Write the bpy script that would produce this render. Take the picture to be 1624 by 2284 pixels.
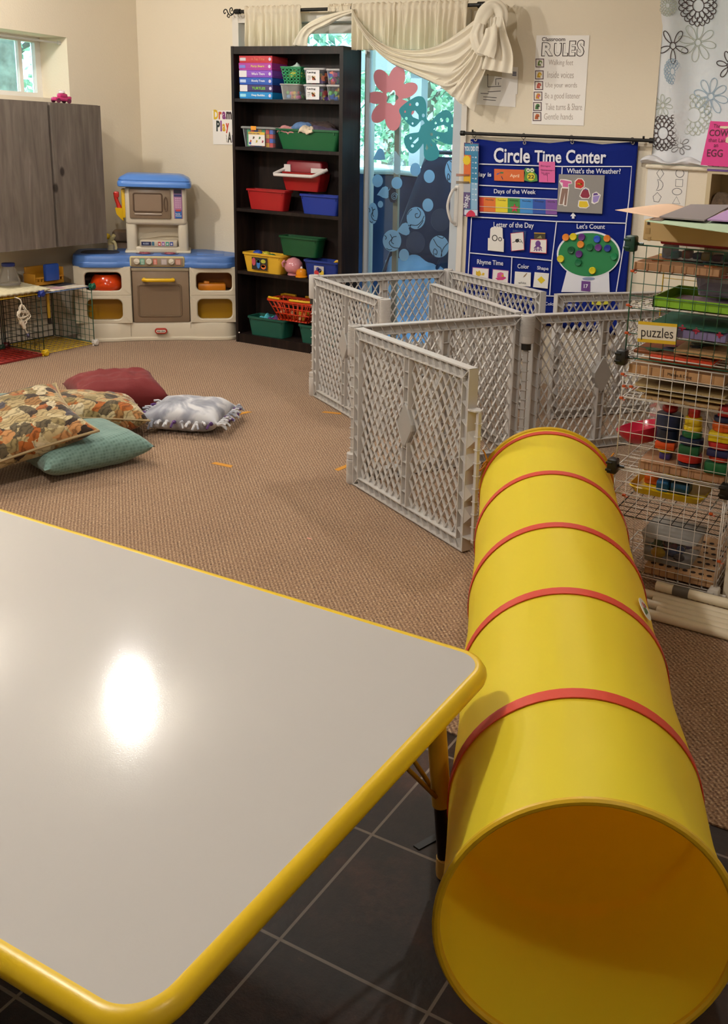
import bpy, bmesh, math, random
from math import sin, cos, pi, radians, sqrt, atan2
from mathutils import Vector, Matrix, noise
random.seed(7)
S = bpy.context.scene
COL = S.collection
for o in list(bpy.data.objects): bpy.data.objects.remove(o)
# ------------------------------------------------------------------ camera
W, H = 1624.0, 2284.0
F, PX, PY, PITCH, ROLL, YAW, EYE = 2110.28, 1050.0, 850.0, 0.2477, 0.04369, -0.4585, 1.38
def _cam_rows():
    fwd = Vector((0, cos(PITCH), -sin(PITCH))); right = Vector((1, 0, 0)); up = right.cross(fwd)
    rr = right*cos(ROLL) + up*sin(ROLL); uu = up*cos(ROLL) - right*sin(ROLL)
    Rz = Matrix.Rotation(-YAW, 3, 'Z')
    return Rz @ rr, Rz @ uu, Rz @ fwd
CR, CU, CF = _cam_rows()
CAM = Vector((0, 0, EYE))
def ray(x, y): return CR*((x-PX)/F) - CU*((y-PY)/F) + CF
def Zp(x, y, z=0.0):
    d = ray(x, y); return CAM + d*((z-EYE)/d.z)
def Yp(x, y, Y):
    d = ray(x, y); return CAM + d*(Y/d.y)
def Xp(x, y, X):
    d = ray(x, y); return CAM + d*(X/d.x)
cd = bpy.data.cameras.new('camera'); cam = bpy.data.objects.new('camera', cd); COL.objects.link(cam)
cd.sensor_fit = 'AUTO'; cd.sensor_width = 36.0; cd.lens = F/H*36.0
cd.shift_x = (W/2-PX)/H; cd.shift_y = (PY-H/2)/H
cd.clip_start = 0.02; cd.clip_end = 200
m4 = Matrix((CR, CU, -CF)).transposed().to_4x4(); m4.translation = CAM
cam.matrix_world = m4
S.camera = cam
# ------------------------------------------------------------------ world, lights, exposure
vs = S.view_settings
vs.view_transform = 'Standard'; vs.look = 'None'; vs.gamma = 1.0; vs.use_curve_mapping = False
vs.exposure = EXPOSURE = 0.0
wd = bpy.data.worlds.new('world'); S.world = wd; wd.use_nodes = True
nt = wd.node_tree; bg = nt.nodes['Background']
sky = nt.nodes.new('ShaderNodeTexSky'); sky.sky_type = 'HOSEK_WILKIE'; sky.turbidity = 4.0; sky.ground_albedo = 0.4
sky.sun_direction = Vector((-0.3, 0.5, 0.8)).normalized()
mixw = nt.nodes.new('ShaderNodeMixRGB'); mixw.inputs['Fac'].default_value = 0.6; mixw.inputs['Color2'].default_value = (0.42, 0.80, 1.0, 1)
nt.links.new(sky.outputs['Color'], mixw.inputs['Color1']); nt.links.new(mixw.outputs['Color'], bg.inputs['Color'])
bg.inputs['Strength'].default_value = 4.2
WARM = (1.0, 0.965, 0.915)
def lamp(name, loc, power, radius, color=WARM):
    l = bpy.data.lights.new(name, 'POINT'); l.energy = power; l.color = color; l.shadow_soft_size = radius
    o = bpy.data.objects.new(name, l); o.location = loc; COL.objects.link(o); return o
lamp('ceiling_lamp_and_fill', (-3.32, 3.04, 2.36), 38, 0.04)
lamp('ceiling_lamp_and_fill', (-4.62, 2.90, 2.38), 66, 0.07)  # added fill that brightens the left wall and corner, no known fixture
lamp('ceiling_lamp_and_fill', (0.80, 0.70, 2.36), 17, 0.07)
lamp('ceiling_lamp_and_fill', (-1.95, 0.75, 2.36), 86, 0.07)  # extra fill put in to lift the table and tunnel, not a known lamp
def downlight(loc, power, cone, radius=0.045):
    l = bpy.data.lights.new('ceiling_downlight', 'SPOT'); l.energy = power; l.color = WARM; l.shadow_soft_size = radius; l.spot_size = radians(cone); l.spot_blend = 0.8
    o = bpy.data.objects.new('ceiling_downlight', l); o.location = loc; COL.objects.link(o); return o
downlight((-1.40, 3.68, 2.40), 52, 158)
sun = bpy.data.lights.new('sun', 'SUN'); sun.energy = 12; sun.color = (0.66, 0.93, 1.0); sun.angle = radians(3)
so = bpy.data.objects.new('sun', sun); COL.objects.link(so)
so.rotation_euler = Vector((-0.35, -0.45, 0.85)).to_track_quat('Z', 'Y').to_euler()
# ------------------------------------------------------------------ materials
MC = {}
def lin(c): return c/12.92 if c <= 0.04045 else ((c+0.055)/1.055)**2.4
def rgb(h):
    h = h.lstrip('#'); return tuple(lin(int(h[i:i+2], 16)/255.0) for i in (0, 2, 4)) + (1.0,)
def mat(h, rough=0.5, metal=0.0, spec=0.5, bump=0.0, bscale=60.0, var=0.0, vscale=8.0, trans=0.0, sheen=0.0, alpha=1.0, coat=0.0, emit=0.0, name=None):
    key = (h, rough, metal, spec, bump, bscale, var, vscale, trans, sheen, alpha, coat, emit)
    if key in MC: return MC[key]
    m = bpy.data.materials.new(name or ('mat_'+h.strip('#'))); m.use_nodes = True
    t = m.node_tree; b = t.nodes['Principled BSDF']
    b.inputs['Base Color'].default_value = rgb(h); b.inputs['Roughness'].default_value = rough; b.inputs['Metallic'].default_value = metal
    b.inputs['Specular IOR Level'].default_value = spec; b.inputs['Transmission Weight'].default_value = trans
    b.inputs['Sheen Weight'].default_value = sheen; b.inputs['Alpha'].default_value = alpha; b.inputs['Coat Weight'].default_value = coat
    if emit > 0:
        b.inputs['Emission Color'].default_value = rgb(h); b.inputs['Emission Strength'].default_value = emit
    if bump > 0 or var > 0:
        tc = t.nodes.new('ShaderNodeTexCoord')
        if bump > 0:
            n = t.nodes.new('ShaderNodeTexNoise'); n.inputs['Scale'].default_value = bscale; n.inputs['Detail'].default_value = 4
            bp = t.nodes.new('ShaderNodeBump'); bp.inputs['Strength'].default_value = bump; bp.inputs['Distance'].default_value = 0.01
            t.links.new(tc.outputs['Object'], n.inputs['Vector']); t.links.new(n.outputs['Fac'], bp.inputs['Height']); t.links.new(bp.outputs['Normal'], b.inputs['Normal'])
        if var > 0:
            n2 = t.nodes.new('ShaderNodeTexNoise'); n2.inputs['Scale'].default_value = vscale; n2.inputs['Detail'].default_value = 5
            hs = t.nodes.new('ShaderNodeMapRange'); hs.inputs['From Min'].default_value = 0.25; hs.inputs['From Max'].default_value = 0.75
            hs.inputs['To Min'].default_value = 1-var; hs.inputs['To Max'].default_value = 1+var
            mx = t.nodes.new('ShaderNodeMixRGB'); mx.blend_type = 'MULTIPLY'; mx.inputs['Fac'].default_value = 1; mx.inputs['Color1'].default_value = rgb(h)
            t.links.new(tc.outputs['Object'], n2.inputs['Vector']); t.links.new(n2.outputs['Fac'], hs.inputs['Value']); t.links.new(hs.outputs['Result'], mx.inputs['Color2']); t.links.new(mx.outputs['Color'], b.inputs['Base Color'])
    MC[key] = m; return m
def nodemat(name):
    m = bpy.data.materials.new(name); m.use_nodes = True; t = m.node_tree
    return m, t, t.nodes['Principled BSDF']
def N(t, typ, **kw):
    n = t.nodes.new(typ)
    for k, v in kw.items():
        if k in n.inputs: n.inputs[k].default_value = v
        else: setattr(n, k, v)
    return n
def ramp(t, stops):
    r = t.nodes.new('ShaderNodeValToRGB'); e = r.color_ramp.elements
    while len(e) > 1: e.remove(e[-1])
    e[0].position = stops[0][0]; e[0].color = rgb(stops[0][1])
    for p, c in stops[1:]:
        x = e.new(p); x.color = rgb(c)
    return r
def plastic(h, rough=0.38): return mat(h, rough, bump=0.02, bscale=220)
def clear(h='#e8ecf0', op=0.18, rough=0.15):
    key = ('clear', h, op, rough)
    if key in MC: return MC[key]
    m = bpy.data.materials.new('clear_plastic'); m.use_nodes = True; t = m.node_tree
    for n in list(t.nodes): t.nodes.remove(n)
    out = t.nodes.new('ShaderNodeOutputMaterial'); tr = t.nodes.new('ShaderNodeBsdfTransparent'); tr.inputs['Color'].default_value = (0.96, 0.97, 0.98, 1)
    df = t.nodes.new('ShaderNodeBsdfPrincipled'); df.inputs['Base Color'].default_value = rgb(h); df.inputs['Roughness'].default_value = rough
    mx = t.nodes.new('ShaderNodeMixShader'); fr = t.nodes.new('ShaderNodeFresnel'); fr.inputs['IOR'].default_value = 1.18
    ad = t.nodes.new('ShaderNodeMath'); ad.operation = 'ADD'; ad.inputs[1].default_value = op; ad.use_clamp = True
    t.links.new(fr.outputs[0], ad.inputs[0]); t.links.new(ad.outputs[0], mx.inputs[0]); t.links.new(tr.outputs[0], mx.inputs[1]); t.links.new(df.outputs[0], mx.inputs[2]); t.links.new(mx.outputs[0], out.inputs[0])
    MC[key] = m; return m
def cloth_translucent(h, fac=0.35, bump=0.05):
    key = ('tl', h, fac)
    if key in MC: return MC[key]
    m, t, b = nodemat('thin_cloth'); b.inputs['Base Color'].default_value = rgb(h); b.inputs['Roughness'].default_value = 0.85; b.inputs['Specular IOR Level'].default_value = 0.15
    tl = N(t, 'ShaderNodeBsdfTranslucent'); tl.inputs['Color'].default_value = rgb(h)
    mx = N(t, 'ShaderNodeMixShader'); mx.inputs[0].default_value = fac
    out = t.nodes['Material Output']
    t.links.new(b.outputs[0], mx.inputs[1]); t.links.new(tl.outputs[0], mx.inputs[2]); t.links.new(mx.outputs[0], out.inputs[0])
    tc = N(t, 'ShaderNodeTexCoord'); n = N(t, 'ShaderNodeTexNoise', Scale=350.0); bp = N(t, 'ShaderNodeBump', Strength=bump, Distance=0.002)
    t.links.new(tc.outputs['Object'], n.inputs['Vector']); t.links.new(n.outputs['Fac'], bp.inputs['Height']); t.links.new(bp.outputs['Normal'], b.inputs['Normal'])
    MC[key] = m; return m
# ------------------------------------------------------------------ mesh helpers
def V(*a): return Vector(a)
class MB:
    def __init__(s): s.bm = bmesh.new(); s.M = Matrix(); s.mi = 0
    def vv(s, p): return s.bm.verts.new(s.M @ Vector(p))
    def face(s, vs, mi=None):
        try:
            f = s.bm.faces.new(vs); f.material_index = s.mi if mi is None else mi; return f
        except ValueError: return None
    def quad(s, a, b, c, d): return s.face([s.vv(a), s.vv(b), s.vv(c), s.vv(d)])
    def poly(s, pts): return s.face([s.vv(p) for p in pts])
    def box(s, x0, x1, y0, y1, z0, z1):
        v = [s.vv((x, y, z)) for z in (z0, z1) for y in (y0, y1) for x in (x0, x1)]
        for f in ((0, 2, 3, 1), (4, 5, 7, 6), (0, 1, 5, 4), (2, 6, 7, 3), (0, 4, 6, 2), (1, 3, 7, 5)): s.face([v[i] for i in f])
        return s
    def rbox(s, x0, x1, y0, y1, z0, z1, r=0.01, seg=2):
        t = bmesh.new(); bmesh.ops.create_cube(t, size=1)
        bmesh.ops.scale(t, verts=t.verts, vec=(x1-x0, y1-y0, z1-z0)); bmesh.ops.translate(t, verts=t.verts, vec=((x0+x1)/2, (y0+y1)/2, (z0+z1)/2))
        r = min(r, abs(x1-x0)*.49, abs(y1-y0)*.49, abs(z1-z0)*.49)
        bmesh.ops.bevel(t, geom=list(t.edges), offset=r, segments=seg, profile=0.5, affect='EDGES')
        s.merge(t); return s
    def merge(s, t):
        mp = {v: s.vv(v.co) for v in t.verts}
        for f in t.faces: s.face([mp[v] for v in f.verts])
        t.free()
    def loft(s, loops, cap0=True, cap1=True, closed=True, ring=False):
        L = [[s.vv(p) for p in lp] for lp in loops]; n = len(L[0])
        R = range(len(L)) if ring else range(len(L)-1)
        for i in R:
            A, B = L[i], L[(i+1) % len(L)]
            for j in range(n if closed else n-1):
                k = (j+1) % n; s.face([A[j], A[k], B[k], B[j]])
        if cap0 and not ring: s.face(list(reversed(L[0])))
        if cap1 and not ring: s.face(L[-1])
        return s
    def cyl(s, p, q, r, n=12, r2=None, caps=True):
        p, q = Vector(p), Vector(q); d = (q-p).normalized(); a = d.orthogonal().normalized(); b = d.cross(a); r2 = r if r2 is None else r2
        lp = lambda c, rr: [c + (a*cos(2*pi*i/n) + b*sin(2*pi*i/n))*rr for i in range(n)]
        return s.loft([lp(p, r), lp(q, r2)], caps, caps)
    def tube(s, pts, r, n=8, closed=False, caps=True):
        P = [Vector(p) for p in pts]; m = len(P); loops = []; prev = None
        for i in range(m):
            if closed: d = (P[(i+1) % m]-P[i-1])
            else: d = P[min(i+1, m-1)]-P[max(i-1, 0)]
            d = d.normalized() if d.length > 1e-9 else Vector((0, 0, 1))
            a = d.orthogonal().normalized() if prev is None else (prev - d*prev.dot(d))
            a = a.normalized() if a.length > 1e-6 else d.orthogonal().normalized(); prev = a; b = d.cross(a)
            rr = r(i/(m-1)) if callable(r) else r
            loops.append([P[i] + (a*cos(2*pi*k/n)+b*sin(2*pi*k/n))*rr for k in range(n)])
        return s.loft(loops, caps, caps, ring=closed)
    def lathe(s, prof, c=(0, 0, 0), n=24, axis='Z', sx=1.0, sy=1.0):
        loops = []
        for r, z in prof:
            lp = []
            for i in range(n):
                a = 2*pi*i/n; x, y = r*cos(a)*sx, r*sin(a)*sy
                if axis == 'Z': lp.append((c[0]+x, c[1]+y, c[2]+z))
                elif axis == 'Y': lp.append((c[0]+x, c[1]+z, c[2]+y))
                else: lp.append((c[0]+z, c[1]+x, c[2]+y))
            loops.append(lp)
        return s.loft(loops)
    def sph(s, c, r, sx=1, sy=1, sz=1, n=14):
        m = n//2; prof = [(max(r*sin(pi*i/m), 1e-5), -r*cos(pi*i/m)*sz) for i in range(m+1)]
        return s.lathe(prof, c, n, sx=sx, sy=sy)
    def prism(s, pts, d):
        """closed outline (3D points in one plane) given thickness along vector d"""
        d = Vector(d); A = [s.vv(p) for p in pts]; B = [s.vv(Vector(p)+d) for p in pts]; n = len(A)
        s.face(list(reversed(A))); s.face(B)
        for i in range(n):
            k = (i+1) % n; s.face([A[i], A[k], B[k], B[i]])
        return s
    def strip(s, p, q, w, nrm=(0, -1, 0), t=0.0012):
        p, q = Vector(p), Vector(q); nn = Vector(nrm); side = (q-p).cross(nn).normalized()*(w/2)
        return s.prism([p-side, q-side, q+side, p+side], nn*t)
    def line(s, pts, w, nrm=(0, -1, 0), t=0.0012, closed=False):
        P = [Vector(p) for p in pts]
        if closed: P = P+[P[0]]
        nn = Vector(nrm); A = []; m = len(P)
        for i in range(m):
            if closed: d = P[(i+1) % (m-1)]-P[(i-1) % (m-1)]
            else: d = P[min(i+1, m-1)]-P[max(i-1, 0)]
            sd = d.cross(nn)
            sd = sd.normalized()*(w/2) if sd.length > 1e-9 else Vector((0, 0, w/2))
            A.append((P[i]-sd, P[i]+sd))
        for i in range(m-1):
            (a, b), (c, e) = A[i], A[i+1]
            v = [s.vv(x) for x in (a, b, e, c)]; u = [s.vv(x+nn*t) for x in (a, b, e, c)]
            s.face(u)
            for j in range(4):
                k = (j+1) % 4; s.face([v[j], v[k], u[k], u[j]])
        return s
    def surf(s, fn, nu, nv):
        G = [[s.vv(fn(i/nu, j/nv)) for j in range(nv+1)] for i in range(nu+1)]
        for i in range(nu):
            for j in range(nv): s.face([G[i][j], G[i+1][j], G[i+1][j+1], G[i][j+1]])
        return s
    def build(s, name, mats, par=None, label=None, cat=None, group=None, kind=None, smooth=True, local=False, angle=38, solid=0.0):
        bm = s.bm
        bmesh.ops.recalc_face_normals(bm, faces=list(bm.faces))
        if par is not None and not local:
            bm.transform(root_matrix(par).inverted())
        loc = None
        if par is None:
            xs = [v.co for v in bm.verts]
            loc = Vector(((min(v.x for v in xs)+max(v.x for v in xs))/2, (min(v.y for v in xs)+max(v.y for v in xs))/2, min(v.z for v in xs)))
            bm.transform(Matrix.Translation(-loc))
        ca = cos(radians(angle))
        for e in bm.edges:
            if len(e.link_faces) == 2: e.smooth = e.link_faces[0].normal.dot(e.link_faces[1].normal) > ca
        me = bpy.data.meshes.new(name); bm.to_mesh(me); bm.free()
        if smooth:
            for p in me.polygons: p.use_smooth = True
        for m in (mats if isinstance(mats, (list, tuple)) else [mats]): me.materials.append(m)
        o = bpy.data.objects.new(name, me); COL.objects.link(o)
        if par is not None: o.parent = par
        else: o.location = loc
        if solid:
            sm = o.modifiers.new('thickness', 'SOLIDIFY'); sm.thickness = solid; sm.offset = 0
        return tag(o, label, cat, group, kind)
def tag(o, label=None, cat=None, group=None, kind=None):
    if label: o['label'] = label
    if cat: o['category'] = cat
    if group: o['group'] = group
    if kind: o['kind'] = kind
    return o
RM = {}
def root_matrix(o):
    while o.parent is not None: o = o.parent
    return Matrix.Translation(o.location) @ o.rotation_euler.to_matrix().to_4x4()
def thing(name, label, cat, loc=(0, 0, 0), rz=0.0, group=None):
    o = bpy.data.objects.new(name, None); o.empty_display_size = 0.05; o.location = loc; o.rotation_euler = (0, 0, rz); COL.objects.link(o)
    return tag(o, label, cat, group)
def dup(root, loc, rz=None, label=None):
    r = root.copy(); COL.objects.link(r); r.location = loc
    if rz is not None: r.rotation_euler = (0, 0, rz)
    if label: r['label'] = label
    for ch in list(root.children):
        c = ch.copy(); COL.objects.link(c); c.parent = r
        for g in list(ch.children):
            d = g.copy(); COL.objects.link(d); d.parent = c
    return r
def rrect(w, d, r, z, cx=0.0, cy=0.0, n=4):
    out = []; r = min(r, w*.499, d*.499)
    for (sx, sy, a0) in ((1, 1, 0), (-1, 1, pi/2), (-1, -1, pi), (1, -1, 1.5*pi)):
        for i in range(n+1):
            a = a0+i*pi/2/n; out.append((cx+sx*(w/2-r)+r*cos(a), cy+sy*(d/2-r)+r*sin(a), z))
    return out
def tub(mb, cx, cy, z0, w, d, h, taper=0.82, r=0.02, t=0.004, lip=0.008, lh=0.012):
    wb, db = w*taper, d*taper
    mb.loft([rrect(wb, db, r, z0, cx, cy), rrect(w, d, r, z0+h-lh, cx, cy), rrect(w+2*lip, d+2*lip, r+lip, z0+h-lh, cx, cy), rrect(w+2*lip, d+2*lip, r+lip, z0+h, cx, cy),
             rrect(w-2*t, d-2*t, r, z0+h, cx, cy), rrect(wb-2*t, db-2*t, r, z0+t, cx, cy)])
    return mb
FONT_CACHE = {}
def text(body, par, p0, u, v, w=None, h=None, m=None, bold=0.0, name='lettering', ex=0.0008, align='L', label=None, shear=0.0, space=1.0):
    """lettering laid on a surface: p0 lower-left corner of the text box, u to the right, v up; fitted to width w and/or height h"""
    cu = bpy.data.curves.new('t', 'FONT'); cu.body = body; cu.size = 1.0; cu.offset = bold; cu.shear = shear; cu.resolution_u = 3; cu.space_character = space
    ob = bpy.data.objects.new('t', cu); COL.objects.link(ob)
    bpy.context.view_layer.update()
    me = bpy.data.meshes.new_from_object(ob.evaluated_get(bpy.context.evaluated_depsgraph_get()))
    bpy.data.objects.remove(ob); bpy.data.curves.remove(cu)
    xs = [q.co.x for q in me.vertices]; ys = [q.co.y for q in me.vertices]
    if not xs: return None
    x0, x1, y0, y1 = min(xs), max(xs), min(ys), max(ys)
    sx = w/(x1-x0) if w else None; sy = h/(y1-y0) if h else None
    sx = sx or sy; sy = sy or sx
    u, v = Vector(u).normalized(), Vector(v).normalized(); nn = u.cross(v)
    bm = bmesh.new(); bm.from_mesh(me); bpy.data.meshes.remove(me)
    off = -(x1-x0)*sx/2 if align == 'C' else 0.0
    for q in bm.verts:
        q.co = Vector(p0) + u*((q.co.x-x0)*sx+off) + v*((q.co.y-y0)*sy)
    r = bmesh.ops.extrude_face_region(bm, geom=list(bm.faces))
    bmesh.ops.translate(bm, verts=[g for g in r['geom'] if isinstance(g, bmesh.types.BMVert)], vec=nn*ex)
    mb = MB(); mb.bm.free(); mb.bm = bm
    return mb.build(name, m, par, smooth=False, label=label)
UX, UZ = Vector((1, 0, 0)), Vector((0, 0, 1))
def circ(c, r, u=UX, v=UZ, n=24, ry=None):
    c = Vector(c); ry = ry or r
    return [c + Vector(u)*(r*cos(2*pi*i/n)) + Vector(v)*(ry*sin(2*pi*i/n)) for i in range(n)]
def spline(P, n=8):
    P = [Vector(p) for p in P]; out = []
    for i in range(len(P)-1):
        a, b, c, d = P[max(i-1, 0)], P[i], P[i+1], P[min(i+2, len(P)-1)]
        for k in range(n):
            t = k/n; out.append(0.5*((2*b)+(c-a)*t+(2*a-5*b+4*c-d)*t*t+(3*b-a-3*c+d)*t**3))
    out.append(P[-1]); return out
def lerp_path(P, t):
    x = t*(len(P)-1); i = min(int(x), len(P)-2); return P[i].lerp(P[i+1], x-i)
# ================================================================== SETTING
YB, XL, CEIL = 5.12, -5.21, 2.46
m_wall = mat('#e3d7c1', 0.9, bump=0.12, bscale=90, spec=0.2)
m_ceil = mat('#ece4d4', 0.9)
m_white = mat('#ddd6cc', 0.45)
def carpet_mat():
    m, t, b = nodemat('carpet'); b.inputs['Roughness'].default_value = 0.95; b.inputs['Specular IOR Level'].default_value = 0.1; b.inputs['Sheen Weight'].default_value = 0.25
    tc = N(t, 'ShaderNodeTexCoord')
    mp = N(t, 'ShaderNodeMapping'); mp.inputs['Rotation'].default_value = (0, 0, radians(-47)); t.links.new(tc.outputs['Object'], mp.inputs['Vector'])
    w = N(t, 'ShaderNodeTexWave', wave_type='BANDS', bands_direction='X', Scale=27.0, Distortion=2.2, Detail=3.0); w.inputs['Detail Scale'].default_value = 5.0
    n = N(t, 'ShaderNodeTexNoise', Scale=150.0, Detail=3.0); v = N(t, 'ShaderNodeTexVoronoi', Scale=170.0)
    n3 = N(t, 'ShaderNodeTexNoise', Scale=2.2, Detail=3.0)
    for q in (w, n, v, n3): t.links.new(mp.outputs['Vector'] if q is not n3 else tc.outputs['Object'], q.inputs['Vector'])
    a1 = N(t, 'ShaderNodeMath', operation='MULTIPLY'); a1.inputs[1].default_value = 0.21; t.links.new(w.outputs['Fac'], a1.inputs[0])
    a2 = N(t, 'ShaderNodeMath', operation='MULTIPLY_ADD'); a2.inputs[1].default_value = 0.95; t.links.new(n.outputs['Fac'], a2.inputs[0]); t.links.new(a1.outputs[0], a2.inputs[2])
    a3 = N(t, 'ShaderNodeMath', operation='MULTIPLY_ADD'); a3.inputs[1].default_value = 0.12; t.links.new(n3.outputs['Fac'], a3.inputs[0]); t.links.new(a2.outputs[0], a3.inputs[2])
    r = ramp(t, [(0.38, '#553c2b'), (0.58, '#8a6a50'), (0.76, '#a98a6c'), (0.96, '#d8bf9c')])
    t.links.new(a3.outputs[0], r.inputs['Fac']); t.links.new(r.outputs['Color'], b.inputs['Base Color'])
    bp = N(t, 'ShaderNodeBump', Strength=0.7, Distance=0.006); t.links.new(a3.outputs[0], bp.inputs['Height']); t.links.new(bp.outputs['Normal'], b.inputs['Normal'])
    return m
def slate_mat():
    m, t, b = nodemat('slate_tile')
    tc = N(t, 'ShaderNodeTexCoord'); mp = N(t, 'ShaderNodeMapping'); mp.inputs['Location'].default_value = (0.875+0.301*20, -1.107+0.301*20, 0); mp.inputs['Scale'].default_value = (1, 1, 1)
    t.links.new(tc.outputs['Object'], mp.inputs['Vector'])
    br = N(t, 'ShaderNodeTexBrick', offset=0.0, squash=1.0); br.inputs['Scale'].default_value = 1.0; br.inputs['Brick Width'].default_value = 0.301; br.inputs['Row Height'].default_value = 0.301
    br.inputs['Mortar Size'].default_value = 0.0035; br.inputs['Mortar Smooth'].default_value = 0.3; br.inputs['Color1'].default_value = (0, 0, 0, 1); br.inputs['Color2'].default_value = (1, 1, 1, 1); br.inputs['Mortar'].default_value = (0.5, 0.5, 0.5, 1)
    t.links.new(mp.outputs['Vector'], br.inputs['Vector'])
    n1 = N(t, 'ShaderNodeTexNoise', Scale=5.0, Detail=8.0, Roughness=0.65); n2 = N(t, 'ShaderNodeTexNoise', Scale=60.0, Detail=6.0, Roughness=0.7)
    for q in (n1, n2): t.links.new(tc.outputs['Object'], q.inputs['Vector'])
    r1 = ramp(t, [(0.30, '#271a13'), (0.5, '#3c281e'), (0.62, '#573527'), (0.74, '#43322a')]); t.links.new(n1.outputs['Fac'], r1.inputs['Fac'])
    r2 = ramp(t, [(0.35, '#5a5a5a'), (0.66, '#8c8c8c'), (0.74, '#f4f4f4')]); t.links.new(n2.outputs['Fac'], r2.inputs['Fac'])
    mx = N(t, 'ShaderNodeMixRGB', blend_type='OVERLAY'); mx.inputs['Fac'].default_value = 0.8; t.links.new(r1.outputs['Color'], mx.inputs['Color1']); t.links.new(r2.outputs['Color'], mx.inputs['Color2'])
    tv = N(t, 'ShaderNodeMixRGB', blend_type='MULTIPLY'); tv.inputs['Fac'].default_value = 0.35; t.links.new(mx.outputs['Color'], tv.inputs['Color1']); t.links.new(br.outputs['Color'], tv.inputs['Color2'])
    mm = N(t, 'ShaderNodeMixRGB'); mm.inputs['Color2'].default_value = rgb('#7a6d63'); t.links.new(br.outputs['Fac'], mm.inputs['Fac']); t.links.new(tv.outputs['Color'], mm.inputs['Color1'])
    t.links.new(mm.outputs['Color'], b.inputs['Base Color']); b.inputs['Roughness'].default_value = 0.5; b.inputs['Specular IOR Level'].default_value = 0.35
    bp = N(t, 'ShaderNodeBump', Strength=0.35, Distance=0.004); t.links.new(n2.outputs['Fac'], bp.inputs['Height']); t.links.new(bp.outputs['Normal'], b.inputs['Normal'])
    return m
MB().box(XL-.3, 2.6, 1.79, YB+.02, -0.06, 0.0).build('floor', carpet_mat(), kind='structure', smooth=False)
f2 = MB().box(XL-.3, 2.6, -3.0, 1.79, -0.06, -0.004).build('floor', slate_mat(), kind='structure', smooth=False)
f2.data.transform(Matrix.Translation(f2.location)); f2.location = (0, 0, 0)
MB().box(XL-.3, 2.6, -3.0, YB+.3, CEIL, CEIL+.1).build('ceiling', m_ceil, kind='structure', smooth=False)
# left wall with the deep window
WY0, WY1, WZ0, WZ1 = 2.9, 4.52, 1.534, 1.915
w = MB()
w.box(XL-.26, XL, -3.0, WY0, 0, CEIL).box(XL-.26, XL, WY1, YB+.3, 0, CEIL).box(XL-.26, XL, WY0, WY1, 0, WZ0).box(XL-.26, XL, WY0, WY1, WZ1, CEIL)
w.build('wall_left', m_wall, kind='structure', smooth=False)
# back wall with sliding door opening and window niche
DX0, DX1, DZ1 = -4.36, Yp(1044, 245, YB).x, 2.11
NX0, NX1, NZ0, NZ1 = -1.50, 0.5, 1.300, 2.34
w = MB()
w.box(XL-.1, DX0, YB, YB+.26, 0, CEIL).box(DX0, DX1, YB, YB+.26, DZ1, CEIL).box(DX1, NX0, YB, YB+.26, 0, CEIL).box(NX0, NX1, YB, YB+.26, 0, NZ0).box(NX0, NX1, YB, YB+.26, NZ1, CEIL).box(NX1, 2.6, YB, YB+.26, 0, CEIL)
w.build('wall_back', m_wall, kind='structure', smooth=False)
MB().box(2.5, 2.7, -3.0, YB+.2, 0, CEIL).build('wall_right', m_wall, kind='structure', smooth=False)
MB().box(XL-.26, 2.7, -3.2, -3.0, 0, CEIL).build('wall_front', m_wall, kind='structure', smooth=False)
MB().box(-0.478, 0.5, 2.845, 3.0, 0, CEIL).build('wall_middle', m_wall, kind='structure', smooth=False)
m_base = mat('#e0d6c4', 0.5)
MB().box(DX1+.002, 2.4, YB-.014, YB, 0, 0.085).box(DX1+.002, 2.4, YB-.009, YB, 0.085, 0.095).build('baseboard_back', m_base, kind='structure', smooth=False)
MB().box(XL, XL+.014, -2.9, YB-.02, 0, 0.085).box(XL, XL+.009, -2.9, YB-.02, .085, .095).build('baseboard_left', m_base, kind='structure', smooth=False)
MB().rbox(NX0-.025, NX1, YB-.022, YB+.22, NZ0-.02, NZ0+.004, .011, 3).build('trim_1', m_wall, kind='structure')
def glass_mat(tint=(0.97, 0.99, 1.0)):
    m = bpy.data.materials.new('window_glass'); m.use_nodes = True; t = m.node_tree
    for n in list(t.nodes): t.nodes.remove(n)
    out = N(t, 'ShaderNodeOutputMaterial'); tr = N(t, 'ShaderNodeBsdfTransparent'); tr.inputs['Color'].default_value = tint+(1,)
    g = N(t, 'ShaderNodeBsdfGlossy'); g.inputs['Roughness'].default_value = 0.02; fr = N(t, 'ShaderNodeFresnel'); fr.inputs['IOR'].default_value = 1.45
    mx = N(t, 'ShaderNodeMixShader'); t.links.new(fr.outputs[0], mx.inputs[0]); t.links.new(tr.outputs[0], mx.inputs[1]); t.links.new(g.outputs[0], mx.inputs[2]); t.links.new(mx.outputs[0], out.inputs[0])
    return m
m_glass = glass_mat()
m_vinyl = mat('#e6e2dc', 0.4)
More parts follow.
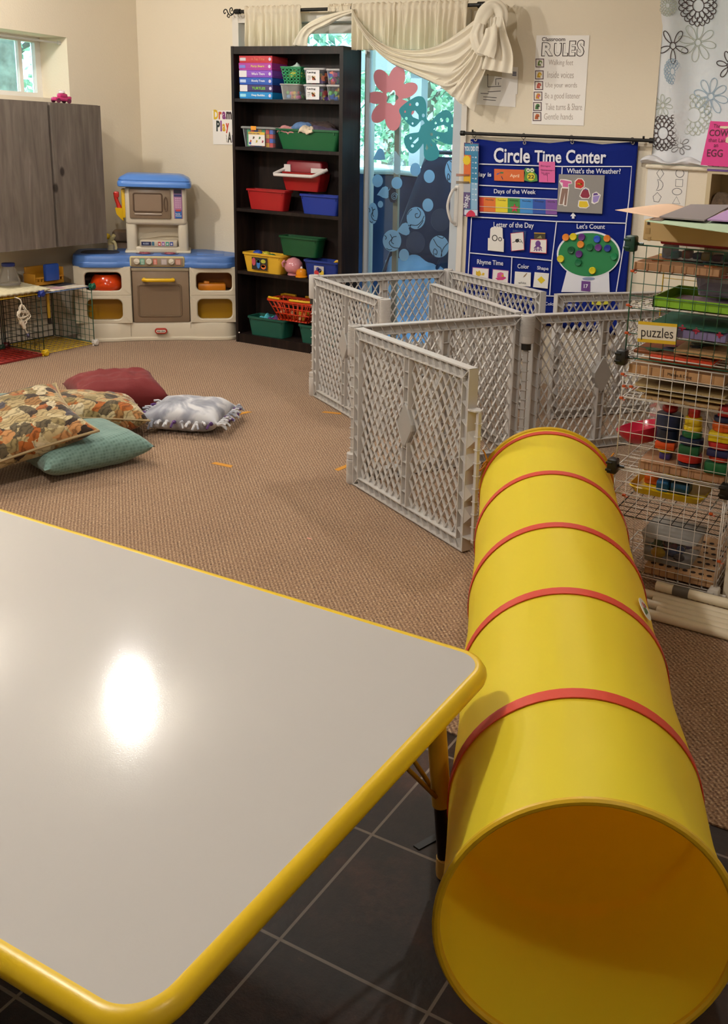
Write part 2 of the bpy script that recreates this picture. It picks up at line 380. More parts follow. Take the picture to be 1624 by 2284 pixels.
# window 1 (left wall)
wn = thing('window_1', None, None, (XL-.25, 3.7, WZ0)); wn['kind'] = 'structure'
xg = XL-.262
fr = MB(); fr.box(xg-.03, xg+.012, WY0+.04, WY1-.04, WZ0, WZ0+.035).box(xg-.03, xg+.012, WY0+.04, WY1-.04, WZ1-.035, WZ1).box(xg-.03, xg+.012, WY1-.04, WY1, WZ0, WZ1).box(xg-.03, xg+.012, WY0, WY0+.04, WZ0, WZ1)
fr.box(xg-.028, xg+.005, 4.36, 4.385, WZ0+.035, WZ1-.035)
fr.build('window_frame', m_vinyl, wn, smooth=False)
MB().box(xg-.02, xg-.016, WY0+.04, WY1-.04, WZ0+.035, WZ1-.035).build('glass_pane', m_glass, wn, smooth=False)
rod = MB(); rod.cyl((XL-.06, WY0, WZ1-.035), (XL-.06, WY1-.012, WZ1-.035), .006, 10).cyl((XL-.06, 3.86, WZ1-.035), (XL-.06, 3.875, WZ1-.035), .009, 10).cyl((XL-.06, WY1-.02, WZ1-.035), (XL-.06, WY1-.002, WZ1-.035), .011, 12)
rod.build('tension_rod', mat('#c9c6c0', .4), label='thin white tension rod across the top of the small left window', cat='rod')
# window 2 (niche behind the flowered curtain)
wn = thing('window_2', None, None, (-.5, YB+.24, NZ0)); wn['kind'] = 'structure'
fr = MB(); fr.box(NX0+.04, NX1-.04, YB+.22, YB+.26, NZ0, NZ0+.04).box(NX0+.04, NX1-.04, YB+.22, YB+.26, NZ1-.04, NZ1).box(NX0, NX0+.04, YB+.22, YB+.26, NZ0, NZ1).box(NX1-.04, NX1, YB+.22, YB+.26, NZ0, NZ1)
fr.build('window_frame', m_vinyl, wn, smooth=False)
MB().box(NX0+.04, NX1-.04, YB+.24, YB+.245, NZ0+.04, NZ1-.04).build('glass_pane', m_glass, wn, smooth=False)
# sliding glass door
xa, xb = Yp(1010, 540, YB+.06).x, DX1
xm = Yp(817, 300, YB+.03).x
dr = thing('door_1', None, None, ((DX0+DX1)/2, YB+.06, 0)); dr['kind'] = 'structure'
f = MB()
f.box(DX0+.05, xb-.035, YB-.012, YB+.139, DZ1-.05, DZ1).box(DX0, DX0+.05, YB-.013, YB+.14, 0, DZ1).box(xb-.035, xb, YB-.014, YB+.14, 0, DZ1).box(DX0+.05, xb-.035, YB+.0, YB+.139, 0, .035)
f.build('door_frame', m_white, dr, smooth=False)
f = MB(); f.box(xm, xm+.024, YB+.02, YB+.055, .036, DZ1-.051).box(xb-.095, xb-.036, YB+.0, YB+.055, .036, DZ1-.051).box(xm+.024, xb-.095, YB+.021, YB+.054, .036, .12).box(xm+.024, xb-.095, YB+.021, YB+.054, DZ1-.11, DZ1-.051)
f.build('sliding_sash', mat('#bcc4cc', .35), dr, smooth=False)
f = MB(); f.box(xm-.045, xm+.01, YB+.075, YB+.11, .036, DZ1-.051).box(DX0+.051, DX0+.1, YB+.075, YB+.11, .036, DZ1-.051).box(DX0+.1, xm-.045, YB+.076, YB+.109, .036, .12).box(DX0+.1, xm-.045, YB+.076, YB+.109, DZ1-.11, DZ1-.051)
f.build('fixed_sash', m_white, dr, smooth=False)
MB().box(xm+.02, xb-.07, YB+.036, YB+.04, .1, DZ1-.08).build('glass_pane', m_glass, dr, smooth=False)
MB().box(DX0+.08, xm-.02, YB+.09, YB+.094, .1, DZ1-.08).build('glass_pane', m_glass, dr, smooth=False)
xs = Yp(884, 480, YB+.13).x
MB().box(xs-.019, xs+.016, YB+.118, YB+.14, .035, DZ1-.05).build('screen_stile', mat('#8f8a7c', .5), dr, smooth=False)
# D shaped pull handle
p0, p1 = Yp(1019, 425, YB-.012), Yp(1015, 497, YB-.012)
hd = MB(); hx = p0.x; z0, z1 = p1.z-.02, p0.z+.03
hd.rbox(hx-.014, hx+.016, YB-.02, YB+.004, z0, z1, .008, 2)
hd.tube(spline([(hx, YB-.018, z0+.02), (hx-.012, YB-.05, z0+.035), (hx-.03, YB-.065, (z0+z1)/2), (hx-.012, YB-.05, z1-.035), (hx, YB-.018, z1-.02)], 6), .0085, 8)
hd.build('door_handle', mat('#dcd7d0', .35), dr)
# ================================================================== OUTDOORS
gm, t, b = nodemat('ground'); tc = N(t, 'ShaderNodeTexCoord'); n = N(t, 'ShaderNodeTexNoise', Scale=1.5, Detail=8.0); t.links.new(tc.outputs['Object'], n.inputs['Vector'])
r = ramp(t, [(0.35, '#7f9a5c'), (0.5, '#a9c07c'), (0.65, '#d8dcc4')]); t.links.new(n.outputs['Fac'], r.inputs['Fac']); t.links.new(r.outputs['Color'], b.inputs['Base Color']); b.inputs['Roughness'].default_value = .9
MB().box(-30, 25, 8.6, 45, -.5, -.14).box(-30, XL-.28, -10, 8.6, -.5, -.14).build('lawn', gm, kind='structure', smooth=False)
MB().box(XL-.27, 6, YB+.28, 8.6, -.5, -.12).build('patio', mat('#d8d6d0', .85, bump=.1, bscale=30), kind='structure', smooth=False)
def leaf_mat(c1, c2, c3):
    m, t, b = nodemat('leaves'); oi = N(t, 'ShaderNodeTexCoord'); n = N(t, 'ShaderNodeTexNoise', Scale=3.0, Detail=4.0); t.links.new(oi.outputs['Object'], n.inputs['Vector'])
    r = ramp(t, [(0.35, c1), (0.5, c2), (0.65, c3)]); t.links.new(n.outputs['Fac'], r.inputs['Fac']); t.links.new(r.outputs['Color'], b.inputs['Base Color']); b.inputs['Roughness'].default_value = .55
    tl = N(t, 'ShaderNodeBsdfTranslucent'); t.links.new(r.outputs['Color'], tl.inputs['Color']); mx = N(t, 'ShaderNodeMixShader'); mx.inputs[0].default_value = .45
    t.links.new(b.outputs[0], mx.inputs[1]); t.links.new(tl.outputs[0], mx.inputs[2]); t.links.new(mx.outputs[0], t.nodes['Material Output'].inputs['Surface']); return m
def tree(label, x, y, h, rad, nleaf, lm, trunk='#6d675f', lr=.09, base=.3):
    t = thing('tree', label, 'tree', (x, y, -.14), group='trees beyond the glass')
    k = MB(); k.tube(spline([(x, y, -.14), (x+.05, y, h*.35), (x-.05, y+.05, h*.75)], 6), lambda q: .13*(1-.6*q), 10)
    for i in range(7):
        a = random.uniform(0, 2*pi); zz = h*random.uniform(.35, .7); k.tube([(x, y, zz), (x+cos(a)*rad*.4, y+sin(a)*rad*.4, zz+h*.12), (x+cos(a)*rad*.75, y+sin(a)*rad*.75, zz+h*.16)], lambda q: .045*(1-.8*q), 6)
    k.build('trunk', mat(trunk, .9, bump=.5, bscale=12, var=.35, vscale=9), t)
    f = MB()
    for i in range(nleaf):
        while True:
            p = Vector((random.uniform(-1, 1), random.uniform(-1, 1), random.uniform(-1, 1)))
            if .25 < p.length < 1: break
        if noise.noise(p*3+Vector((x, y, 0))) < -.12: continue
        c = Vector((x+p.x*rad, y+p.y*rad, h*(.5+base/2)+p.z*h*(1-base)/2))
        a = Vector((random.uniform(-1, 1), random.uniform(-1, 1), random.uniform(-1, 1))).normalized(); bb = a.orthogonal().normalized(); l = lr*random.uniform(.6, 1.3)
        f.poly([c-a*l, c+bb*l*.45, c+a*l, c-bb*l*.45])
    o = f.build('foliage', lm, t, smooth=False); o['kind'] = 'stuff'
    return t
lmA = leaf_mat('#5f8a76', '#a0c0a4', '#e2ecda'); lmB = leaf_mat('#466e68', '#7fa898', '#c2dcc8')
tree('leafy tree seen through the glass door above the pink flower cling', -5.6, 9.8, 4.4, 1.15, 5200, lmA, lr=.055, base=.12)
tree('leafy tree seen through the glass door beneath the draped curtain', -3.15, 10.2, 4.6, 1.2, 5200, lmA, lr=.055, base=.16)
tree('darker tree far behind seen through the left pane of the glass door', -9.0, 14.5, 6.0, 2.2, 4500, lmB, lr=.11, base=.1)
tree('tall dark tree at the back of the yard behind the patio post', -4.6, 15.5, 6.5, 2.2, 4500, lmB, lr=.11, base=.1)
tree('leafy tree past the flowered curtain window', .6, 11.5, 6.0, 2.0, 1500, lmA, lr=.13)
tree('leafy tree seen through the small left window', -11.5, 9.0, 6.0, 1.9, 4200, lmA, lr=.07, base=.1)
# mossy trunk right outside the little window
p = Xp(8, 150, -8.4)
t = thing('tree', 'grey mossy tree trunk filling left side of the small window', 'tree', (p.x, p.y, -.14))
k = MB(); k.tube(spline([(p.x, p.y, -.14), (p.x, p.y-.02, 1.5), (p.x+.03, p.y-.08, 3.0), (p.x, p.y, 5.0)], 8), lambda q: .17-.05*q, 16)
k.build('trunk', mat('#8d8d86', .95, bump=.9, bscale=14, var=.45, vscale=12), t)
# tall dry grass
g = MB()
for i in range(260):
    x = random.uniform(-5.4, -4.1); y = random.uniform(7.6, 8.2); a = random.uniform(-.12, .12); hh = random.uniform(.7, 1.35)
    g.poly([(x-.006, y, -.12), (x+.006, y, -.12), (x+a+.002, y+random.uniform(-.1, .1), hh)])
g.build('ornamental_grass', mat('#b9b89a', .9), label='clump of tall pale ornamental grass behind the covered patio box', cat='grass', kind='stuff', smooth=False)
# patio post and beam
pa = Yp(933, 250, 7.4)
t = thing('patio_cover', 'grey wooden patio cover post with beam outside the glass door', 'patio cover', (pa.x, 7.4, -.12))
MB().box(pa.x-.055, pa.x+.055, 7.35, 7.46, -.12, 2.32).build('post', mat('#8c8f93', .8, bump=.2), t, smooth=False)
zb = Yp(930, 160, 7.4).z
MB().box(pa.x-.9, pa.x+3.0, 7.32, 7.36, zb, zb+.16).build('beam', mat('#8c8f93', .8, bump=.2), t, smooth=False)
# covered patio box (dark blue cover, lid coloured pale for the bright sky reflection on it)
t = thing('covered_patio_box', 'dark navy covered box on the patio close behind the glass door', 'patio box', (-3.2, 6.6, -.12))
zt = Yp(850, 384, 5.9).z
k = MB(); k.surf(lambda u, v: (-4.75+3.1*u, 5.9-.04*sin(u*23)*(1-v)-.02*sin(u*51), -.12+(zt-.02+.12)*v), 60, 4).box(-4.75, -1.65, 5.95, 7.1, -.12, zt-.02)
k.build('cover_skirt', mat('#1d3768', .55, bump=.25, bscale=8, var=.3, vscale=3), t)
k = MB(); k.surf(lambda u, v: (-4.8+3.2*u, 5.86+1.3*v, zt+.02*noise.noise((u*9, v*5, 0))+.05*max(0, sin((u-.62)*6))*v), 40, 16)
k.build('lid', mat('#dbe6ea', .7, bump=.2, bscale=10), t, solid=.03)
# folded deck chair with blue sling on the box side
a, b2 = Yp(905, 372, 5.8), Yp(958, 342, 5.8)
t = thing('folding_deck_chair', 'folded dark blue deck chair leaning in front of the covered box', 'chair', (a.x+.15, 5.78, -.12))
k = MB(); x0 = a.x+.08
k.tube([(x0-.35, 5.6, -.11), (b2.x, 5.8, b2.z+.02)], .014, 8).tube([(x0+.05, 5.6, -.11), (b2.x+.4, 5.8, b2.z+.02)], .014, 8).tube([(b2.x-.01, 5.8, b2.z+.01), (b2.x+.41, 5.8, b2.z+.01)], .014, 8)
k.build('frame', mat('#1c2a4a', .4), t)
k = MB(); k.surf(lambda u, v: (b2.x-.22+.4*u+.2*v, 5.69+.1*v-.03*sin(pi*v), .55+(b2.z-.57)*v), 8, 10)
k.build('sling', mat('#16274e', .8), t, solid=.006)
# blue sack right behind the glass, bottom of the door
s0 = Yp(935, 700, YB+.5)
t = MB()
t.surf(lambda u, v: (s0.x-.33+.66*(u if True else 0), YB+.36+.0+.22*(1-sin(pi*u)*sin(pi*min(1, v*1.02)))**1+.03*noise.noise((u*6, v*6, 1)), -.115+(.66+.10*sin(u*5)+.05*noise.noise((u*5, 0, 2)))*v), 30, 24)
t.surf(lambda u, v: (s0.x-.33+.66*u, YB+.58+.1*sin(pi*u)*sin(pi*v), -.115+(.66+.10*sin(u*5)+.05*noise.noise((u*5, 0, 2)))*v), 30, 8)
t.build('yard_bag', mat('#7397c0', .5, bump=.6, bscale=9), label='crumpled pale blue bag on the patio low behind the glass door', cat='bag')
# ================================================================== TABLE
TZ = 0.48
tb = thing('activity_table', "white laminate children's table with yellow rim and yellow legs in the foreground", 'table', (-1.55, .98, 0))
TX0, TX1, TY0, TY1 = -2.5, -0.612, 0.545, 1.412
cx_, cy_, tw, td = (TX0+TX1)/2, (TY0+TY1)/2, TX1-TX0, TY1-TY0
m_lam, t, b = nodemat('laminate'); b.inputs['Base Color'].default_value = rgb('#bbb7b3'); b.inputs['Roughness'].default_value = .24; b.inputs['Specular IOR Level'].default_value = .45
tc = N(t, 'ShaderNodeTexCoord'); n = N(t, 'ShaderNodeTexNoise', Scale=420.0, Detail=2.0); bp = N(t, 'ShaderNodeBump', Strength=.10, Distance=.0006)
t.links.new(tc.outputs['Object'], n.inputs['Vector']); t.links.new(n.outputs['Fac'], bp.inputs['Height']); t.links.new(bp.outputs['Normal'], b.inputs['Normal'])
n2 = N(t, 'ShaderNodeTexNoise', Scale=3.0, Detail=6.0); mr = N(t, 'ShaderNodeMapRange'); mr.inputs['To Min'].default_value = .09; mr.inputs['To Max'].default_value = .14
t.links.new(tc.outputs['Object'], n2.inputs['Vector']); t.links.new(n2.outputs['Fac'], mr.inputs['Value']); t.links.new(mr.outputs['Result'], b.inputs['Roughness'])
k = MB(); k.loft([rrect(tw-.03, td-.03, .06, TZ-.028, cx_, cy_, 10), rrect(tw-.026, td-.026, .06, TZ-.0015, cx_, cy_, 10), rrect(tw-.03, td-.03, .058, TZ, cx_, cy_, 10)])
k.build('tabletop', m_lam, tb, angle=25)
m_yel = plastic('#e4bd1e', .33)
prof = [(-.026, -.001), (-.016, .0012), (-.007, -.003), (-.001, -.012), (0, -.018), (-.002, -.026), (-.010, -.034), (-.026, -.035)]
k = MB(); k.loft([rrect(tw+2*a, td+2*a, .072+a, TZ+z, cx_, cy_, 12) for a, z in prof], ring=True)
k.build('edge_band', m_yel, tb, label='rounded yellow edge band')
m_ylg = plastic('#d2a02a', .3)
def table_leg(fx, fy, ix, iy):
    k = MB(); top = Vector((fx+ix, fy+iy, TZ-.03)); ft = Vector((fx, fy, 0)); d = top-ft
    k.cyl(ft+d*.36, top, .0185, 16); leg = k.build('leg', m_ylg, tb)
    MB().cyl(ft+d*.06, ft+d*.37, .0155, 16).build('leg_extension', mat('#3a2a22', .3, metal=.6), leg)
    MB().lathe([(.012, .0), (.02, .0), (.021, .008), (.021, .04), (.017, .044), (.015, .044)], (fx, fy, 0), 16).build('glide', plastic('#c79b4a', .4), leg)
    k = MB()
    k.tube([ft+d*.42+Vector((ix, 0, 0)).normalized()*.018, (fx+ix*7, fy+iy*2, TZ-.032)], .0045, 8).tube([ft+d*.42+Vector((0, iy, 0)).normalized()*.018, (fx+ix*5, fy+iy*6, TZ-.032)], .0045, 8)
    k.build('brace', plastic('#b58a2a', .3), leg)
table_leg(-.690, 1.385, -.03, -.03); table_leg(-.672, .585, -.03, .03); table_leg(-2.42, 1.385, .03, -.03); table_leg(-2.42, .585, .03, .03)
# ================================================================== TUNNEL
TR = .227; A0 = Vector((-.338, 1.161, TR)); A1 = Vector((-1.102, 2.857, TR)); AX = (A1-A0).normalized(); SD = Vector((AX.y, -AX.x, 0))
def tun(t, a, r=TR): return A0.lerp(A1, t) + SD*(r*cos(a)) + UZ*(r*sin(a))
tn = thing('play_tunnel', 'yellow fabric crawl tunnel with red bands running along the floor', 'tunnel', (A0.lerp(A1, .5).x, A0.lerp(A1, .5).y, 0), atan2(AX.y, AX.x))
m_tun, t, b = nodemat('tunnel_fabric'); b.inputs['Base Color'].default_value = rgb('#fae83a'); b.inputs['Roughness'].default_value = .48; b.inputs['Specular IOR Level'].default_value = .3
tl = N(t, 'ShaderNodeBsdfTranslucent'); tl.inputs['Color'].default_value = rgb('#f8ac00'); mx = N(t, 'ShaderNodeMixShader'); mx.inputs[0].default_value = .30
t.links.new(b.outputs[0], mx.inputs[1]); t.links.new(tl.outputs[0], mx.inputs[2]); t.links.new(mx.outputs[0], t.nodes['Material Output'].inputs['Surface'])
tc = N(t, 'ShaderNodeTexCoord'); n = N(t, 'ShaderNodeTexNoise', Scale=4.0, Detail=3.0); mp = N(t, 'ShaderNodeMapping'); mp.inputs['Scale'].default_value = (.35, 1.6, 1.6); bp = N(t, 'ShaderNodeBump', Strength=.35, Distance=.02)
t.links.new(tc.outputs['Object'], mp.inputs['Vector']); t.links.new(mp.outputs['Vector'], n.inputs['Vector']); t.links.new(n.outputs['Fac'], bp.inputs['Height']); t.links.new(bp.outputs['Normal'], b.inputs['Normal'])
RINGS = [0.0, .15, .36, .555, .765, .975, 1.0]
def sag(t, a):
    for i in range(len(RINGS)-1):
        if RINGS[i] <= t <= RINGS[i+1]:
            q = (t-RINGS[i])/(RINGS[i+1]-RINGS[i]); L = RINGS[i+1]-RINGS[i]
            f = sin(pi*q); top = max(0, sin(a))
            return -f*(.0035+.012*L*top) - f*.004*noise.noise((cos(a)*2.2, sin(a)*2.2, t*9)) - .0016*noise.noise((a*7, t*2.0, 0))*f
    return 0
k = MB(); NU, NA = 84, 72
k.loft([[tun(i/NU, 2*pi*j/NA, max(.1, TR+sag(i/NU, 2*pi*j/NA))) if sin(2*pi*j/NA) > -.995 else tun(i/NU, 2*pi*j/NA, TR) for j in range(NA)] for i in range(NU+1)], False, False)
k.build('fabric_skin', m_tun, tn, angle=80)
m_red = mat('#cf4028', .55, bump=.05, bscale=200)
for r0 in RINGS[1:-1]:
    hw = .0075; k = MB(); k.loft([[tun(r0+dq, 2*pi*j/NA, TR+.003) for j in range(NA)] for dq in (-hw, -hw*.3, hw*.3, hw)] + [[tun(r0+dq, 2*pi*j/NA, TR+.0012) for j in range(NA)] for dq in (hw, -hw)], ring=True)
    k.build('red_band', m_red, tn, angle=80)
for r0 in (0.0, 1.0):
    k = MB(); k.tube([tun(r0, 2*pi*j/NA, TR+.001) for j in range(NA)], .0065, 8, closed=True); k.build('rim', plastic('#d9ae1c', .4), tn)
# sewn label
k = MB(); c = tun(.41, radians(40), TR+.004); u_ = AX; v_ = (SD*(-sin(radians(40)))+UZ*cos(radians(40)))
k.prism(circ(c, .043, u_, v_, 24, .021), u_.cross(v_)*-.001 if u_.cross(v_).dot(c-A0) < 0 else u_.cross(v_)*.001); lb = k.build('sewn_label', mat('#d8d4c8', .6), tn, label='small oval sewn label')
nn = (SD*cos(radians(40))+UZ*sin(radians(40)))
for (dx, dy, s, cc) in ((-.012, .002, .011, '#5d7d2e'), (-.002, -.004, .009, '#39552a'), (.012, .003, .011, '#c0605a'), (.021, -.004, .007, '#4a4238'), (-.024, .003, .006, '#39552a')):
    k = MB(); k.prism(circ(c+nn*.0013+u_*dx+v_*dy, s, u_, v_, 8, s*.7), nn*.0006); k.build('label_print', mat(cc, .6), lb)
# ribbon ties at the far end
def tie(a, tip):
    p = tun(1.0, a, TR+.004); k = MB()
    for dx, dz, l in ((-.02, .03, .05), (.018, .034, .045), (.022, -.03, .06), (-.012, -.024, .05)):
        q = p + SD*(dx*(1 if cos(a) > 0 else -1)*1.0) + UZ*dz*1.0
        k.tube(spline([p, p.lerp(q, .5)+UZ*.008, q+Vector((0, 0, dz*l*4))], 5), .0028, 6)
    k.tube(spline([p, p.lerp(Vector(tip), .5)-UZ*.006, tip], 6), .0026, 6); k.sph(p, .007, n=10)
    k.build('ribbon_tie', mat('#d98f12', .6), tn)

tie(radians(154), (-1.295, 2.715, .31))
tie(radians(30), (-.868, 2.80, .37))
# ================================================================== PLAY YARD GATES
GH = .66
m_gate = mat('#cac5c0', .42, bump=.03, bscale=180)
m_gate_d = mat('#2a2622', .5)
def clip_seg(p, q, x0, x1, z0, z1):
    t0, t1 = 0.0, 1.0; dx, dz = q[0]-p[0], q[1]-p[1]
    for pp, qq in ((-dx, p[0]-x0), (dx, x1-p[0]), (-dz, p[1]-z0), (dz, z1-p[1])):
        if abs(pp) < 1e-12:
            if qq < 0: return None
        else:
            r = qq/pp
            if pp < 0: t0 = max(t0, r)
            else: t1 = min(t1, r)
    if t1-t0 < 1e-4: return None
    return ((p[0]+t0*dx, p[1]+t0*dz), (p[0]+t1*dx, p[1]+t1*dz))
def gate_panel(chain, a, b, e0=.03, e1=.03, handle=True, tilt=0.0):
    """one moulded panel between two hinge axes a and b (floor points)"""
    a, b = Vector((a[0], a[1], 0)), Vector((b[0], b[1], 0)); L = (b-a).length; d = (b-a)/L; n = Vector((-d.y, d.x, 0))
    M = Matrix((d, n, UZ)).transposed().to_4x4(); M.translation = a
    if tilt: M = M @ Matrix.Translation((0, 0, 0)) @ Matrix.Rotation(tilt, 4, 'X')
    x0, x1, z0, z1, fw, dp = e0, L-e1, .006, GH-.005, .036, .019
    f = MB(); f.M = M
    f.box(x0, x1, -dp, dp, z1-.005, z1).box(x0, x1, -dp, dp, z0, z0+.005).box(x0, x0+.005, -dp, dp, z0+.005, z1-.005).box(x1-.005, x1, -dp, dp, z0+.005, z1-.005)
    f.box(x0+fw, x1-fw, -dp, dp, z1-fw-.004, z1-fw).box(x0+fw, x1-fw, -dp, dp, z0+fw, z0+fw+.004).box(x0+fw, x0+fw+.004, -dp, dp, z0+fw+.004, z1-fw-.004).box(x1-fw-.004, x1-fw, -dp, dp, z0+fw+.004, z1-fw-.004)
    f.box(x0+.005, x1-.005, -.0025, .0025, z1-fw, z1-.005).box(x0+.005, x1-.005, -.0025, .0025, z0+.005, z0+fw).box(x0+.005, x0+fw, -.0025, .0025, z0+fw, z1-fw).box(x1-fw, x1-.005, -.0025, .0025, z0+fw, z1-fw)
    nr = int((x1-x0)/.042)
    for i in range(1, nr):
        x = x0+(x1-x0)*i/nr
        for zz in ((z1-fw, z1-.004), (z0+.004, z0+fw)):
            f.loft([[(x-.0015+.012, y, zz[0]) for y in (-dp+.002, dp-.002)]+[(x+.0015+.012, y, zz[0]) for y in (dp-.002, -dp+.002)], [(x-.0015-.008, y, zz[1]) for y in (-dp+.002, dp-.002)]+[(x+.0015-.008, y, zz[1]) for y in (dp-.002, -dp+.002)]])
    nz = int((z1-z0)/.062)
    for i in range(1, nz):
        z = z0+(z1-z0)*i/nz
        for xx in ((x0+.004, x0+fw), (x1-fw, x1-.004)):
            f.loft([[(xx[0], y, z-.0015+.012) for y in (-dp+.002, dp-.002)]+[(xx[0], y, z+.0015+.012) for y in (dp-.002, -dp+.002)], [(xx[1], y, z-.0015-.008) for y in (-dp+.002, dp-.002)]+[(xx[1], y, z+.0015-.008) for y in (dp-.002, -dp+.002)]])
    for (cx, cz, sx, sz) in ((x0, z1, 1, -1), (x1, z1, -1, -1), (x0, z0, 1, 1), (x1, z0, -1, 1)):
        f.loft([[(cx, y, cz) for y in (-dp+.001, dp-.001)]+[(cx+sx*.004, y, cz) for y in (dp-.001, -dp+.001)], [(cx+sx*fw, y, cz+sz*fw) for y in (-dp+.001, dp-.001)]+[(cx+sx*(fw+.004), y, cz+sz*fw) for y in (dp-.001, -dp+.001)]])
    xc = (x0+x1)/2
    for zz in ((z0+fw, z1-fw),):
        f.box(xc-.018, xc-.014, -dp, dp, *zz).box(xc+.014, xc+.018, -dp, dp, *zz).box(xc-.014, xc+.014, -.0025, .0025, *zz)
    for i in range(1, 10):
        z = z0+fw+(z1-z0-2*fw)*i/10; f.box(xc-.014, xc+.014, -dp+.002, dp-.002, z-.0015, z+.0015)
    pan = f.build('panel', m_gate, chain, smooth=False)
    l = MB(); cw, ch, bw, bd = .0425, .069, .0031, .0052; sl = ch/cw
    for (xa, xb) in ((x0+fw+.004, xc-.018), (xc+.018, x1-fw-.004)):
        za, zb = z0+fw+.004, z1-fw-.004; k0 = int((zb-za)/ch)+2; nx = int((xb-xa)/cw)+2
        for sg in (1, -1):
            for i in range(-k0, nx+k0):
                xx = xa+cw*(i+.5) if sg > 0 else xa+cw*(i+.5)
                p, q = (xx, za), (xx+sg*(zb-za)/sl, zb)
                c = clip_seg(p, q, xa, xb, za, zb)
                if not c: continue
                P = M @ Vector((c[0][0], 0, c[0][1])); Q = M @ Vector((c[1][0], 0, c[1][1])); dd = (Q-P).normalized(); nn = (M.to_3x3() @ Vector((0, 1, 0))); sd = dd.cross(nn)
                o = 0.0008*sg
                l.loft([[c_ + nn*(bd*s1+o) + sd*(bw*s2) for s1, s2 in ((-1, -.55), (-1, .55), (0, 1), (1, .55), (1, -.55), (0, -1))] for c_ in (P, Q)])
    l.build('lattice', m_gate, pan, smooth=False)
    if handle:
        h = MB(); h.M = M; s = 8
        dia = [(0, .088), (.011, .076), (.047, .012), (.047, -.012), (.011, -.076), (0, -.088), (-.011, -.076), (-.047, -.012), (-.047, .012), (-.011, .076)]
        lo = lambda k, y: [(xc+px*k, y, .36+pz*k) for px, pz in dia]
        h.loft([lo(.92, -dp-.003), lo(1, -dp+.002), lo(1, dp-.002), lo(.92, dp+.003)])
        h.build('handle_plate', mat('#a9a5a0', .4), pan, smooth=False)
    return pan
def hinge_post(chain, p, ribbed=True, dark=False, br=.027):
    k = MB(); x, y = p
    def barrel(z0, z1, r, rib):
        prof = [(r*.9, z0), (r, z0+.004)]
        if rib:
            n = 13
            for i in range(n):
                za = z0+.028+(z1-z0-.034)*i/n; zb = z0+.028+(z1-z0-.034)*(i+1)/n
                prof += [(r, za), (r, za+(zb-za)*.7), (r-.0016, za+(zb-za)*.75), (r-.0016, zb-.0002)]
        prof += [(r, z1-.004), (r*.93, z1), (r*.8, z1), (r*.78, z1-.006)]
        k.lathe(prof, (x, y, 0), 20)
    barrel(GH-.125, GH, br, ribbed); barrel(0.0, .105, .027, ribbed)
    k.lathe([(.021, .105), (.026, .108), (.026, .128), (.022, .13)], (x, y, 0), 18)
    k.box(x-.010, x+.010, y-.006, y+.006, .12, GH-.12)
    for i in range(9):
        z = .15+i*.043; k.box(x-.013, x+.013, y-.012, y+.012, z-.0015, z+.0015)
    o = k.build('hinge_post', m_gate, chain)
    if dark:
        k = MB(); k.lathe([(.022, GH-.155), (.022, GH-.122)], (x, y, 0), 16).cyl((x, y, GH-.175), (x, y, GH-.15), .005, 8); k.build('hinge_pin', m_gate_d, o)
    return o
G1, G2, G3, G4 = (-2.977, 4.1), (-2.043, 3.084), (-1.334, 2.725), (-1.604, 3.776)
G5, G6, G7 = (-2.285, 3.70), (-2.561, 4.832), (-1.802, 4.445)
G8 = (G4[0]+.82*.606, G4[1]+.82*.796)
ga = thing('play_yard_gate', 'far grey plastic lattice play yard fence, panels beside the bookcase and along the glass door', 'play yard fence', (G1[0], G1[1], 0), group='play yard fence sections')
gate_panel(ga, G1, G5); gate_panel(ga, G1, G6, handle=False); gate_panel(ga, G6, G7, e1=.0)
hinge_post(ga, G1, False, True); hinge_post(ga, G5, True); hinge_post(ga, G6, False)
gb = thing('play_yard_gate', 'nearest grey lattice play yard fence, folded in a zigzag beside the yellow tunnel', 'play yard fence', (G2[0], G2[1], 0), group='play yard fence sections')
gate_panel(gb, G2, G3, e1=.0); gate_panel(gb, G2, G4); gate_panel(gb, G4, G8)
hinge_post(gb, G2, True); hinge_post(gb, (G4[0]+.016, G4[1]-.024), True, True, .032)
# latch bracket on the free end
dv = (Vector(G3)-Vector(G2)).normalized(); nv = Vector((-dv.y, dv.x))
k = MB(); M = Matrix(((dv.x, nv.x, 0, G3[0]), (dv.y, nv.y, 0, G3[1]), (0, 0, 1, 0), (0, 0, 0, 1))); k.M = M
k.prism([(0, -.019, .515), (.012, -.022, .515), (.034, -.014, .515), (.046, 0, .515), (.034, .014, .515), (.012, .022, .515), (0, .019, .515)], (0, 0, .005))
k.box(.030, .044, -.006, .006, .05, .515)
for i in range(10): k.box(.027, .047, -.009, .009, .06+i*.046, .063+i*.046)
for zz in (.14, .22, .33, .41): k.prism([(0, -.017, zz-.03), (.024, -.004, zz), (0, -.017, zz+.03)], (0, .034, 0))
k.prism([(0, -.019, .06), (.03, -.014, .06), (.044, 0, .06), (.03, .014, .06), (0, .019, .06)], (0, 0, .005))
k.build('latch_bracket', m_gate, gb, smooth=False)
gc = thing('play_yard_gate', 'single grey lattice fence panel running between the nearest and the far play yard fences', 'play yard fence', (-2.0, 4.05, 0), group='play yard fence sections')
gate_panel(gc, (-2.371, 4.305), (-1.655, 3.812), e0=.0, e1=.0)
gd = thing('play_yard_gate', 'grey lattice fence panel in front of the right end of the blue wall chart', 'play yard fence', (-1.5, 4.65, 0), group='play yard fence sections')
gate_panel(gd, (-1.725, 4.419), (-1.205, 5.027), e0=.0, e1=.0)
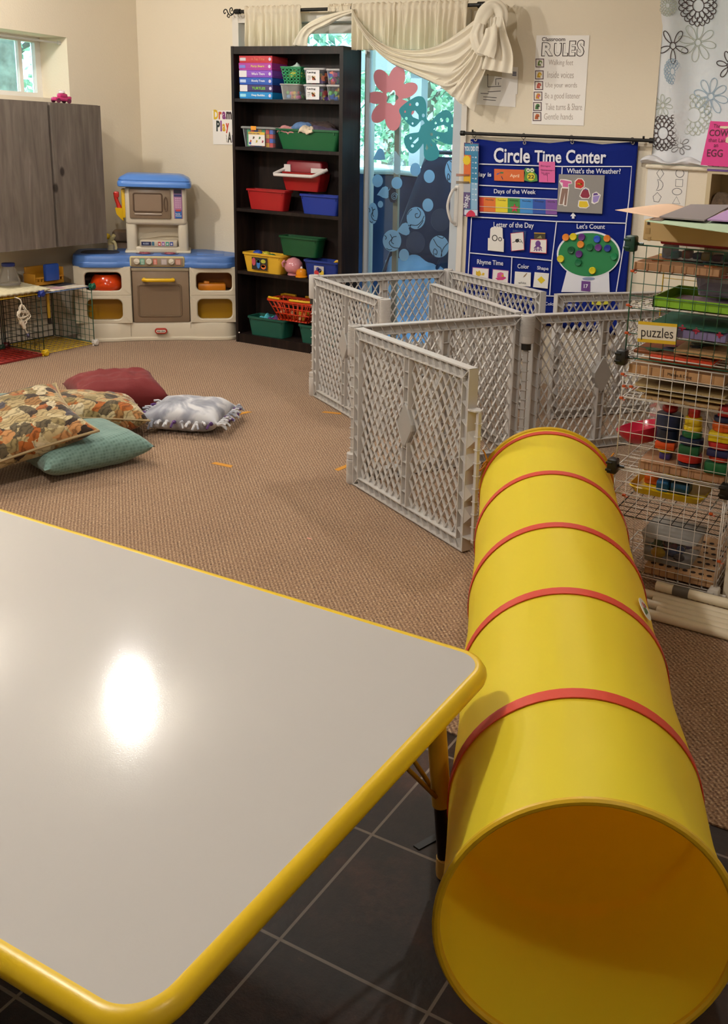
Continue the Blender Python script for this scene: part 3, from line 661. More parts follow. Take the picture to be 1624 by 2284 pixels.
# ================================================================== BOOKCASE
BX0, BX1, BY0, BY1, BH = -4.208, -3.358, 4.911, 5.105, 1.897
m_esp, t, b = nodemat('espresso_wood'); tc = N(t, 'ShaderNodeTexCoord'); mp = N(t, 'ShaderNodeMapping'); mp.inputs['Scale'].default_value = (18, 18, 1.6)
n = N(t, 'ShaderNodeTexNoise', Scale=2.0, Detail=6.0); t.links.new(tc.outputs['Object'], mp.inputs['Vector']); t.links.new(mp.outputs['Vector'], n.inputs['Vector'])
r = ramp(t, [(0.3, '#110a09'), (0.55, '#1b110e'), (0.75, '#33241d')]); t.links.new(n.outputs['Fac'], r.inputs['Fac']); t.links.new(r.outputs['Color'], b.inputs['Base Color']); b.inputs['Roughness'].default_value = .5; b.inputs['Specular IOR Level'].default_value = .3
bc = thing('bookcase', 'tall dark brown wooden bookcase full of bins and games', 'bookcase', ((BX0+BX1)/2, (BY0+BY1)/2, 0))
SH = [.060, .485, .895, 1.285, 1.583]
MB().box(BX0, BX0+.02, BY0, BY1, 0, BH).build('side_panel', m_esp, bc, smooth=False)
MB().box(BX1-.026, BX1, BY0, BY1, 0, BH).build('side_panel', m_esp, bc, smooth=False)
MB().box(BX0+.02, BX1-.026, BY0+.012, BY1, BH-.02, BH-.001).box(BX0+.02, BX1-.026, BY0+.001, BY0+.02, BH-.046, BH-.001).build('top_panel', m_esp, bc, smooth=False)
MB().box(BX0+.02, BX1-.026, BY1-.006, BY1, .02, BH-.02).build('back_panel', m_esp, bc, smooth=False)
for z in SH[1:]: MB().box(BX0+.02, BX1-.026, BY0+.003, BY1-.006, z-.02, z).build('shelf', m_esp, bc, smooth=False)
MB().box(BX0+.02, BX1-.026, BY0+.003, BY1-.006, .04, .06).build('shelf', m_esp, bc, smooth=False)
MB().box(BX0+.02, BX1-.026, BY0+.004, BY0+.02, 0, .04).build('kick_board', m_esp, bc, smooth=False)
MB().sph((BX0+.028, BY0-.001, .066), .005, n=10).build('push_pin', plastic('#e8e2da'), bc)
FR = Vector((0, -1, 0))
def front_label(par, x0, x1, z0, z1, y, h, name='label'):
    k = MB(); k.box(x0, x1, y-.0012, y, z0, z1); return k.build(name, mat(h, .6), par, smooth=False)
# ---- game boxes
SX0, SX1 = -4.168, -3.906
games = [('#158bd0', 'Deep Buddies', '#e9f2f4', 'light blue board game box at the bottom of the stack of games', '#9ee0f5'),
         ('#3a2a66', 'TURTLES', '#7fce3a', 'dark purple board game box with green lettering in the games stack', None),
         ('#2457b8', 'Bluesky Treats', '#e8eefa', 'dark blue board game box in the middle of the games stack', '#bcd0f2'),
         ('#8a4cc0', "Who's There", '#f2e8f8', 'violet board game box with white lettering in the games stack', None),
         ('#b23a9c', 'Party Bears', '#e0d070', 'magenta board game box second from top of the games stack', '#7d84d8'),
         ('#c8323c', 'A Tea Time', '#e07a60', 'red board game box on top of the games stack', '#d8d2d8')]
z = SH[4]; hs = [.043, .044, .043, .044, .044, .043]
for i, (c, s, tc_, lb, acc) in enumerate(games):
    h = hs[i]; dx = (0, .003, -.002, .001, -.003, -.001)[i]; x0, x1 = SX0+dx, SX1+dx; y0 = BY0+.026+.002*(i % 3)
    g = thing('board_game_box', lb, 'board game', ((x0+x1)/2, y0+.07, z), group='board games on the top shelf')
    MB().rbox(x0+.002, x1-.002, y0+.002, BY1-.008, z, z+h*.55, .0015, 1).build('box_base', mat(c, .5), g, smooth=False)
    MB().rbox(x0, x1, y0, BY1-.007, z+h*.18, z+h-.0005, .002, 1).build('box_lid', mat(c, .45), g, smooth=False)
    if acc: front_label(g, x0+.008, x0+.055, z+.012, z+.03, y0, acc, 'emblem')
    else: front_label(g, x0+.002, x0+.062, z+.002, z+h-.003, y0, '#e6e2e4', 'age_panel')
    text(s, g, (x0+.10, y0-.0012, z+h*.32), UX, UZ, w=.105, h=.016, m=mat(tc_, .5), bold=.02)
    MB().prism(circ((x1-.018, y0, z+h*.5), .010, n=14), FR*.001).build('emblem', mat('#d8cfe8', .5), g, smooth=False)
    z += h
# ---- perforated green basket on a clear ball tub
def holes_basket(par, x0, x1, y0, y1, z0, z1, tp, m):
    cx, cy = (x0+x1)/2, (y0+y1)/2; w, d, h = x1-x0, y1-y0, z1-z0; k = MB(); nx, nz = 5, 5
    def P(u, v, face):
        s = tp+(1-tp)*v; W_, D_ = w*s, d*s; zz = z0+h*v
        if face == 0: return Vector((cx-W_/2+W_*u, cy-D_/2, zz))
        if face == 1: return Vector((cx+W_/2, cy-D_/2+D_*u, zz))
        if face == 2: return Vector((cx+W_/2-W_*u, cy+D_/2, zz))
        return Vector((cx-W_/2, cy+D_/2-D_*u, zz))
    for fc in range(4):
        n_ = nx if fc % 2 == 0 else max(3, int(nx*d/w))
        for i in range(n_):
            for j in range(nz):
                u0, u1, v0, v1 = i/n_, (i+1)/n_, j/nz*.9, (j+1)/nz*.9
                ring = []; sq = []
                for q in range(12):
                    a = 2*pi*q/12; cu, cv = cos(a), sin(a); m_ = max(abs(cu), abs(cv))
                    ring.append(k.vv(P((u0+u1)/2+(u1-u0)*.33*cu, (v0+v1)/2+(v1-v0)*.33*cv, fc))); sq.append(k.vv(P((u0+u1)/2+(u1-u0)*.5*cu/m_, (v0+v1)/2+(v1-v0)*.5*cv/m_, fc)))
                for q in range(12): k.face([sq[q], sq[(q+1) % 12], ring[(q+1) % 12], ring[q]])
        k.quad(P(0, .9, fc), P(1, .9, fc), P(1, 1, fc), P(0, 1, fc))
    o = k.build('basket_wall', m, par, smooth=False, solid=.003)
    k = MB(); k.loft([rrect(w+.01, d+.01, .008, z1-.006, cx, cy), rrect(w+.01, d+.01, .008, z1, cx, cy), rrect(w-.004, d-.004, .006, z1, cx, cy), rrect(w-.004, d-.004, .006, z1-.006, cx, cy)], ring=True); k.box(cx-w*tp/2, cx+w*tp/2, cy-d*tp/2, cy+d*tp/2, z0, z0+.003)
    k.build('basket_rim', m, par); return o
yA = BY0+.03
t1 = thing('clear_tub', 'clear lidded tub of small coloured balls under the green basket', 'tub', (-3.775, yA+.06, SH[4]), group='clear tubs on the top shelf')
k = MB(); k.loft([rrect(.125, .11, .015, SH[4]+.001, -3.775, yA+.06), rrect(.148, .128, .018, SH[4]+.086, -3.775, yA+.06), rrect(.144, .124, .016, SH[4]+.086, -3.775, yA+.06), rrect(.121, .106, .014, SH[4]+.004, -3.775, yA+.06)]); k.build('tub_body', clear('#e8e6e0', .16), t1)
k = MB(); k.loft([rrect(.154, .134, .02, SH[4]+.087, -3.775, yA+.06), rrect(.158, .138, .02, SH[4]+.089, -3.775, yA+.06), rrect(.156, .136, .02, SH[4]+.095, -3.775, yA+.06)]); k.build('lid', clear('#f0ece6', .45), t1)
for i in range(16):
    c = ['#e0b820', '#d8509a', '#3a90d0', '#e07828', '#50a840', '#c03848'][i % 6]
    p = (-3.775+random.uniform(-.048, .048), yA+.06+random.uniform(-.042, .03), SH[4]+.017+.022*(i//9)+random.uniform(0, .006))
    k = MB(); k.sph(p, .012, n=10); k.build('toy_ball', plastic(c), label='small %s plastic ball inside the clear ball tub' % {'#e0b820': 'yellow', '#d8509a': 'pink', '#3a90d0': 'blue', '#e07828': 'orange', '#50a840': 'green', '#c03848': 'red'}[c], cat='ball', group='balls in the clear tub, %d colour' % (i % 6))
t1 = thing('plastic_basket', 'small green basket with round holes on the top shelf', 'basket', (-3.768, yA+.06, SH[4]+.096))
holes_basket(t1, -3.842, -3.690, yA, yA+.125, SH[4]+.096, SH[4]+.197, .76, plastic('#1f8a55', .45))
k = MB()
for i in range(9): k.sph((-3.768+random.uniform(-.05, .05), yA+.06+random.uniform(-.04, .04), SH[4]+.13+random.uniform(0, .03)), random.uniform(.014, .022), n=8)
k.build('basket_filling', mat('#c9c64e', .6), t1, kind='stuff')
k = MB(); k.surf(lambda u, v: (-3.80+.055*u+.01*sin(v*5), yA+.04+.06*v, SH[4]+.196+.028*sin(pi*u)*sin(pi*v)+.01*noise.noise((u*4, v*4, 0))), 10, 10); k.build('paper_napkin', mat('#cfe0d6', .8), label='crumpled pale napkin poking out of the green holed basket', cat='napkin', solid=.002)
# ---- clear tubs with printed label / toys
def clear_tub(x0, x1, z, h, lab, labelled, cols, d=.13):
    cx, cy = (x0+x1)/2, yA+d/2+.006; w = x1-x0
    tt = thing('clear_tub', lab, 'tub', (cx, cy, z), group='clear tubs on the top shelf')
    k = MB(); k.loft([rrect(w*.82, d*.82, .012, z+.001, cx, cy), rrect(w*.95, d*.95, .014, z+h-.012, cx, cy), rrect(w*.92, d*.92, .012, z+h-.012, cx, cy), rrect(w*.79, d*.79, .011, z+.004, cx, cy)]); k.build('tub_body', clear('#d8d8de', .06), tt)
    k = MB(); k.loft([rrect(w*.99, d*.99, .015, z+h-.012, cx, cy), rrect(w, d, .016, z+h-.010, cx, cy), rrect(w, d, .016, z+h-.003, cx, cy), rrect(w*.95, d*.95, .014, z+h-.001, cx, cy)]); k.build('lid', clear('#eceaea', .62, .3), tt)
    k = MB(); ms = [plastic(c) for c in cols]
    for i in range(26):
        k.mi = i % len(ms); s = random.uniform(.009, .013); px, py, pz = cx+random.uniform(-.36, .36)*w, cy+random.uniform(-.34, .34)*d, z+.014+random.uniform(0, h*.55)
        k.M = Matrix.Translation((px, py, pz)) @ Matrix.Rotation(random.uniform(0, 3), 4, 'Z') @ Matrix.Rotation(random.uniform(0, 3), 4, 'X')
        k.box(-s, s, -s, s, -s, s)
    k.M = Matrix(); k.build('toy_pieces', ms, tt, smooth=False, kind='stuff')
    if labelled:
        yf = cy-d*.45; lx0, lx1 = cx-w*.33, cx+w*.12
        lo = front_label(tt, lx0, lx1+.025, z+.006, z+h-.014, yf-.004, '#eceaea', 'printed_label')
        text('Lacing', lo, (lx0+.008, yf-.0055, z+h-.036), UX, UZ, w=.062, h=.014, m=mat('#2a2626', .6), bold=.03)
        for i in range(3): text(('mini beads', 'set of 20', 'ages 3+')[i], lo, (lx0+.010, yf-.0055, z+h*.46-i*.010), UX, UZ, w=.022, h=.005, m=mat('#4a4646', .6))
        for dx, dz, c, r_ in ((.05, .022, '#b0542a', .010), (.058, .030, '#c8a070', .008), (.044, .032, '#7a6a3a', .007), (.062, .018, '#5a3020', .006)):
            k = MB(); k.prism(circ((lx0+dx+.002, yf-.0052, z+dz+.01), r_, n=10), FR*.0008); k.build('printed_picture', mat(c, .6), lo, smooth=False)
c1 = ['#e06a28', '#3aa85a', '#7a4aa8', '#d83a4a', '#3a68c0', '#e0c030']
clear_tub(-3.682, -3.520, SH[4], .096, 'clear tub with white printed label, lower of the labelled pair', True, c1)
clear_tub(-3.680, -3.519, SH[4]+.096, .096, 'clear tub with white printed label, upper of the labelled pair', True, c1)
clear_tub(-3.512, -3.388, SH[4], .096, 'clear tub of orange and blue toy pieces, right end of top shelf, lower', False, ['#e87a20', '#2f68c0', '#e0c83a', '#58b040'])
clear_tub(-3.513, -3.389, SH[4]+.096, .092, 'clear tub of letters in orange and purple, right end of top shelf, upper', False, ['#e8683a', '#6a48b8', '#d05090', '#4ab070', '#5a70c8'])
# ---- shelf 2: block tub, green bin with clothes
def bin_(name, label, x0, x1, z, h, c, d=.15, taper=.84, y0=None, group=None, r=.02):
    y0 = BY0+.012 if y0 is None else y0; cx, cy = (x0+x1)/2, y0+d/2
    o = thing(name, label, 'bin', (cx, cy, z), group=group)
    k = MB(); tub(k, cx, cy, z+.001, x1-x0-.016, d-.012, h-.001, taper, r=r); k.build('bin_body', plastic(c, .42), o)
    k = MB(); k.rbox(cx-(x1-x0)*.42, cx-(x1-x0)*.40, y0+.003, y0+.012, z+h-.03, z+h-.01, .002, 1).rbox(cx+(x1-x0)*.40, cx+(x1-x0)*.42, y0+.003, y0+.012, z+h-.03, z+h-.01, .002, 1); k.build('rim_rib', plastic(c, .42), o)
    return o
BG = 'open plastic bins in the bookcase'
z = SH[3]; bx = thing('clear_tub', 'clear tub of linking cubes with printed card on the second shelf', 'tub', (-4.01, BY0+.09, z))
k = MB(); k.loft([rrect(.235, .14, .012, z+.001, -4.008, BY0+.09), rrect(.262, .16, .014, z+.115, -4.008, BY0+.09), rrect(.258, .156, .012, z+.115, -4.008, BY0+.09), rrect(.231, .136, .011, z+.004, -4.008, BY0+.09)]); k.build('tub_body', clear('#d8dce0', .05), bx)
k = MB(); k.loft([rrect(.278, .172, .016, z+.116, -4.008, BY0+.09), rrect(.28, .175, .016, z+.118, -4.008, BY0+.09), rrect(.28, .175, .016, z+.127, -4.008, BY0+.09), rrect(.262, .16, .014, z+.13, -4.008, BY0+.09)]); k.build('lid', clear('#e0e2e0', .4), bx)
k = MB(); cols = ['#2fa060', '#e0a020', '#d83a3a', '#3a60c8', '#d05a90', '#e06a28']; ms = [plastic(c) for c in cols]
for i in range(7):
    for j in range(4):
        k.mi = [0, 4, 3, 3, 5, 1, 2][i] if j % 2 == 0 else [0, 2, 3, 1, 0, 2, 3][i]; x = -4.008-.105+i*.030; zz = z+.006+j*.027
        k.box(x, x+.026, BY0+.03, BY0+.056, zz, zz+.025)
k.build('linking_cubes', ms, bx, smooth=False, kind='stuff')
lo = front_label(bx, -4.085, -3.955, z+.012, z+.096, BY0+.011, '#e8e4e0', 'printed_card')
front_label(lo, -4.085, -3.955, z+.080, z+.096, BY0+.0095, '#e0b840', 'title_band')
text('Maths Link Cubes', lo, (-4.08, BY0+.008, z+.083), UX, UZ, w=.085, h=.009, m=mat('#2a3a8a', .6))
for i in range(5):
    k = MB(); k.prism([(-4.075+i*.024+dx, BY0+.0098, z+.03+(i % 2)*.022+dz) for dx, dz in ((0, 0), (.012, .003), (.016, .014), (.004, .017))], FR*.001); k.build('printed_picture', mat(['#c05a3a', '#5a4a3a', '#b8a040', '#4a7a4a', '#a04a5a'][i], .6), lo, smooth=False)
MB().prism(circ((-4.072, BY0+.0098, z+.026), .009, n=12), FR*.001).build('emblem', mat('#2a4aa0', .5), lo, smooth=False)
front_label(bx, -4.058, -4.016, z+.108, z+.132, BY0+.002, '#e89a28', 'orange_tape')
gbin = bin_('storage_bin', 'large green bin heaped with dress up clothes, right on second shelf', -3.885, -3.388, SH[3], .125, '#0d5a30', d=.17, group=BG)
for i, (c, x, yy, zz, sx, lab) in enumerate((('#c98a8a', -3.80, .06, .135, 1.0, 'dusty pink cloth bundle at left of the clothes in the green bin'), ('#5a7aa8', -3.70, .075, .160, 1.1, 'denim blue cloth bundle in the middle of the green bin'), ('#d8c8b0', -3.64, .045, .138, .8, 'cream cloth with red and yellow print in the green bin'), ('#4a4058', -3.55, .07, .14, 1.5, 'dark purple cloth at right in the green bin'), ('#3a2c28', -3.60, .11, .165, 1.7, 'dark sequinned cloth at back of the green bin'))):
    k = MB()
    k.surf(lambda u, v: (x+(u-.5)*.13*sx+.012*noise.noise((u*3, v*3, i+9)), BY0+yy+(v-.5)*.08, SH[3]+zz-.035+.04*(max(0, sin(pi*u)*sin(pi*v)))**.4+.014*noise.noise((u*2.4+i, v*2.4, i*3))+.007*noise.noise((u*7, v*7, i))), 30, 22)
    k.build('folded_cloth', mat(c, .9, bump=.3, bscale=70, var=.3, vscale=25), label=lab, cat='cloth', group='dress up clothes in the green bin', solid=.006)
k = MB()
for i in range(5): k.prism(circ((-3.665+i*.014, BY0+.026, SH[3]+.150+(i % 2)*.012), .008, n=6), FR*.001)
# ---- shelf 3
car = thing('caddy_box', 'red tool caddy box with white carrying handle resting on the red and blue bins', 'caddy', (-3.71, BY0+.12, SH[2]+.136), group=None)
z = SH[2]; zc = z+.0
k = MB(); k.loft([rrect(.25, .10, .01, zc+.136, -3.715, BY0+.118), rrect(.285, .115, .012, zc+.20, -3.715, BY0+.118), rrect(.287, .117, .012, zc+.202, -3.715, BY0+.118), rrect(.30, .12, .012, zc+.25, -3.715, BY0+.118), rrect(.29, .11, .012, zc+.25, -3.715, BY0+.118), rrect(.24, .09, .01, zc+.14, -3.715, BY0+.118)]); k.build('box_body', plastic('#9a1515', .4), car)
k = MB(); k.loft([rrect(.285, .085, .014, zc+.25, -3.722, BY0+.142), rrect(.275, .08, .014, zc+.31, -3.722, BY0+.142), rrect(.255, .065, .014, zc+.322, -3.722, BY0+.142)]); k.build('lid', plastic('#861522', .4), car)
k = MB(); hz = zc+.245; k.tube([(-3.87, BY0+.10, hz+.02), (-3.90, BY0+.03, hz-.012), (-3.89, BY0+.02, hz-.016), (-3.60, BY0+.02, hz-.014), (-3.585, BY0+.03, hz-.008), (-3.54, BY0+.10, hz+.03)], .011, 8)
k.box(-3.87, -3.82, BY0+.094, BY0+.10, hz+.005, hz+.05).box(-3.66, -3.56, BY0+.094, BY0+.10, hz+.005, hz+.035)
k.build('carrying_handle', plastic('#ded6d2', .4), car)
bin_('storage_bin', 'bright red open bin at left of third shelf', -4.125, -3.803, SH[2], .130, '#a01618', d=.105, taper=.86, group=BG)
bin_('storage_bin', 'royal blue open bin at right of third shelf', -3.700, -3.390, SH[2], .122, '#15308f', d=.105, taper=.86, group=BG)
# ---- shelf 4
yb = bin_('storage_bin', 'yellow open bin with a picture card on its front', -4.165, -3.830, SH[3-2], .126, '#e0b030', d=.12, taper=.86, group=BG)
pc = front_label(yb, -4.075, -3.948, SH[1]+.02, SH[1]+.10, BY0+.0135, '#231f1c', 'picture_card')
for x, zz, rx, rz, c in ((-4.058, .07, .016, .026, '#b84a5a'), (-4.02, .058, .014, .03, '#3a78c0'), (-4.02, .075, .014, .011, '#6a9a3a'), (-3.98, .078, .02, .013, '#b8b83a'), (-3.978, .042, .02, .016, '#d8702a'), (-3.98, .046, .016, .008, '#e0c040')):
    k = MB(); k.prism(circ((x, BY0+.0118, SH[1]+zz), rx, ry=rz, n=16), FR*.001); k.build('printed_picture', mat(c, .6), pc, smooth=False)
for x, zz, rr, c, lab in ((-4.07, .128, .035, '#2a4aa8', 'blue toy piece sticking out of the yellow bin'), (-4.0, .13, .03, '#b8b030', 'olive yellow toy dome in the yellow bin'), (-3.955, .118, .03, '#1f6a4a', 'dark green toy dome in the yellow bin')):
    k = MB(); k.sph((x, BY0+.07, SH[1]+zz-.012), rr, sz=.7); k.build('toy_piece', plastic(c), label=lab, cat='toy')
gn = bin_('storage_bin', 'dark green open bin resting on top of other bins on the fourth shelf', -3.895, -3.572, SH[1]+.128, .126, '#0d4a28', d=.115, taper=.86, group=BG, y0=BY0+.05)
bb = bin_('storage_bin', 'blue open bin with small picture card at right of fourth shelf', -3.668, -3.388, SH[1], .122, '#162f80', d=.14, taper=.86, group=BG)
pc = front_label(bb, -3.575, -3.50, SH[1]+.03, SH[1]+.09, BY0+.0135, '#b8b4b4', 'picture_card')
for x, zz, rx, c in ((-3.555, .045, .018, '#c03038'), (-3.53, .062, .014, '#2a2a5a'), (-3.515, .048, .016, '#d8b83a'), (-3.545, .07, .013, '#3a3a8a')):
    k = MB(); k.prism(circ((x, BY0+.0118, SH[1]+zz), rx, n=12), FR*.001); k.build('printed_picture', mat(c, .6), pc, smooth=False)
k = MB(); k.tube(spline([(-3.445, BY0+.05, SH[1]+.112), (-3.42, BY0+.04, SH[1]+.128), (-3.39, BY0+.045, SH[1]+.13)], 6), .009, 8); k.build('toy_banana', plastic('#e0b020'), label='yellow toy banana resting on the edge of the blue bin', cat='toy food')
pg = thing('toy_piggy', 'pink glossy toy piggy bank between the yellow and blue bins', 'toy', (-3.772, BY0+.06, SH[1]))
k = MB(); k.lathe([(.030, .0), (.040, .004), (.040, .012), (.034, .017), (.052, .03), (.062, .055), (.056, .085), (.036, .108), (.010, .118), (.001, .119)], (-3.772, BY0+.062, SH[1]+.001), 24); k.build('body', plastic('#d08a92', .18), pg)
k = MB(); k.tube(spline([(-3.795, BY0+.005, SH[1]+.10), (-3.81, BY0-.004, SH[1]+.085), (-3.806, BY0-.002, SH[1]+.06)], 6), lambda q: .011*(1-.6*q), 8); k.build('ear', plastic('#c27a84', .18), pg)
tp = thing('toy_teapot', 'small orange toy kettle with white knob beside the blue bin', 'toy', (-3.678, BY0+.04, SH[1]))
k = MB(); k.lathe([(.036, .0), (.040, .002), (.040, .010), (.034, .013), (.036, .03), (.030, .048), (.014, .056), (.001, .057)], (-3.69, BY0+.036, SH[1]+.001), 22); k.build('body', plastic('#e08a12', .2), tp)
k = MB(); k.sph((-3.69, BY0+.036, SH[1]+.062), .009, n=10); k.build('knob', plastic('#d8d0d4', .3), tp)
# ---- shelf 5 (bottom)
t1b = bin_('storage_bin', 'teal open bin holding purple cloth at left of bottom shelf', -4.130, -3.815, SH[0], .126, '#185446', d=.15, taper=.88, group=BG)
t2b = bin_('storage_bin', 'teal open bin at right of bottom shelf, half hidden by the fence', -3.712, -3.395, SH[0], .120, '#185446', d=.15, taper=.88, group=BG)
for x, c, lab, sx in ((-4.0, '#4aa8b8', 'aqua cloth lying in the left teal bin', .8), (-3.92, '#5a2a6a', 'purple cloth lying in the left teal bin', 1.0), (-3.89, '#a84a30', 'rust cloth lying in the left teal bin', .6)):
    k = MB(); k.surf(lambda u, v: (x+(u-.5)*.10*sx, BY0+.075+(v-.5)*.08, SH[0]+.115+.024*sin(pi*u)*sin(pi*v)+.01*sin(u*11+v*5)), 12, 10); k.build('folded_cloth', mat(c, .9), label=lab, cat='cloth', solid=.006)
ob = thing('shopping_basket', 'orange toy shopping basket with yellow handles on the teal bins', 'basket', (-3.77, BY0+.08, SH[0]+.128))
zb0, zb1, cxb, cyb = SH[0]+.128, SH[0]+.262, -3.762, BY0+.09; m_org = plastic('#d23a14', .4); k = MB()
def obp(u, v, sd):
    s = .60+.40*v; W_, D_ = .37*s, .155*s; zz = zb0+(zb1-zb0)*v
    return [Vector((cxb-W_/2+W_*u, cyb-D_/2, zz)), Vector((cxb+W_/2, cyb-D_/2+D_*u, zz)), Vector((cxb+W_/2-W_*u, cyb+D_/2, zz)), Vector((cxb-W_/2, cyb+D_/2-D_*u, zz))][sd]
for sd in range(4):
    n_ = 9 if sd % 2 == 0 else 4
    for i in range(n_+1): k.tube([obp(i/n_, 0, sd), obp(i/n_, 1, sd)], .0042, 6)
    for v in (0, .33, .62): k.tube([obp(0, v, sd), obp(1, v, sd)], .004, 6)
k.box(cxb-.37*.3, cxb+.37*.3, cyb-.155*.3, cyb+.155*.3, zb0, zb0+.003)
k.build('basket_wall', m_org, ob)
k = MB(); k.loft([rrect(.375, .16, .02, zb1-.012, cxb, cyb), rrect(.39, .175, .024, zb1-.010, cxb, cyb), rrect(.39, .175, .024, zb1+.004, cxb, cyb), rrect(.365, .15, .018, zb1+.004, cxb, cyb), rrect(.36, .145, .018, zb1-.012, cxb, cyb)], ring=True); k.build('basket_rim', m_org, ob)
for sg in (-1, 1):
    k = MB(); yy = cyb+sg*.05; k.tube([(cxb-.185, cyb+sg*.062, zb1+.008), (cxb-.17, cyb+sg*.085, zb1+.012), (cxb-.08, cyb+sg*.088, zb1+.010)], .008, 8).tube([(cxb+.0, cyb+sg*.088, zb1+.010), (cxb+.14, cyb+sg*.088, zb1+.012), (cxb+.185, cyb+sg*.062, zb1+.014)], .008, 8)
    k.build('handle', plastic('#e2b010', .35), ob)
for i in range(16):
    c = ['#e07a3a', '#d8b030', '#c03a2a', '#e0a880'][i % 4]; k = MB(); k.sph((cxb+random.uniform(-.10, .10), cyb+random.uniform(-.04, .04), zb0+.022+.026*(i//8)), .018, sx=random.uniform(.8, 1.4), n=10)
    k.build('toy_food', plastic(c), label={'#e07a3a': 'orange', '#d8b030': 'yellow', '#c03a2a': 'red', '#e0a880': 'peach'}[c]+' toy food inside the orange shopping basket', cat='toy food', group='toy food in the orange basket, kind %d' % (i % 4))
# gold wire hook hanging above the bookcase
p = Yp(658, 92, BY0+.12)
k = MB(); zr = Yp(660, 20, YB-.1).z
k.tube([(p.x, p.y, zr), (p.x+.001, p.y, p.z+.09)], .0015, 6).tube(spline([(p.x, p.y, p.z+.09), (p.x+.02, p.y, p.z+.07), (p.x-.02, p.y, p.z+.035), (p.x+.012, p.y, p.z+.02), (p.x-.012, p.y, p.z-.01), (p.x-.02, p.y, BH+.004)], 8), .0025, 6)
k.tube(spline([(p.x-.02, p.y, BH+.004), (p.x, p.y, BH+.003), (p.x+.012, p.y, p.z+.04)], 6), .002, 6)
k.build('wire_hanger', mat('#8a5a24', .35, metal=.8), label='bronze wire plant hanger dangling from the rod above the bookcase', cat='hanger')
# ================================================================== WALL CABINET
CX1 = -4.91
m_gw, t, b = nodemat('grey_stained_wood'); tc = N(t, 'ShaderNodeTexCoord'); mp = N(t, 'ShaderNodeMapping'); mp.inputs['Scale'].default_value = (9, 9, .9)
n = N(t, 'ShaderNodeTexNoise', Scale=3.0, Detail=7.0, Roughness=.6, Distortion=.6); t.links.new(tc.outputs['Object'], mp.inputs['Vector']); t.links.new(mp.outputs['Vector'], n.inputs['Vector'])
r = ramp(t, [(0.28, '#594f47'), (0.5, '#6c6259'), (0.66, '#7a6f66'), (0.78, '#9c9186')]); t.links.new(n.outputs['Fac'], r.inputs['Fac'])
v = N(t, 'ShaderNodeTexVoronoi', Scale=1.0); mp2 = N(t, 'ShaderNodeMapping'); mp2.inputs['Scale'].default_value = (4.2, 4.2, 2.4); t.links.new(tc.outputs['Object'], mp2.inputs['Vector']); t.links.new(mp2.outputs['Vector'], v.inputs['Vector'])
r2 = ramp(t, [(0.0, '#4a382c'), (.05, '#5e4c3e'), (.085, '#ffffff')]); t.links.new(v.outputs['Distance'], r2.inputs['Fac'])
mx = N(t, 'ShaderNodeMixRGB', blend_type='MULTIPLY'); mx.inputs['Fac'].default_value = .9; t.links.new(r.outputs['Color'], mx.inputs['Color1']); t.links.new(r2.outputs['Color'], mx.inputs['Color2']); t.links.new(mx.outputs['Color'], b.inputs['Base Color']); b.inputs['Roughness'].default_value = .6
cb = thing('wall_cabinet', 'grey stained wooden two door cabinet hung on the left wall below the window', 'cabinet', (-5.06, 4.09, .637))
MB().box(XL, CX1-.022, 3.67, 4.49, .637, 1.502).build('cabinet_body', m_gw, cb, smooth=False)
MB().box(CX1-.02, CX1, 3.672, 4.088, .639, 1.50).build('door', m_gw, cb, smooth=False)
MB().box(CX1-.02, CX1, 4.110, 4.489, .639, 1.50).build('door', m_gw, cb, smooth=False)
# pink toy car with crown on the cabinet
p = Xp(140, 228, CX1-.06); t = thing('toy_car', 'tiny pink toy car standing on the wall cabinet', 'toy car', (p.x, p.y, 1.502)); z = 1.502
k = MB(); y0 = Xp(118, 228, p.x).y; y1 = Xp(156, 228, p.x).y; ym = (y0+y1)/2
k.M = Matrix.Translation((p.x, ym, z)) @ Matrix.Scale((y1-y0)/.12, 4)
k.rbox(-.022, .022, -.058, .058, .010, .032, .009, 2).rbox(-.018, .018, -.02, .035, .028, .055, .010, 2).rbox(-.02, .02, .03, .06, .024, .04, .007, 2); k.build('body', plastic('#b8326a', .25), t)
for yy in (-.038, .036):
    for sx in (-1, 1):
        k = MB(); k.M = Matrix.Translation((p.x, ym, z)) @ Matrix.Scale((y1-y0)/.12, 4); k.cyl((sx*.018, yy, .013), (sx*.026, yy, .013), .013, 12); k.build('wheel', plastic('#6a2440', .4), t)
k = MB(); k.M = Matrix.Translation((p.x, ym, z)) @ Matrix.Scale((y1-y0)/.12, 4)
k.lathe([(.013, .055), (.016, .058), (.015, .066), (.011, .066)], (0, .008, 0), 14)
for i in range(6): k.sph((.015*cos(i*pi/3), .008+.015*sin(i*pi/3), .071), .003, n=6)
k.build('crown', plastic('#e8d8dc', .3), t)
# ================================================================== WIRE CUBES (left)
def wire_grid(k, O, U, Vv, n=9, size=.36, r=.0016, rf=.0028):
    O, U, Vv = Vector(O), Vector(U), Vector(Vv)
    for i in range(n+1):
        rr = rf if i in (0, n) else r; q = size*i/n
        k.cyl(O+U*q, O+U*q+Vv*size, rr, 6); k.cyl(O+Vv*q, O+Vv*q+U*size, rr, 6)
def connector(par, p, ax, c):
    k = MB(); p = Vector(p); ax = Vector(ax).normalized(); a = ax.orthogonal().normalized(); b_ = ax.cross(a)
    k.cyl(p-ax*.012, p+ax*.014, .019, 14).cyl(p+ax*.014, p+ax*.02, .019, 14, r2=.012)
    for q in (a, -a, b_, -b_): k.cyl(p, p+q*.026, .006, 6)
    return k.build('connector', plastic(c, .45), par)
cu = thing('wire_cube_rack', 'coloured wire grid cube rack on the floor under the grey wall cabinet', 'rack', (-5.0, 3.88, 0))
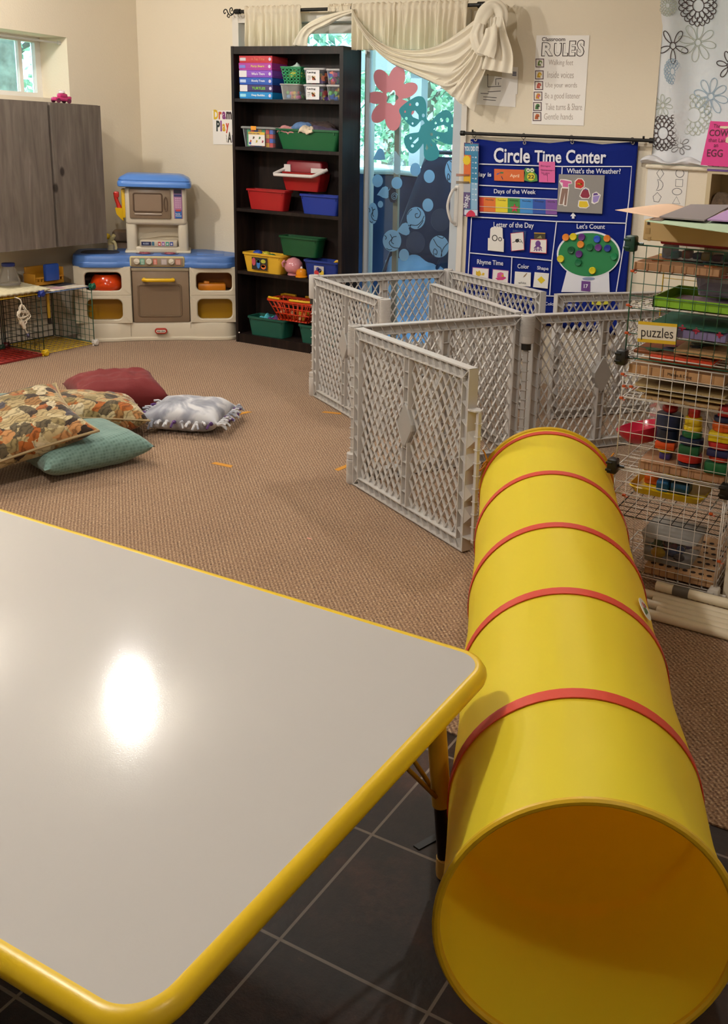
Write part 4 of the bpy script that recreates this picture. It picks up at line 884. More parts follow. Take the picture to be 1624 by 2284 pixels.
def grid(name, O, U, Vv, c, r=.0016): k = MB(); wire_grid(k, O, U, Vv, r=r); return k.build(name, plastic(c, .4), cu)
X0, X1 = -5.19, -4.83
ya, yb_, yc = 3.50, 3.885, 4.268
for (y0, cb_, ct, cf) in ((yb_+.012, '#1e2420', '#6a86b8', '#d8b41c'), (ya+.012, '#1e2420', '#d8b41c', '#a8261c')):
    grid('back_grid', (X0, y0, .022), (0, 1, 0), UZ, cb_); grid('top_grid', (X0, y0, .382), (1, 0, 0), (0, 1, 0), ct); grid('floor_grid', (X0, y0, .014), (1, 0, 0), (0, 1, 0), cf, .0022)
grid('side_grid', (X0, yc, .022), (1, 0, 0), UZ, '#1f5a40'); grid('side_grid', (X0, yb_, .022), (1, 0, 0), UZ, '#26392f')
k = MB(); k.box(X0, X1, ya+.012, yb_-.012, .0015, .008); k.build('red_mat', mat('#8e2a22', .8), cu, smooth=False)
for p, c in (((-4.822, yb_, .385), '#1c2f86'), ((-4.822, yc, .385), '#155a42'), ((-4.822, yb_, .02), '#d8b010'), ((-4.822, yc, .02), '#cfc9c2'), ((-5.17, yb_, .02), '#5a1a16'), ((-5.14, yb_-.06, .02), '#123a2a'), ((-5.0, ya+.02, .02), '#4a1612')): connector(cu, p, (1, 0, 0), c)
# paper mat on top, foam tray, bottle, yellow toy, broom, cord
k = MB(); k.surf(lambda u, v: (-5.185+.35*u, 3.97+.285*v, .3875+.0015*sin(u*7)*sin(v*5)), 8, 8); pm = k.build('newspaper', mat('#d4c8b4', .8, var=.25, vscale=14), label='printed paper sheet lying on top of the wire cube rack at its right end', cat='paper', solid=.002)
for i, (u, v, su, sv, c) in enumerate(((.55, .75, .3, .5, '#3a3a44'), (.8, .35, .25, .3, '#c8a0a8'), (.25, .4, .25, .35, '#b88a6a'), (.15, .8, .2, .3, '#8a8078'), (.9, .8, .1, .4, '#e4ded4'))):
    k = MB(); x = -5.185+.35*u; y = 3.97+.285*v; k.box(x-.17*su, x+.17*su, y-.13*sv, y+.13*sv, .3895, .3903); k.build('printed_picture', mat(c, .7), pm, smooth=False)
k = MB()
k.surf(lambda u, v: (-5.17+.35*u, 3.55+.43*v-.03*u, .401+.006*abs(sin(u*30))*abs(sin(v*34))+.008*(1-u)), 66, 78)
k.build('foam_tray', mat('#cfc5a4', .8), label='cream bumpy foam sheet on top of the wire cube rack', cat='foam sheet', solid=.012)
pj = (-5.02, Xp(22, 640, -5.02).y); zj = .425; t = thing('toy_bottle', 'clear bottle with dark blue cap standing on the cream foam sheet', 'bottle', (pj[0], pj[1], zj))
k = MB(); k.lathe([(.058, 0), (.062, .004), (.06, .03), (.045, .07), (.036, .10), (.034, .112)], (pj[0], pj[1], zj), 20); k.build('bottle_body', clear('#b8b0a8', .22), t)
k = MB(); k.lathe([(.036, .112), (.037, .114), (.037, .130), (.034, .132)], (pj[0], pj[1], zj), 20); k.build('cap', plastic('#1c2a6a'), t)
yl = Xp(100, 625, -5.05); t = thing('toy_truck', 'yellow toy with a blue block in front, on the wire cube rack', 'toy', (-5.05, yl.y, .39))
k = MB(); k.rbox(-5.10, -5.0, yl.y-.11, yl.y+.10, .398, .42, .006).rbox(-5.10, -5.08, yl.y-.11, yl.y+.10, .415, .51, .006)
for i in range(9): k.cyl((-5.0, yl.y-.10+i*.024, .42), (-5.0, yl.y-.10+i*.024, .445), .004, 6)
k.rbox(-5.01, -4.99, yl.y-.11, yl.y+.10, .44, .452, .004).rbox(-5.1, -5.0, yl.y-.115, yl.y-.105, .40, .47, .003).rbox(-5.1, -5.0, yl.y+.095, yl.y+.105, .40, .50, .003); k.build('bed', plastic('#b8801a', .4), t)
k = MB(); k.rbox(-4.995, -4.965, yl.y-.055, yl.y+.045, .425, .53, .008); k.build('block', plastic('#1c459a', .5), t)
st = Xp(112, 690, -5.12); t = thing('toy_broom', 'yellow toy broom stick with black grip hanging inside the wire cube', 'broom', (-4.9, 3.95, .2))
s1, s2, s3 = Xp(106, 658, -4.90), Xp(110, 709, -4.90), Xp(112, 721, -4.90)
k = MB(); k.cyl((-4.90, s2.y, s2.z), (-4.90, s1.y, .381), .009, 10); k.build('stick', plastic('#b58c1e', .4), t)
k = MB(); k.cyl((-4.90, s3.y, s3.z), (-4.90, s2.y, s2.z), .012, 10); k.build('grip', plastic('#1c1816'), t)
cc = Xp(50, 703, -4.80); P = [Xp(32, 663, -4.83), Xp(45, 668, -4.80), Xp(50, 682, -4.795)]
for i in range(70):
    a = i*.55; rr = .038+.010*sin(i*1.7); cy = .0 if i < 40 else .03
    P.append(Vector((-4.795+.010*sin(i*.9), cc.y+rr*cos(a)*.85-.004*sin(i), cc.z-.012+cy*1.0+rr*sin(a)*.95)))
P += [Xp(46, 718, -4.79), Xp(50, 726, -4.79)]
t = thing('extension_cord', 'bundled cream extension cord hanging at the front of the wire cube', 'cord', (-4.8, cc.y, cc.z-.06))
k = MB(); k.tube(spline(P, 3), .0034, 6); k.build('cable', plastic('#d8cbb6', .5), t)
k = MB(); a, b_ = Xp(48, 716, -4.79), Xp(55, 732, -4.79); k.cyl(a, b_, .011, 10).cyl(b_, Xp(64, 748, -4.79), .003, 6); k.build('connector', plastic('#ddd0bc', .5), t)
k = MB(); k.cyl(Xp(61, 744, -4.79), Xp(64, 752, -4.79), .008, 8); k.build('plug_tip', plastic('#4a4660'), t)
# ================================================================== TOY KITCHEN
KL = (-4.995, 4.285, 0); KR = atan2(.676, .737)
kt = thing('toy_kitchen', 'cream and blue plastic play kitchen standing diagonally in the corner', 'play kitchen', KL, KR)
KM = Matrix.Translation(KL) @ Matrix.Rotation(KR, 4, 'Z')
def KB(): k = MB(); return k
def kb(k, name, m, par=None, **kw): return k.build(name, m, par or kt, local=True, **kw)
m_cream = plastic('#d3c8b2', .42); m_kblue = plastic('#4f78bd', .36); m_taupe = plastic('#85715c', .34); m_roof = plastic('#5688d6', .3)
def plan(off, z, front=0.0):
    P = [(-.008-off, .20), (0-off*.9, .05-off*.3), (.05-off*.5, -.012-off), (.14, -.022-off+front), (.25, -.018-off+front), (.33, .0-off+front), (.5, .004-off+front), (.69, .0-off+front), (.77, -.018-off+front), (.88, -.022-off+front), (.965+off*.5, -.012-off), (1.015+off*.9, .05-off*.3), (1.022+off, .20), (1.0+off*.5, .34+off), (.85, .39+off), (.5, .40+off), (.16, .39+off), (.01-off*.5, .34+off)]
    S_ = spline([P[-1]+(0,)]+[q+(0,) for q in P]+[P[0]+(0,), P[1]+(0,)], 4)
    n_ = 4*len(P); return [(q.x, q.y, z) for q in S_[4:4+n_]]
k = KB(); k.loft([plan(.006, .0), plan(.010, .004), plan(.010, .018), plan(.0, .026), plan(-.002, .108), plan(-.008, .122), plan(-.02, .125)]); kb(k, 'plinth', m_cream)
for sx in (.330, .7085):
    pass
k = KB(); k.box(.328, .3305, -.0015, .004, .03, .118); k.box(.709, .7115, -.0015, .004, .03, .118); kb(k, 'seam', mat('#8a7d66', .6), smooth=False)
# body: back, ends, partitions
k = KB(); k.rbox(.0, 1.015, .36, .385, .12, .495, .008).rbox(-.008, .022, .04, .37, .12, .495, .01).rbox(.995, 1.024, .04, .37, .12, .495, .01).rbox(.325, .345, .02, .37, .12, .495, .005).rbox(.708, .728, .02, .37, .12, .495, .005).rbox(.01, .34, .0, .37, .298, .318, .006).rbox(.71, 1.01, .0, .37, .298, .318, .006)
k.rbox(.01, 1.01, .03, .37, .485, .497, .004); kb(k, 'body', m_cream)
def frame_hole(k, x0, x1, z0, z1, hx0, hx1, hz0, hz1, r, y0, y1):
    def lp(a, b_, c, d, rr, y): return [(p[0], y, p[1]) for p in [(q[0], q[1]) for q in rrect(b_-a, d-c, rr, 0, (a+b_)/2, (c+d)/2, 5)]]
    k.loft([lp(x0, x1, z0, z1, .002, y1), lp(x0, x1, z0, z1, .002, y0+.004), lp(x0+.004, x1-.004, z0+.002, z1-.002, .004, y0), lp(hx0-.006, hx1+.006, hz0-.006, hz1+.006, r+.005, y0), lp(hx0, hx1, hz0, hz1, r, y0+.006), lp(hx0, hx1, hz0, hz1, r, y1)], ring=True)
k = KB()
for (xo, hx) in (((-.006, .343), (.060, .284)), ((.712, 1.024), (.754, .985))):
    frame_hole(k, xo[0], xo[1], .308, .497, hx[0], hx[1], .337, .458, .03, -.016, .012)
    frame_hole(k, xo[0], xo[1], .122, .308, hx[0]+.004, hx[1], .146, .281, .035, -.016, .012)
kb(k, 'shelf_front', m_cream)
for nm, x0, x1, z0, z1, c, yy in (('storage_bin', .045, .315, .128, .30, '#b07d10', .10), ('storage_bin', .735, 1.0, .128, .30, '#b88a14', .10), ('back_liner', .735, .99, .33, .46, '#8a4c0c', .16), ('back_liner', .05, .30, .325, .46, '#6e5a44', .24)):
    k = KB(); k.rbox(x0, x1, yy, yy+.012, z0, z1, .02 if nm == 'storage_bin' else .004, 3)
    if nm == 'storage_bin': k.rbox(x0, x1, yy, yy+.22, z0, z0+.006, .003)
    kb(k, nm, plastic(c, .35))
# counter
k = KB(); k.loft([plan(-.004, .488), plan(.010, .491), plan(.014, .50), plan(.013, .522), plan(.009, .527), plan(.009, .548), plan(.004, .562), plan(-.006, .568), plan(-.018, .569)]); ct = kb(k, 'counter_top', m_kblue)
k = KB(); k.loft([[(x, y, z) for x, y, z in rrect(.24, .20, .08, .5695, .15, .15, 6)], rrect(.23, .19, .075, .572, .15, .15, 6), rrect(.215, .175, .07, .571, .15, .15, 6), rrect(.19, .15, .06, .5692, .15, .15, 6)]); kb(k, 'sink_basin', plastic('#1d2a4c', .5), ct)
for cx2 in (.43, .59):
    k = KB(); k.lathe([(.056, .569), (.058, .5715), (.05, .572), (.046, .570)], (cx2, .10, 0), 24); kb(k, 'burner', mat('#5b5f86', .5), ct)
    for rr in (.02, .034):
        k = KB(); k.tube([(cx2+rr*cos(i*pi/10), .10+rr*sin(i*pi/10), .5725) for i in range(20)], .0035, 6, closed=True); kb(k, 'burner_ring', mat('#9a4a58', .5), ct)
k = KB(); k.rbox(.76, .94, .05, .26, .566, .573, .006, 2); kb(k, 'drain_tray', m_kblue, ct)
# control panel
k = KB(); k.rbox(.340, .684, -.020, .03, .495, .565, .012, 3); cp = kb(k, 'control_panel', plastic('#cfc08c', .4))
k = KB(); k.rbox(.350, .674, -.0225, -.018, .503, .557, .006, 2); kb(k, 'panel_face', mat('#92826c', .5), cp)
for x0, x1, c in ((.405, .433, '#4aa08a'), (.487, .511, '#c45a4c'), (.536, .572, '#a89aa0'), (.625, .66, '#b06a5a')):
    k = KB(); k.box(x0, x1, -.0235, -.0222, .512, .550); st_ = kb(k, 'printed_panel', mat(c, .6), cp, smooth=False)
    for i in range(4):
        k = KB(); k.box(x0+.004, x1-.004, -.0241, -.0234, .516+i*.008, .519+i*.008); 
        kb(k, 'printed_mark', mat('#e8ded0', .6), cp, smooth=False)
for x, a in ((.385, .2), (.462, 1.2), (.601, -.5)):
    k = KB(); k.lathe([(.019, .0), (.020, -.004), (.018, -.014), (.016, -.016)], (x, -.022, .532), 18, axis='Y'); k.M = Matrix.Translation((x, -.038, .532)) @ Matrix.Rotation(a, 4, 'Y'); k.box(-.016, .016, -.004, .001, -.003, .003); k.M = Matrix(); kb(k, 'knob', plastic('#d8cfbe', .4), cp)
# oven
k = KB(); k.rbox(.347, .707, .0, .02, .122, .486, .010, 2); ov = kb(k, 'oven_door', m_taupe)
k = KB(); lo = lambda w, d, r, y: [(p[0], y, p[1]) for p in rrect(w, d, r, 0, .519, .27, 5)]
k.loft([lo(.282, .222, .02, -.001), lo(.274, .214, .018, -.005), lo(.262, .202, .016, -.005), lo(.256, .196, .014, .0)], ring=True); kb(k, 'window_rim', plastic('#75624e', .3), ov)
k = KB(); k.box(.391, .647, -.0015, .0, .173, .367); kb(k, 'oven_window', plastic('#7d6a56', .15), ov, smooth=False)
k = KB(); k.tube([(.425, -.002, .412), (.422, -.03, .412), (.44, -.036, .411), (.59, -.036, .411), (.608, -.03, .412), (.605, -.002, .412)], .0125, 10); kb(k, 'handle', plastic('#e3b512', .3), ov)
k = KB(); k.rbox(.345, .71, -.006, .02, .466, .490, .006); kb(k, 'vent_strip', plastic('#a3957d', .4))
# badge
k = KB(); k.loft([[(p[0], -.0245+.0*0, p[1]) for p in rrect(.078, .034, .0169, 0, .519, .068, 6)], [(p[0], -.003, p[1]) for p in rrect(.08, .036, .0179, 0, .519, .068, 6)]]); k.bm.verts.ensure_lookup_table(); bd = kb(k, 'badge', plastic('#b02a1c', .4))
k = KB(); k.loft([[(p[0], -.0258, p[1]) for p in rrect(.062, .018, .0089, 0, .519, .068, 6)], [(p[0], -.0244, p[1]) for p in rrect(.062, .018, .0089, 0, .519, .068, 6)]]); kb(k, 'badge_field', mat('#e4dccc', .5), bd)
text('little tikes', bd, KM @ Vector((.493, -.0259, .0645)), KM.to_3x3() @ UX, UZ, w=.052, h=.008, m=mat('#2a1c18', .5), bold=.02)
# tower
k = KB()
def ty(z): return .135
k.rbox(.318, .385, .13, .36, .565, .775, .02, 3).rbox(.645, .708, .13, .36, .565, .775, .02, 3).rbox(.318, .704, .12, .38, .755, 1.0, .022, 3).rbox(.36, .67, .22, .25, .57, .78, .004)
k.rbox(.37, .66, .13, .25, .568, .612, .012, 3); kb(k, 'tower', m_cream)
k = KB(); k.rbox(.305, .40, .115, .36, .568, .585, .008).rbox(.63, .725, .115, .36, .568, .585, .008); kb(k, 'tower_foot', m_cream)
k = KB(); k.loft([[(.395, .215, .655), (.41, .215, .652), (.55, .205, .676), (.635, .205, .676), (.645, .21, .668), (.645, .215, .712), (.62, .215, .712), (.50, .215, .705), (.42, .215, .685)], [(.395, .222, .655), (.41, .222, .652), (.55, .222, .676), (.635, .222, .676), (.645, .222, .668), (.645, .222, .712), (.62, .222, .712), (.50, .222, .705), (.42, .222, .685)]]); kb(k, 'moulded_arch', plastic('#b9ab90', .4))
k = KB(); k.rbox(.405, .635, .126, .132, .612, .652, .006, 2).rbox(.40, .64, .13, .25, .60, .655, .01); sp = kb(k, 'stove_panel', plastic('#cdbfa8', .4))
for x0, x1, c in ((.41, .472, '#272a4c'), (.476, .492, '#3f6f86'), (.515, .533, '#c8504c'), (.539, .557, '#9a6ab0'), (.564, .585, '#4aa08a'), (.59, .612, '#4a5a9a')):
    k = KB(); k.box(x0, x1, .1246, .1262, .619, .645); kb(k, 'printed_panel', mat(c, .5), sp, smooth=False)
    if x0 > .5:
        k = KB(); k.prism([((x0+x1)/2+.006*cos(a*pi/4), .1245, .630+.006*sin(a*pi/4)) for a in range(8)], (0, -.0006, 0)); kb(k, 'printed_mark', mat('#ece2e2', .5), sp, smooth=False)
text('4:00', sp, KM @ Vector((.42, .1244, .626)), KM.to_3x3() @ UX, UZ, w=.036, h=.012, m=mat('#c8d0e0', .5))
k = KB(); k.rbox(.346, .606, .108, .125, .797, .990, .012, 2); mw = kb(k, 'microwave_door', m_taupe)
k = KB(); lo = lambda w, d, r, y: [(p[0], y, p[1]) for p in rrect(w, d, r, 0, .462, .902, 5)]
k.loft([lo(.188, .128, .016, .1085), lo(.182, .122, .014, .104), lo(.174, .114, .012, .104), lo(.168, .108, .010, .1085)], ring=True); kb(k, 'window_rim', plastic('#5c4838', .3), mw)
k = KB(); k.box(.378, .546, .1065, .1082, .848, .956); kb(k, 'microwave_window', plastic('#8c7866', .18), mw, smooth=False)
k = KB(); k.rbox(.375, .548, .100, .11, .822, .834, .005); kb(k, 'door_ledge', plastic('#a8988a', .25), mw)
k = KB(); k.tube([(.573+.010*cos(a)*1.0, .104, .895+.045*sin(a)) for a in [2*pi*i/24 for i in range(24)]], .004, 6, closed=True); kb(k, 'handle', plastic('#6b5644', .3), mw)
k = KB(); k.rbox(.624, .678, .1165, .122, .800, .992, .005, 2); kp = kb(k, 'keypad', mat('#a9779c', .5))
k = KB(); k.box(.627, .675, .1155, .1168, .964, .990); kb(k, 'keypad_display', mat('#1d2240', .4), kp, smooth=False)
k = KB(); k.box(.627, .675, .1155, .1168, .944, .960); kb(k, 'keypad_display', mat('#34386a', .4), kp, smooth=False)
k = KB(); k.box(.631, .673, .1155, .1168, .803, .858); kb(k, 'keypad_label', mat('#2560a8', .4), kp, smooth=False)
k = KB(); k.box(.636, .668, .1150, .1160, .848, .860); kb(k, 'keypad_label', mat('#c03a3a', .4), kp, smooth=False)
text('Family\nKitchen', kp, KM @ Vector((.634, .1152, .815)), KM.to_3x3() @ UX, UZ, w=.036, h=.022, m=mat('#e6ecf4', .5), bold=.02)
for i in range(3):
    for j in range(5):
        k = KB(); k.box(.634+i*.013, .643+i*.013, .1158, .1168, .872+j*.014, .881+j*.014); kb(k, 'key', mat('#c9a3bd', .5), kp, smooth=False)
# roof
k = KB(); lp = lambda w, d, r, z: rrect(w, d, r, z, .508, .235, 6)
k.loft([lp(.44, .30, .03, 1.0), lp(.455, .32, .035, 1.004), lp(.462, .325, .04, 1.015), lp(.458, .322, .04, 1.034), lp(.445, .31, .04, 1.042), lp(.45, .315, .04, 1.047), lp(.43, .30, .04, 1.062), lp(.36, .24, .04, 1.082), lp(.32, .20, .04, 1.086)]); kb(k, 'roof', m_roof)
# faucet and phone cradle
k = KB(); k.tube(spline([(.205, .27, .569), (.207, .268, .60), (.205, .262, .625), (.215, .245, .645), (.228, .23, .665), (.236, .225, .675)], 6), lambda q: .021-.010*q, 12); fc = kb(k, 'faucet', plastic('#d8c58a', .3))
k = KB(); k.tube(spline([(.215, .25, .63), (.232, .245, .625), (.240, .243, .60), (.240, .243, .577)], 6), .010, 10); kb(k, 'faucet_spout', plastic('#dccb94', .3), fc)
k = KB(); k.sph((.185, .30, .658), .020); kb(k, 'tap_knob', plastic('#d8b41a', .35), fc)
k = KB(); k.rbox(.19, .25, .235, .285, .568, .608, .006); kb(k, 'faucet_base', clear('#bcbcc8', .25), fc)
k = KB(); k.rbox(.296, .320, .15, .215, .795, .985, .008, 2); k.loft([[(.255+.002*i*0, .145, .86), (.300, .145, .86), (.300, .225, .86), (.255, .225, .86)], [(.262, .15, .82), (.302, .15, .80), (.302, .22, .80), (.262, .22, .82)], [(.29, .16, .785), (.304, .16, .775), (.304, .21, .775), (.29, .21, .785)]]); kb(k, 'phone_cradle', plastic('#d9ae14', .35))
# toy handset, pot, orange toy resting in the kitchen
h0 = KM @ Vector((.275, .18, .84)); t = thing('toy_phone_handset', 'red toy telephone handset hanging in its yellow cradle on the play kitchen', 'toy phone', h0)
k = MB(); k.M = KM; k.tube(spline([(.285, .18, .845), (.272, .18, .885), (.262, .18, .92), (.262, .18, .955)], 6), lambda q: .012+.006*abs(2*q-1)**2, 10).rbox(.249, .281, .165, .195, .925, .965, .008, 2); k.build('handset', plastic('#b8261c', .35), t)
pt = KM @ Vector((.185, .09, .319)); t = thing('toy_pot', 'glossy orange red round pot in the upper left cubby of the play kitchen', 'pot', pt)
k = MB(); k.lathe([(.065, .0), (.085, .006), (.104, .035), (.104, .055), (.090, .09), (.074, .112), (.070, .116), (.060, .112), (.058, .104), (.001, .100)], pt+Vector((0, 0, .001)), 28); k.build('pot_body', plastic('#c83d0c', .14), t)
k = MB(); k.lathe([(.056, .107), (.064, .113), (.066, .1165), (.060, .118), (.001, .1175)], pt, 24); k.build('pot_opening', mat('#180d0a', .5), t)
k = MB(); a = KM @ Vector((.085, .06, .405)); b_ = KM @ Vector((.040, .03, .415)); k.cyl(a, b_, .010, 10); k.build('pot_handle', plastic('#1a1412', .3), t)
og = KM @ Vector((.855, .07, .319)); t = thing('toy_block', 'orange plastic toy lying in the upper right cubby of the play kitchen', 'toy', og)
k = MB(); k.M = KM; k.rbox(.762, .945, .04, .115, .319, .378, .012, 2).rbox(.80, .84, .05, .10, .37, .392, .008, 2); k.build('toy_body', plastic('#d07c10', .35), t)
# brown lidded box behind the kitchen
bk = KM @ Vector((.36, .48, 0)); t = thing('brown_bin', 'taupe brown lidded bin in the corner behind the play kitchen', 'bin', bk, KR)
def Kq(x, y, dep):
    d = ray(x, y); n_ = Vector((-.676, .737, 0)); tt = ((Vector(KL)-CAM).dot(n_)+dep)/d.dot(n_); q = KM.inverted() @ (CAM+d*tt); return q
q0, q1, q2 = Kq(252, 533, .42), Kq(253, 518, .42), Kq(252, 540, .42)
k = MB(); k.M = KM; k.rbox(q0.x, q0.x+.30, .42, .55, .0, q2.z, .02, 2); k.build('bin_body', mat('#7d6650', .6), t)
k = MB(); k.M = KM; k.rbox(q0.x-.004, q0.x+.304, .415, .555, q2.z+.002, q1.z+.01, .018, 3); k.build('bin_lid', mat('#88715a', .6), t)
# ================================================================== PILLOWS AND FLOOR TAPE
def fabric_floral():
    m, t, b = nodemat('floral_fabric'); tc = N(t, 'ShaderNodeTexCoord'); n0 = N(t, 'ShaderNodeTexNoise', Scale=11.0, Detail=4.0)
    t.links.new(tc.outputs['Object'], n0.inputs['Vector']); ad = N(t, 'ShaderNodeVectorMath', operation='MULTIPLY_ADD'); ad.inputs[1].default_value = (.10, .10, .10)
    t.links.new(n0.outputs['Color'], ad.inputs[0]); t.links.new(tc.outputs['Object'], ad.inputs[2])
    v = N(t, 'ShaderNodeTexVoronoi', Scale=24.0); t.links.new(ad.outputs[0], v.inputs['Vector'])
    sp = N(t, 'ShaderNodeSeparateColor'); t.links.new(v.outputs['Color'], sp.inputs['Color'])
    r = ramp(t, [(0.0, '#b3a27c'), (.20, '#8d7f5a'), (.32, '#a8622f'), (.42, '#c6ba98'), (.56, '#5f5644'), (.66, '#bf8d5e'), (.76, '#3d3029'), (.84, '#9a7347'), (.90, '#d0c6ac'), (.96, '#4e4b58')]); r.color_ramp.interpolation = 'CONSTANT'
    t.links.new(sp.outputs['Red'], r.inputs['Fac'])
    w = N(t, 'ShaderNodeTexWave', Scale=16.0, Distortion=16.0, Detail=3.0); t.links.new(tc.outputs['Object'], w.inputs['Vector'])
    r2 = ramp(t, [(.0, '#8a7a66'), (.28, '#e6dcc8'), (1.0, '#fff6e6')]); t.links.new(w.outputs['Fac'], r2.inputs['Fac'])
    mx = N(t, 'ShaderNodeMixRGB', blend_type='MULTIPLY'); mx.inputs['Fac'].default_value = .75; t.links.new(r.outputs['Color'], mx.inputs['Color1']); t.links.new(r2.outputs['Color'], mx.inputs['Color2'])
    t.links.new(mx.outputs['Color'], b.inputs['Base Color']); b.inputs['Roughness'].default_value = .85; b.inputs['Specular IOR Level'].default_value = .15; b.inputs['Sheen Weight'].default_value = .2
    return m
def pillow(par, M, w, d, h, m, name='cushion', seed=0, puff=.55, wr=.008):
    k = MB(); k.M = M; n_ = 30
    def f(sg):
        def g(u, v):
            a, b_ = 2*u-1, 2*v-1; pin = 1-.10*(1-abs(a)**2)*abs(b_)**3 ; pin2 = 1-.10*(1-abs(b_)**2)*abs(a)**3
            x, y = a*w/2*pin2, b_*d/2*pin
            e = max(0.0, (1-a**4)*(1-b_**4)); z = sg*h/2*e**puff
            if e > 1e-4: z += wr*e**.5*(noise.noise((a*2.3+seed, b_*2.3, sg))+.5*noise.noise((a*6+seed, b_*6, sg*3)))
            return (x, y, z)
        return g
    k.surf(f(1), n_, n_); k.surf(f(-1), n_, n_)
    bmesh.ops.remove_doubles(k.bm, verts=k.bm.verts, dist=1e-5)
    return k.build(name, m, par, angle=70)
def piping(par, M, w, d, m, r=.006):
    k = MB(); k.M = M; P = []
    for i in range(80):
        q = i/80*4; s = int(q); f_ = (q-s)*2-1
        a, b_ = ((f_, -1), (1, f_), (-f_, 1), (-1, -f_))[s]
        pin = 1-.10*(1-abs(a)**2)*abs(b_)**3; pin2 = 1-.10*(1-abs(b_)**2)*abs(a)**3
        P.append((a*w/2*pin2, b_*d/2*pin, 0))
    k.tube(P, r, 6, closed=True); k.build('piping', m, par)
def pose(c, rz, rx=0, ry=0): return Matrix.Translation(c) @ Matrix.Rotation(radians(rz), 4, 'Z') @ Matrix.Rotation(radians(ry), 4, 'Y') @ Matrix.Rotation(radians(rx), 4, 'X')
m_teal, t_, b = nodemat('quilted_teal'); tc = N(t_, 'ShaderNodeTexCoord'); v = N(t_, 'ShaderNodeTexVoronoi', Scale=75.0); v.inputs['Randomness'].default_value = .1; t_.links.new(tc.outputs['Object'], v.inputs['Vector'])
r = ramp(t_, [(.0, '#4a6660'), (.35, '#66857c'), (.7, '#76958c')]); t_.links.new(v.outputs['Distance'], r.inputs['Fac']); t_.links.new(r.outputs['Color'], b.inputs['Base Color']); b.inputs['Roughness'].default_value = .8; b.inputs['Sheen Weight'].default_value = .3
bp = N(t_, 'ShaderNodeBump', Strength=.5, Distance=.003); t_.links.new(v.outputs['Distance'], bp.inputs['Height']); t_.links.new(bp.outputs['Normal'], b.inputs['Normal'])
m_flo = fabric_floral()
PGp = 'cushions piled on the carpet'
t = thing('cushion', 'teal dotted cushion lying on carpet under the nearest floral cushion', 'cushion', (-3.12, 2.66, 0), group=PGp)
pillow(t, pose((-3.13, 2.655, .075), 74, rx=0, ry=0), .47, .42, .145, m_teal, seed=1)
t = thing('cushion', 'pale teal cushion at the left edge, tucked behind the floral cushions', 'cushion', (-3.85, 2.72, 0), group=PGp)
pillow(t, pose((-3.86, 2.70, .075), 40), .46, .42, .14, m_teal, seed=2)
t = thing('cushion', 'floral cushion farther back, lying flat against the dark red cushion', 'cushion', (-3.42, 2.98, 0), group=PGp)
M_ = pose((-3.43, 2.965, .105), 52, rx=-6, ry=7); pillow(t, M_, .50, .46, .16, m_flo, seed=5); piping(t, M_, .50, .46, mat('#a8926c', .8), .004)
t = thing('cushion', 'nearest large floral cushion propped on the teal dotted cushion', 'cushion', (-3.3, 2.36, 0), group=PGp)
M_ = pose((-3.27, 2.405, .180), 67, rx=12, ry=-11); pillow(t, M_, .60, .47, .15, m_flo, seed=8); piping(t, M_, .60, .47, mat('#a8926c', .8), .006)
t = thing('cushion', 'dark red cushion at the back of the pile', 'cushion', (-3.64, 3.36, 0), group=PGp)
pillow(t, pose((-3.655, 3.345, .085), 58, rx=4), .45, .36, .17, mat('#701a1d', .8, bump=.2, bscale=40, sheen=.08), seed=11, wr=.02)
m_tie, t_, b = nodemat('tie_dye'); tc = N(t_, 'ShaderNodeTexCoord'); n = N(t_, 'ShaderNodeTexNoise', Scale=7.0, Detail=3.0, Distortion=1.2); t_.links.new(tc.outputs['Object'], n.inputs['Vector'])
r = ramp(t_, [(.34, '#777a86'), (.46, '#9d9fab'), (.58, '#d2d2d6')]); t_.links.new(n.outputs['Fac'], r.inputs['Fac']); t_.links.new(r.outputs['Color'], b.inputs['Base Color']); b.inputs['Roughness'].default_value = .9; b.inputs['Sheen Weight'].default_value = .4
t = thing('cushion', 'grey and white tie dye fleece cushion with knotted fringe', 'cushion', (-3.11, 3.29, 0), group=PGp)
M_ = pose((-3.115, 3.292, .068), 24); pillow(t, M_, .37, .31, .13, m_tie, seed=14)
k = MB(); k.M = M_
k2 = MB(); k2.M = M_
for i in range(44):
    q = i/44*4; s = int(q); f_ = (q-s)*2-1; a, b_ = ((f_, -1), (1, f_), (-f_, 1), (-1, -f_))[s]
    x, y = a*.19, b_*.158; nx_, ny_ = (0, -1) if s == 0 else (1, 0) if s == 1 else (0, 1) if s == 2 else (-1, 0)
    (k if i % 5 else k2).sph((x, y, 0), .010, n=8)
    for j in range(2):
        l = random.uniform(.022, .04); dx = random.uniform(-.02, .02); dz = random.uniform(-.03, .012)
        p0_ = Vector((x, y, 0)); p1_ = Vector((x+nx_*l+(dx if nx_ == 0 else 0), y+ny_*l+(dx if ny_ == 0 else 0), dz)); kk = k if i % 5 else k2
        kk.tube([p0_, p0_.lerp(p1_, .5)+Vector((0, 0, .006)), p1_], .0055, 5)
k.build('fringe', m_tie, t); k2.build('fringe', mat('#5a3a72', .85), t, label='purple fringe knots')
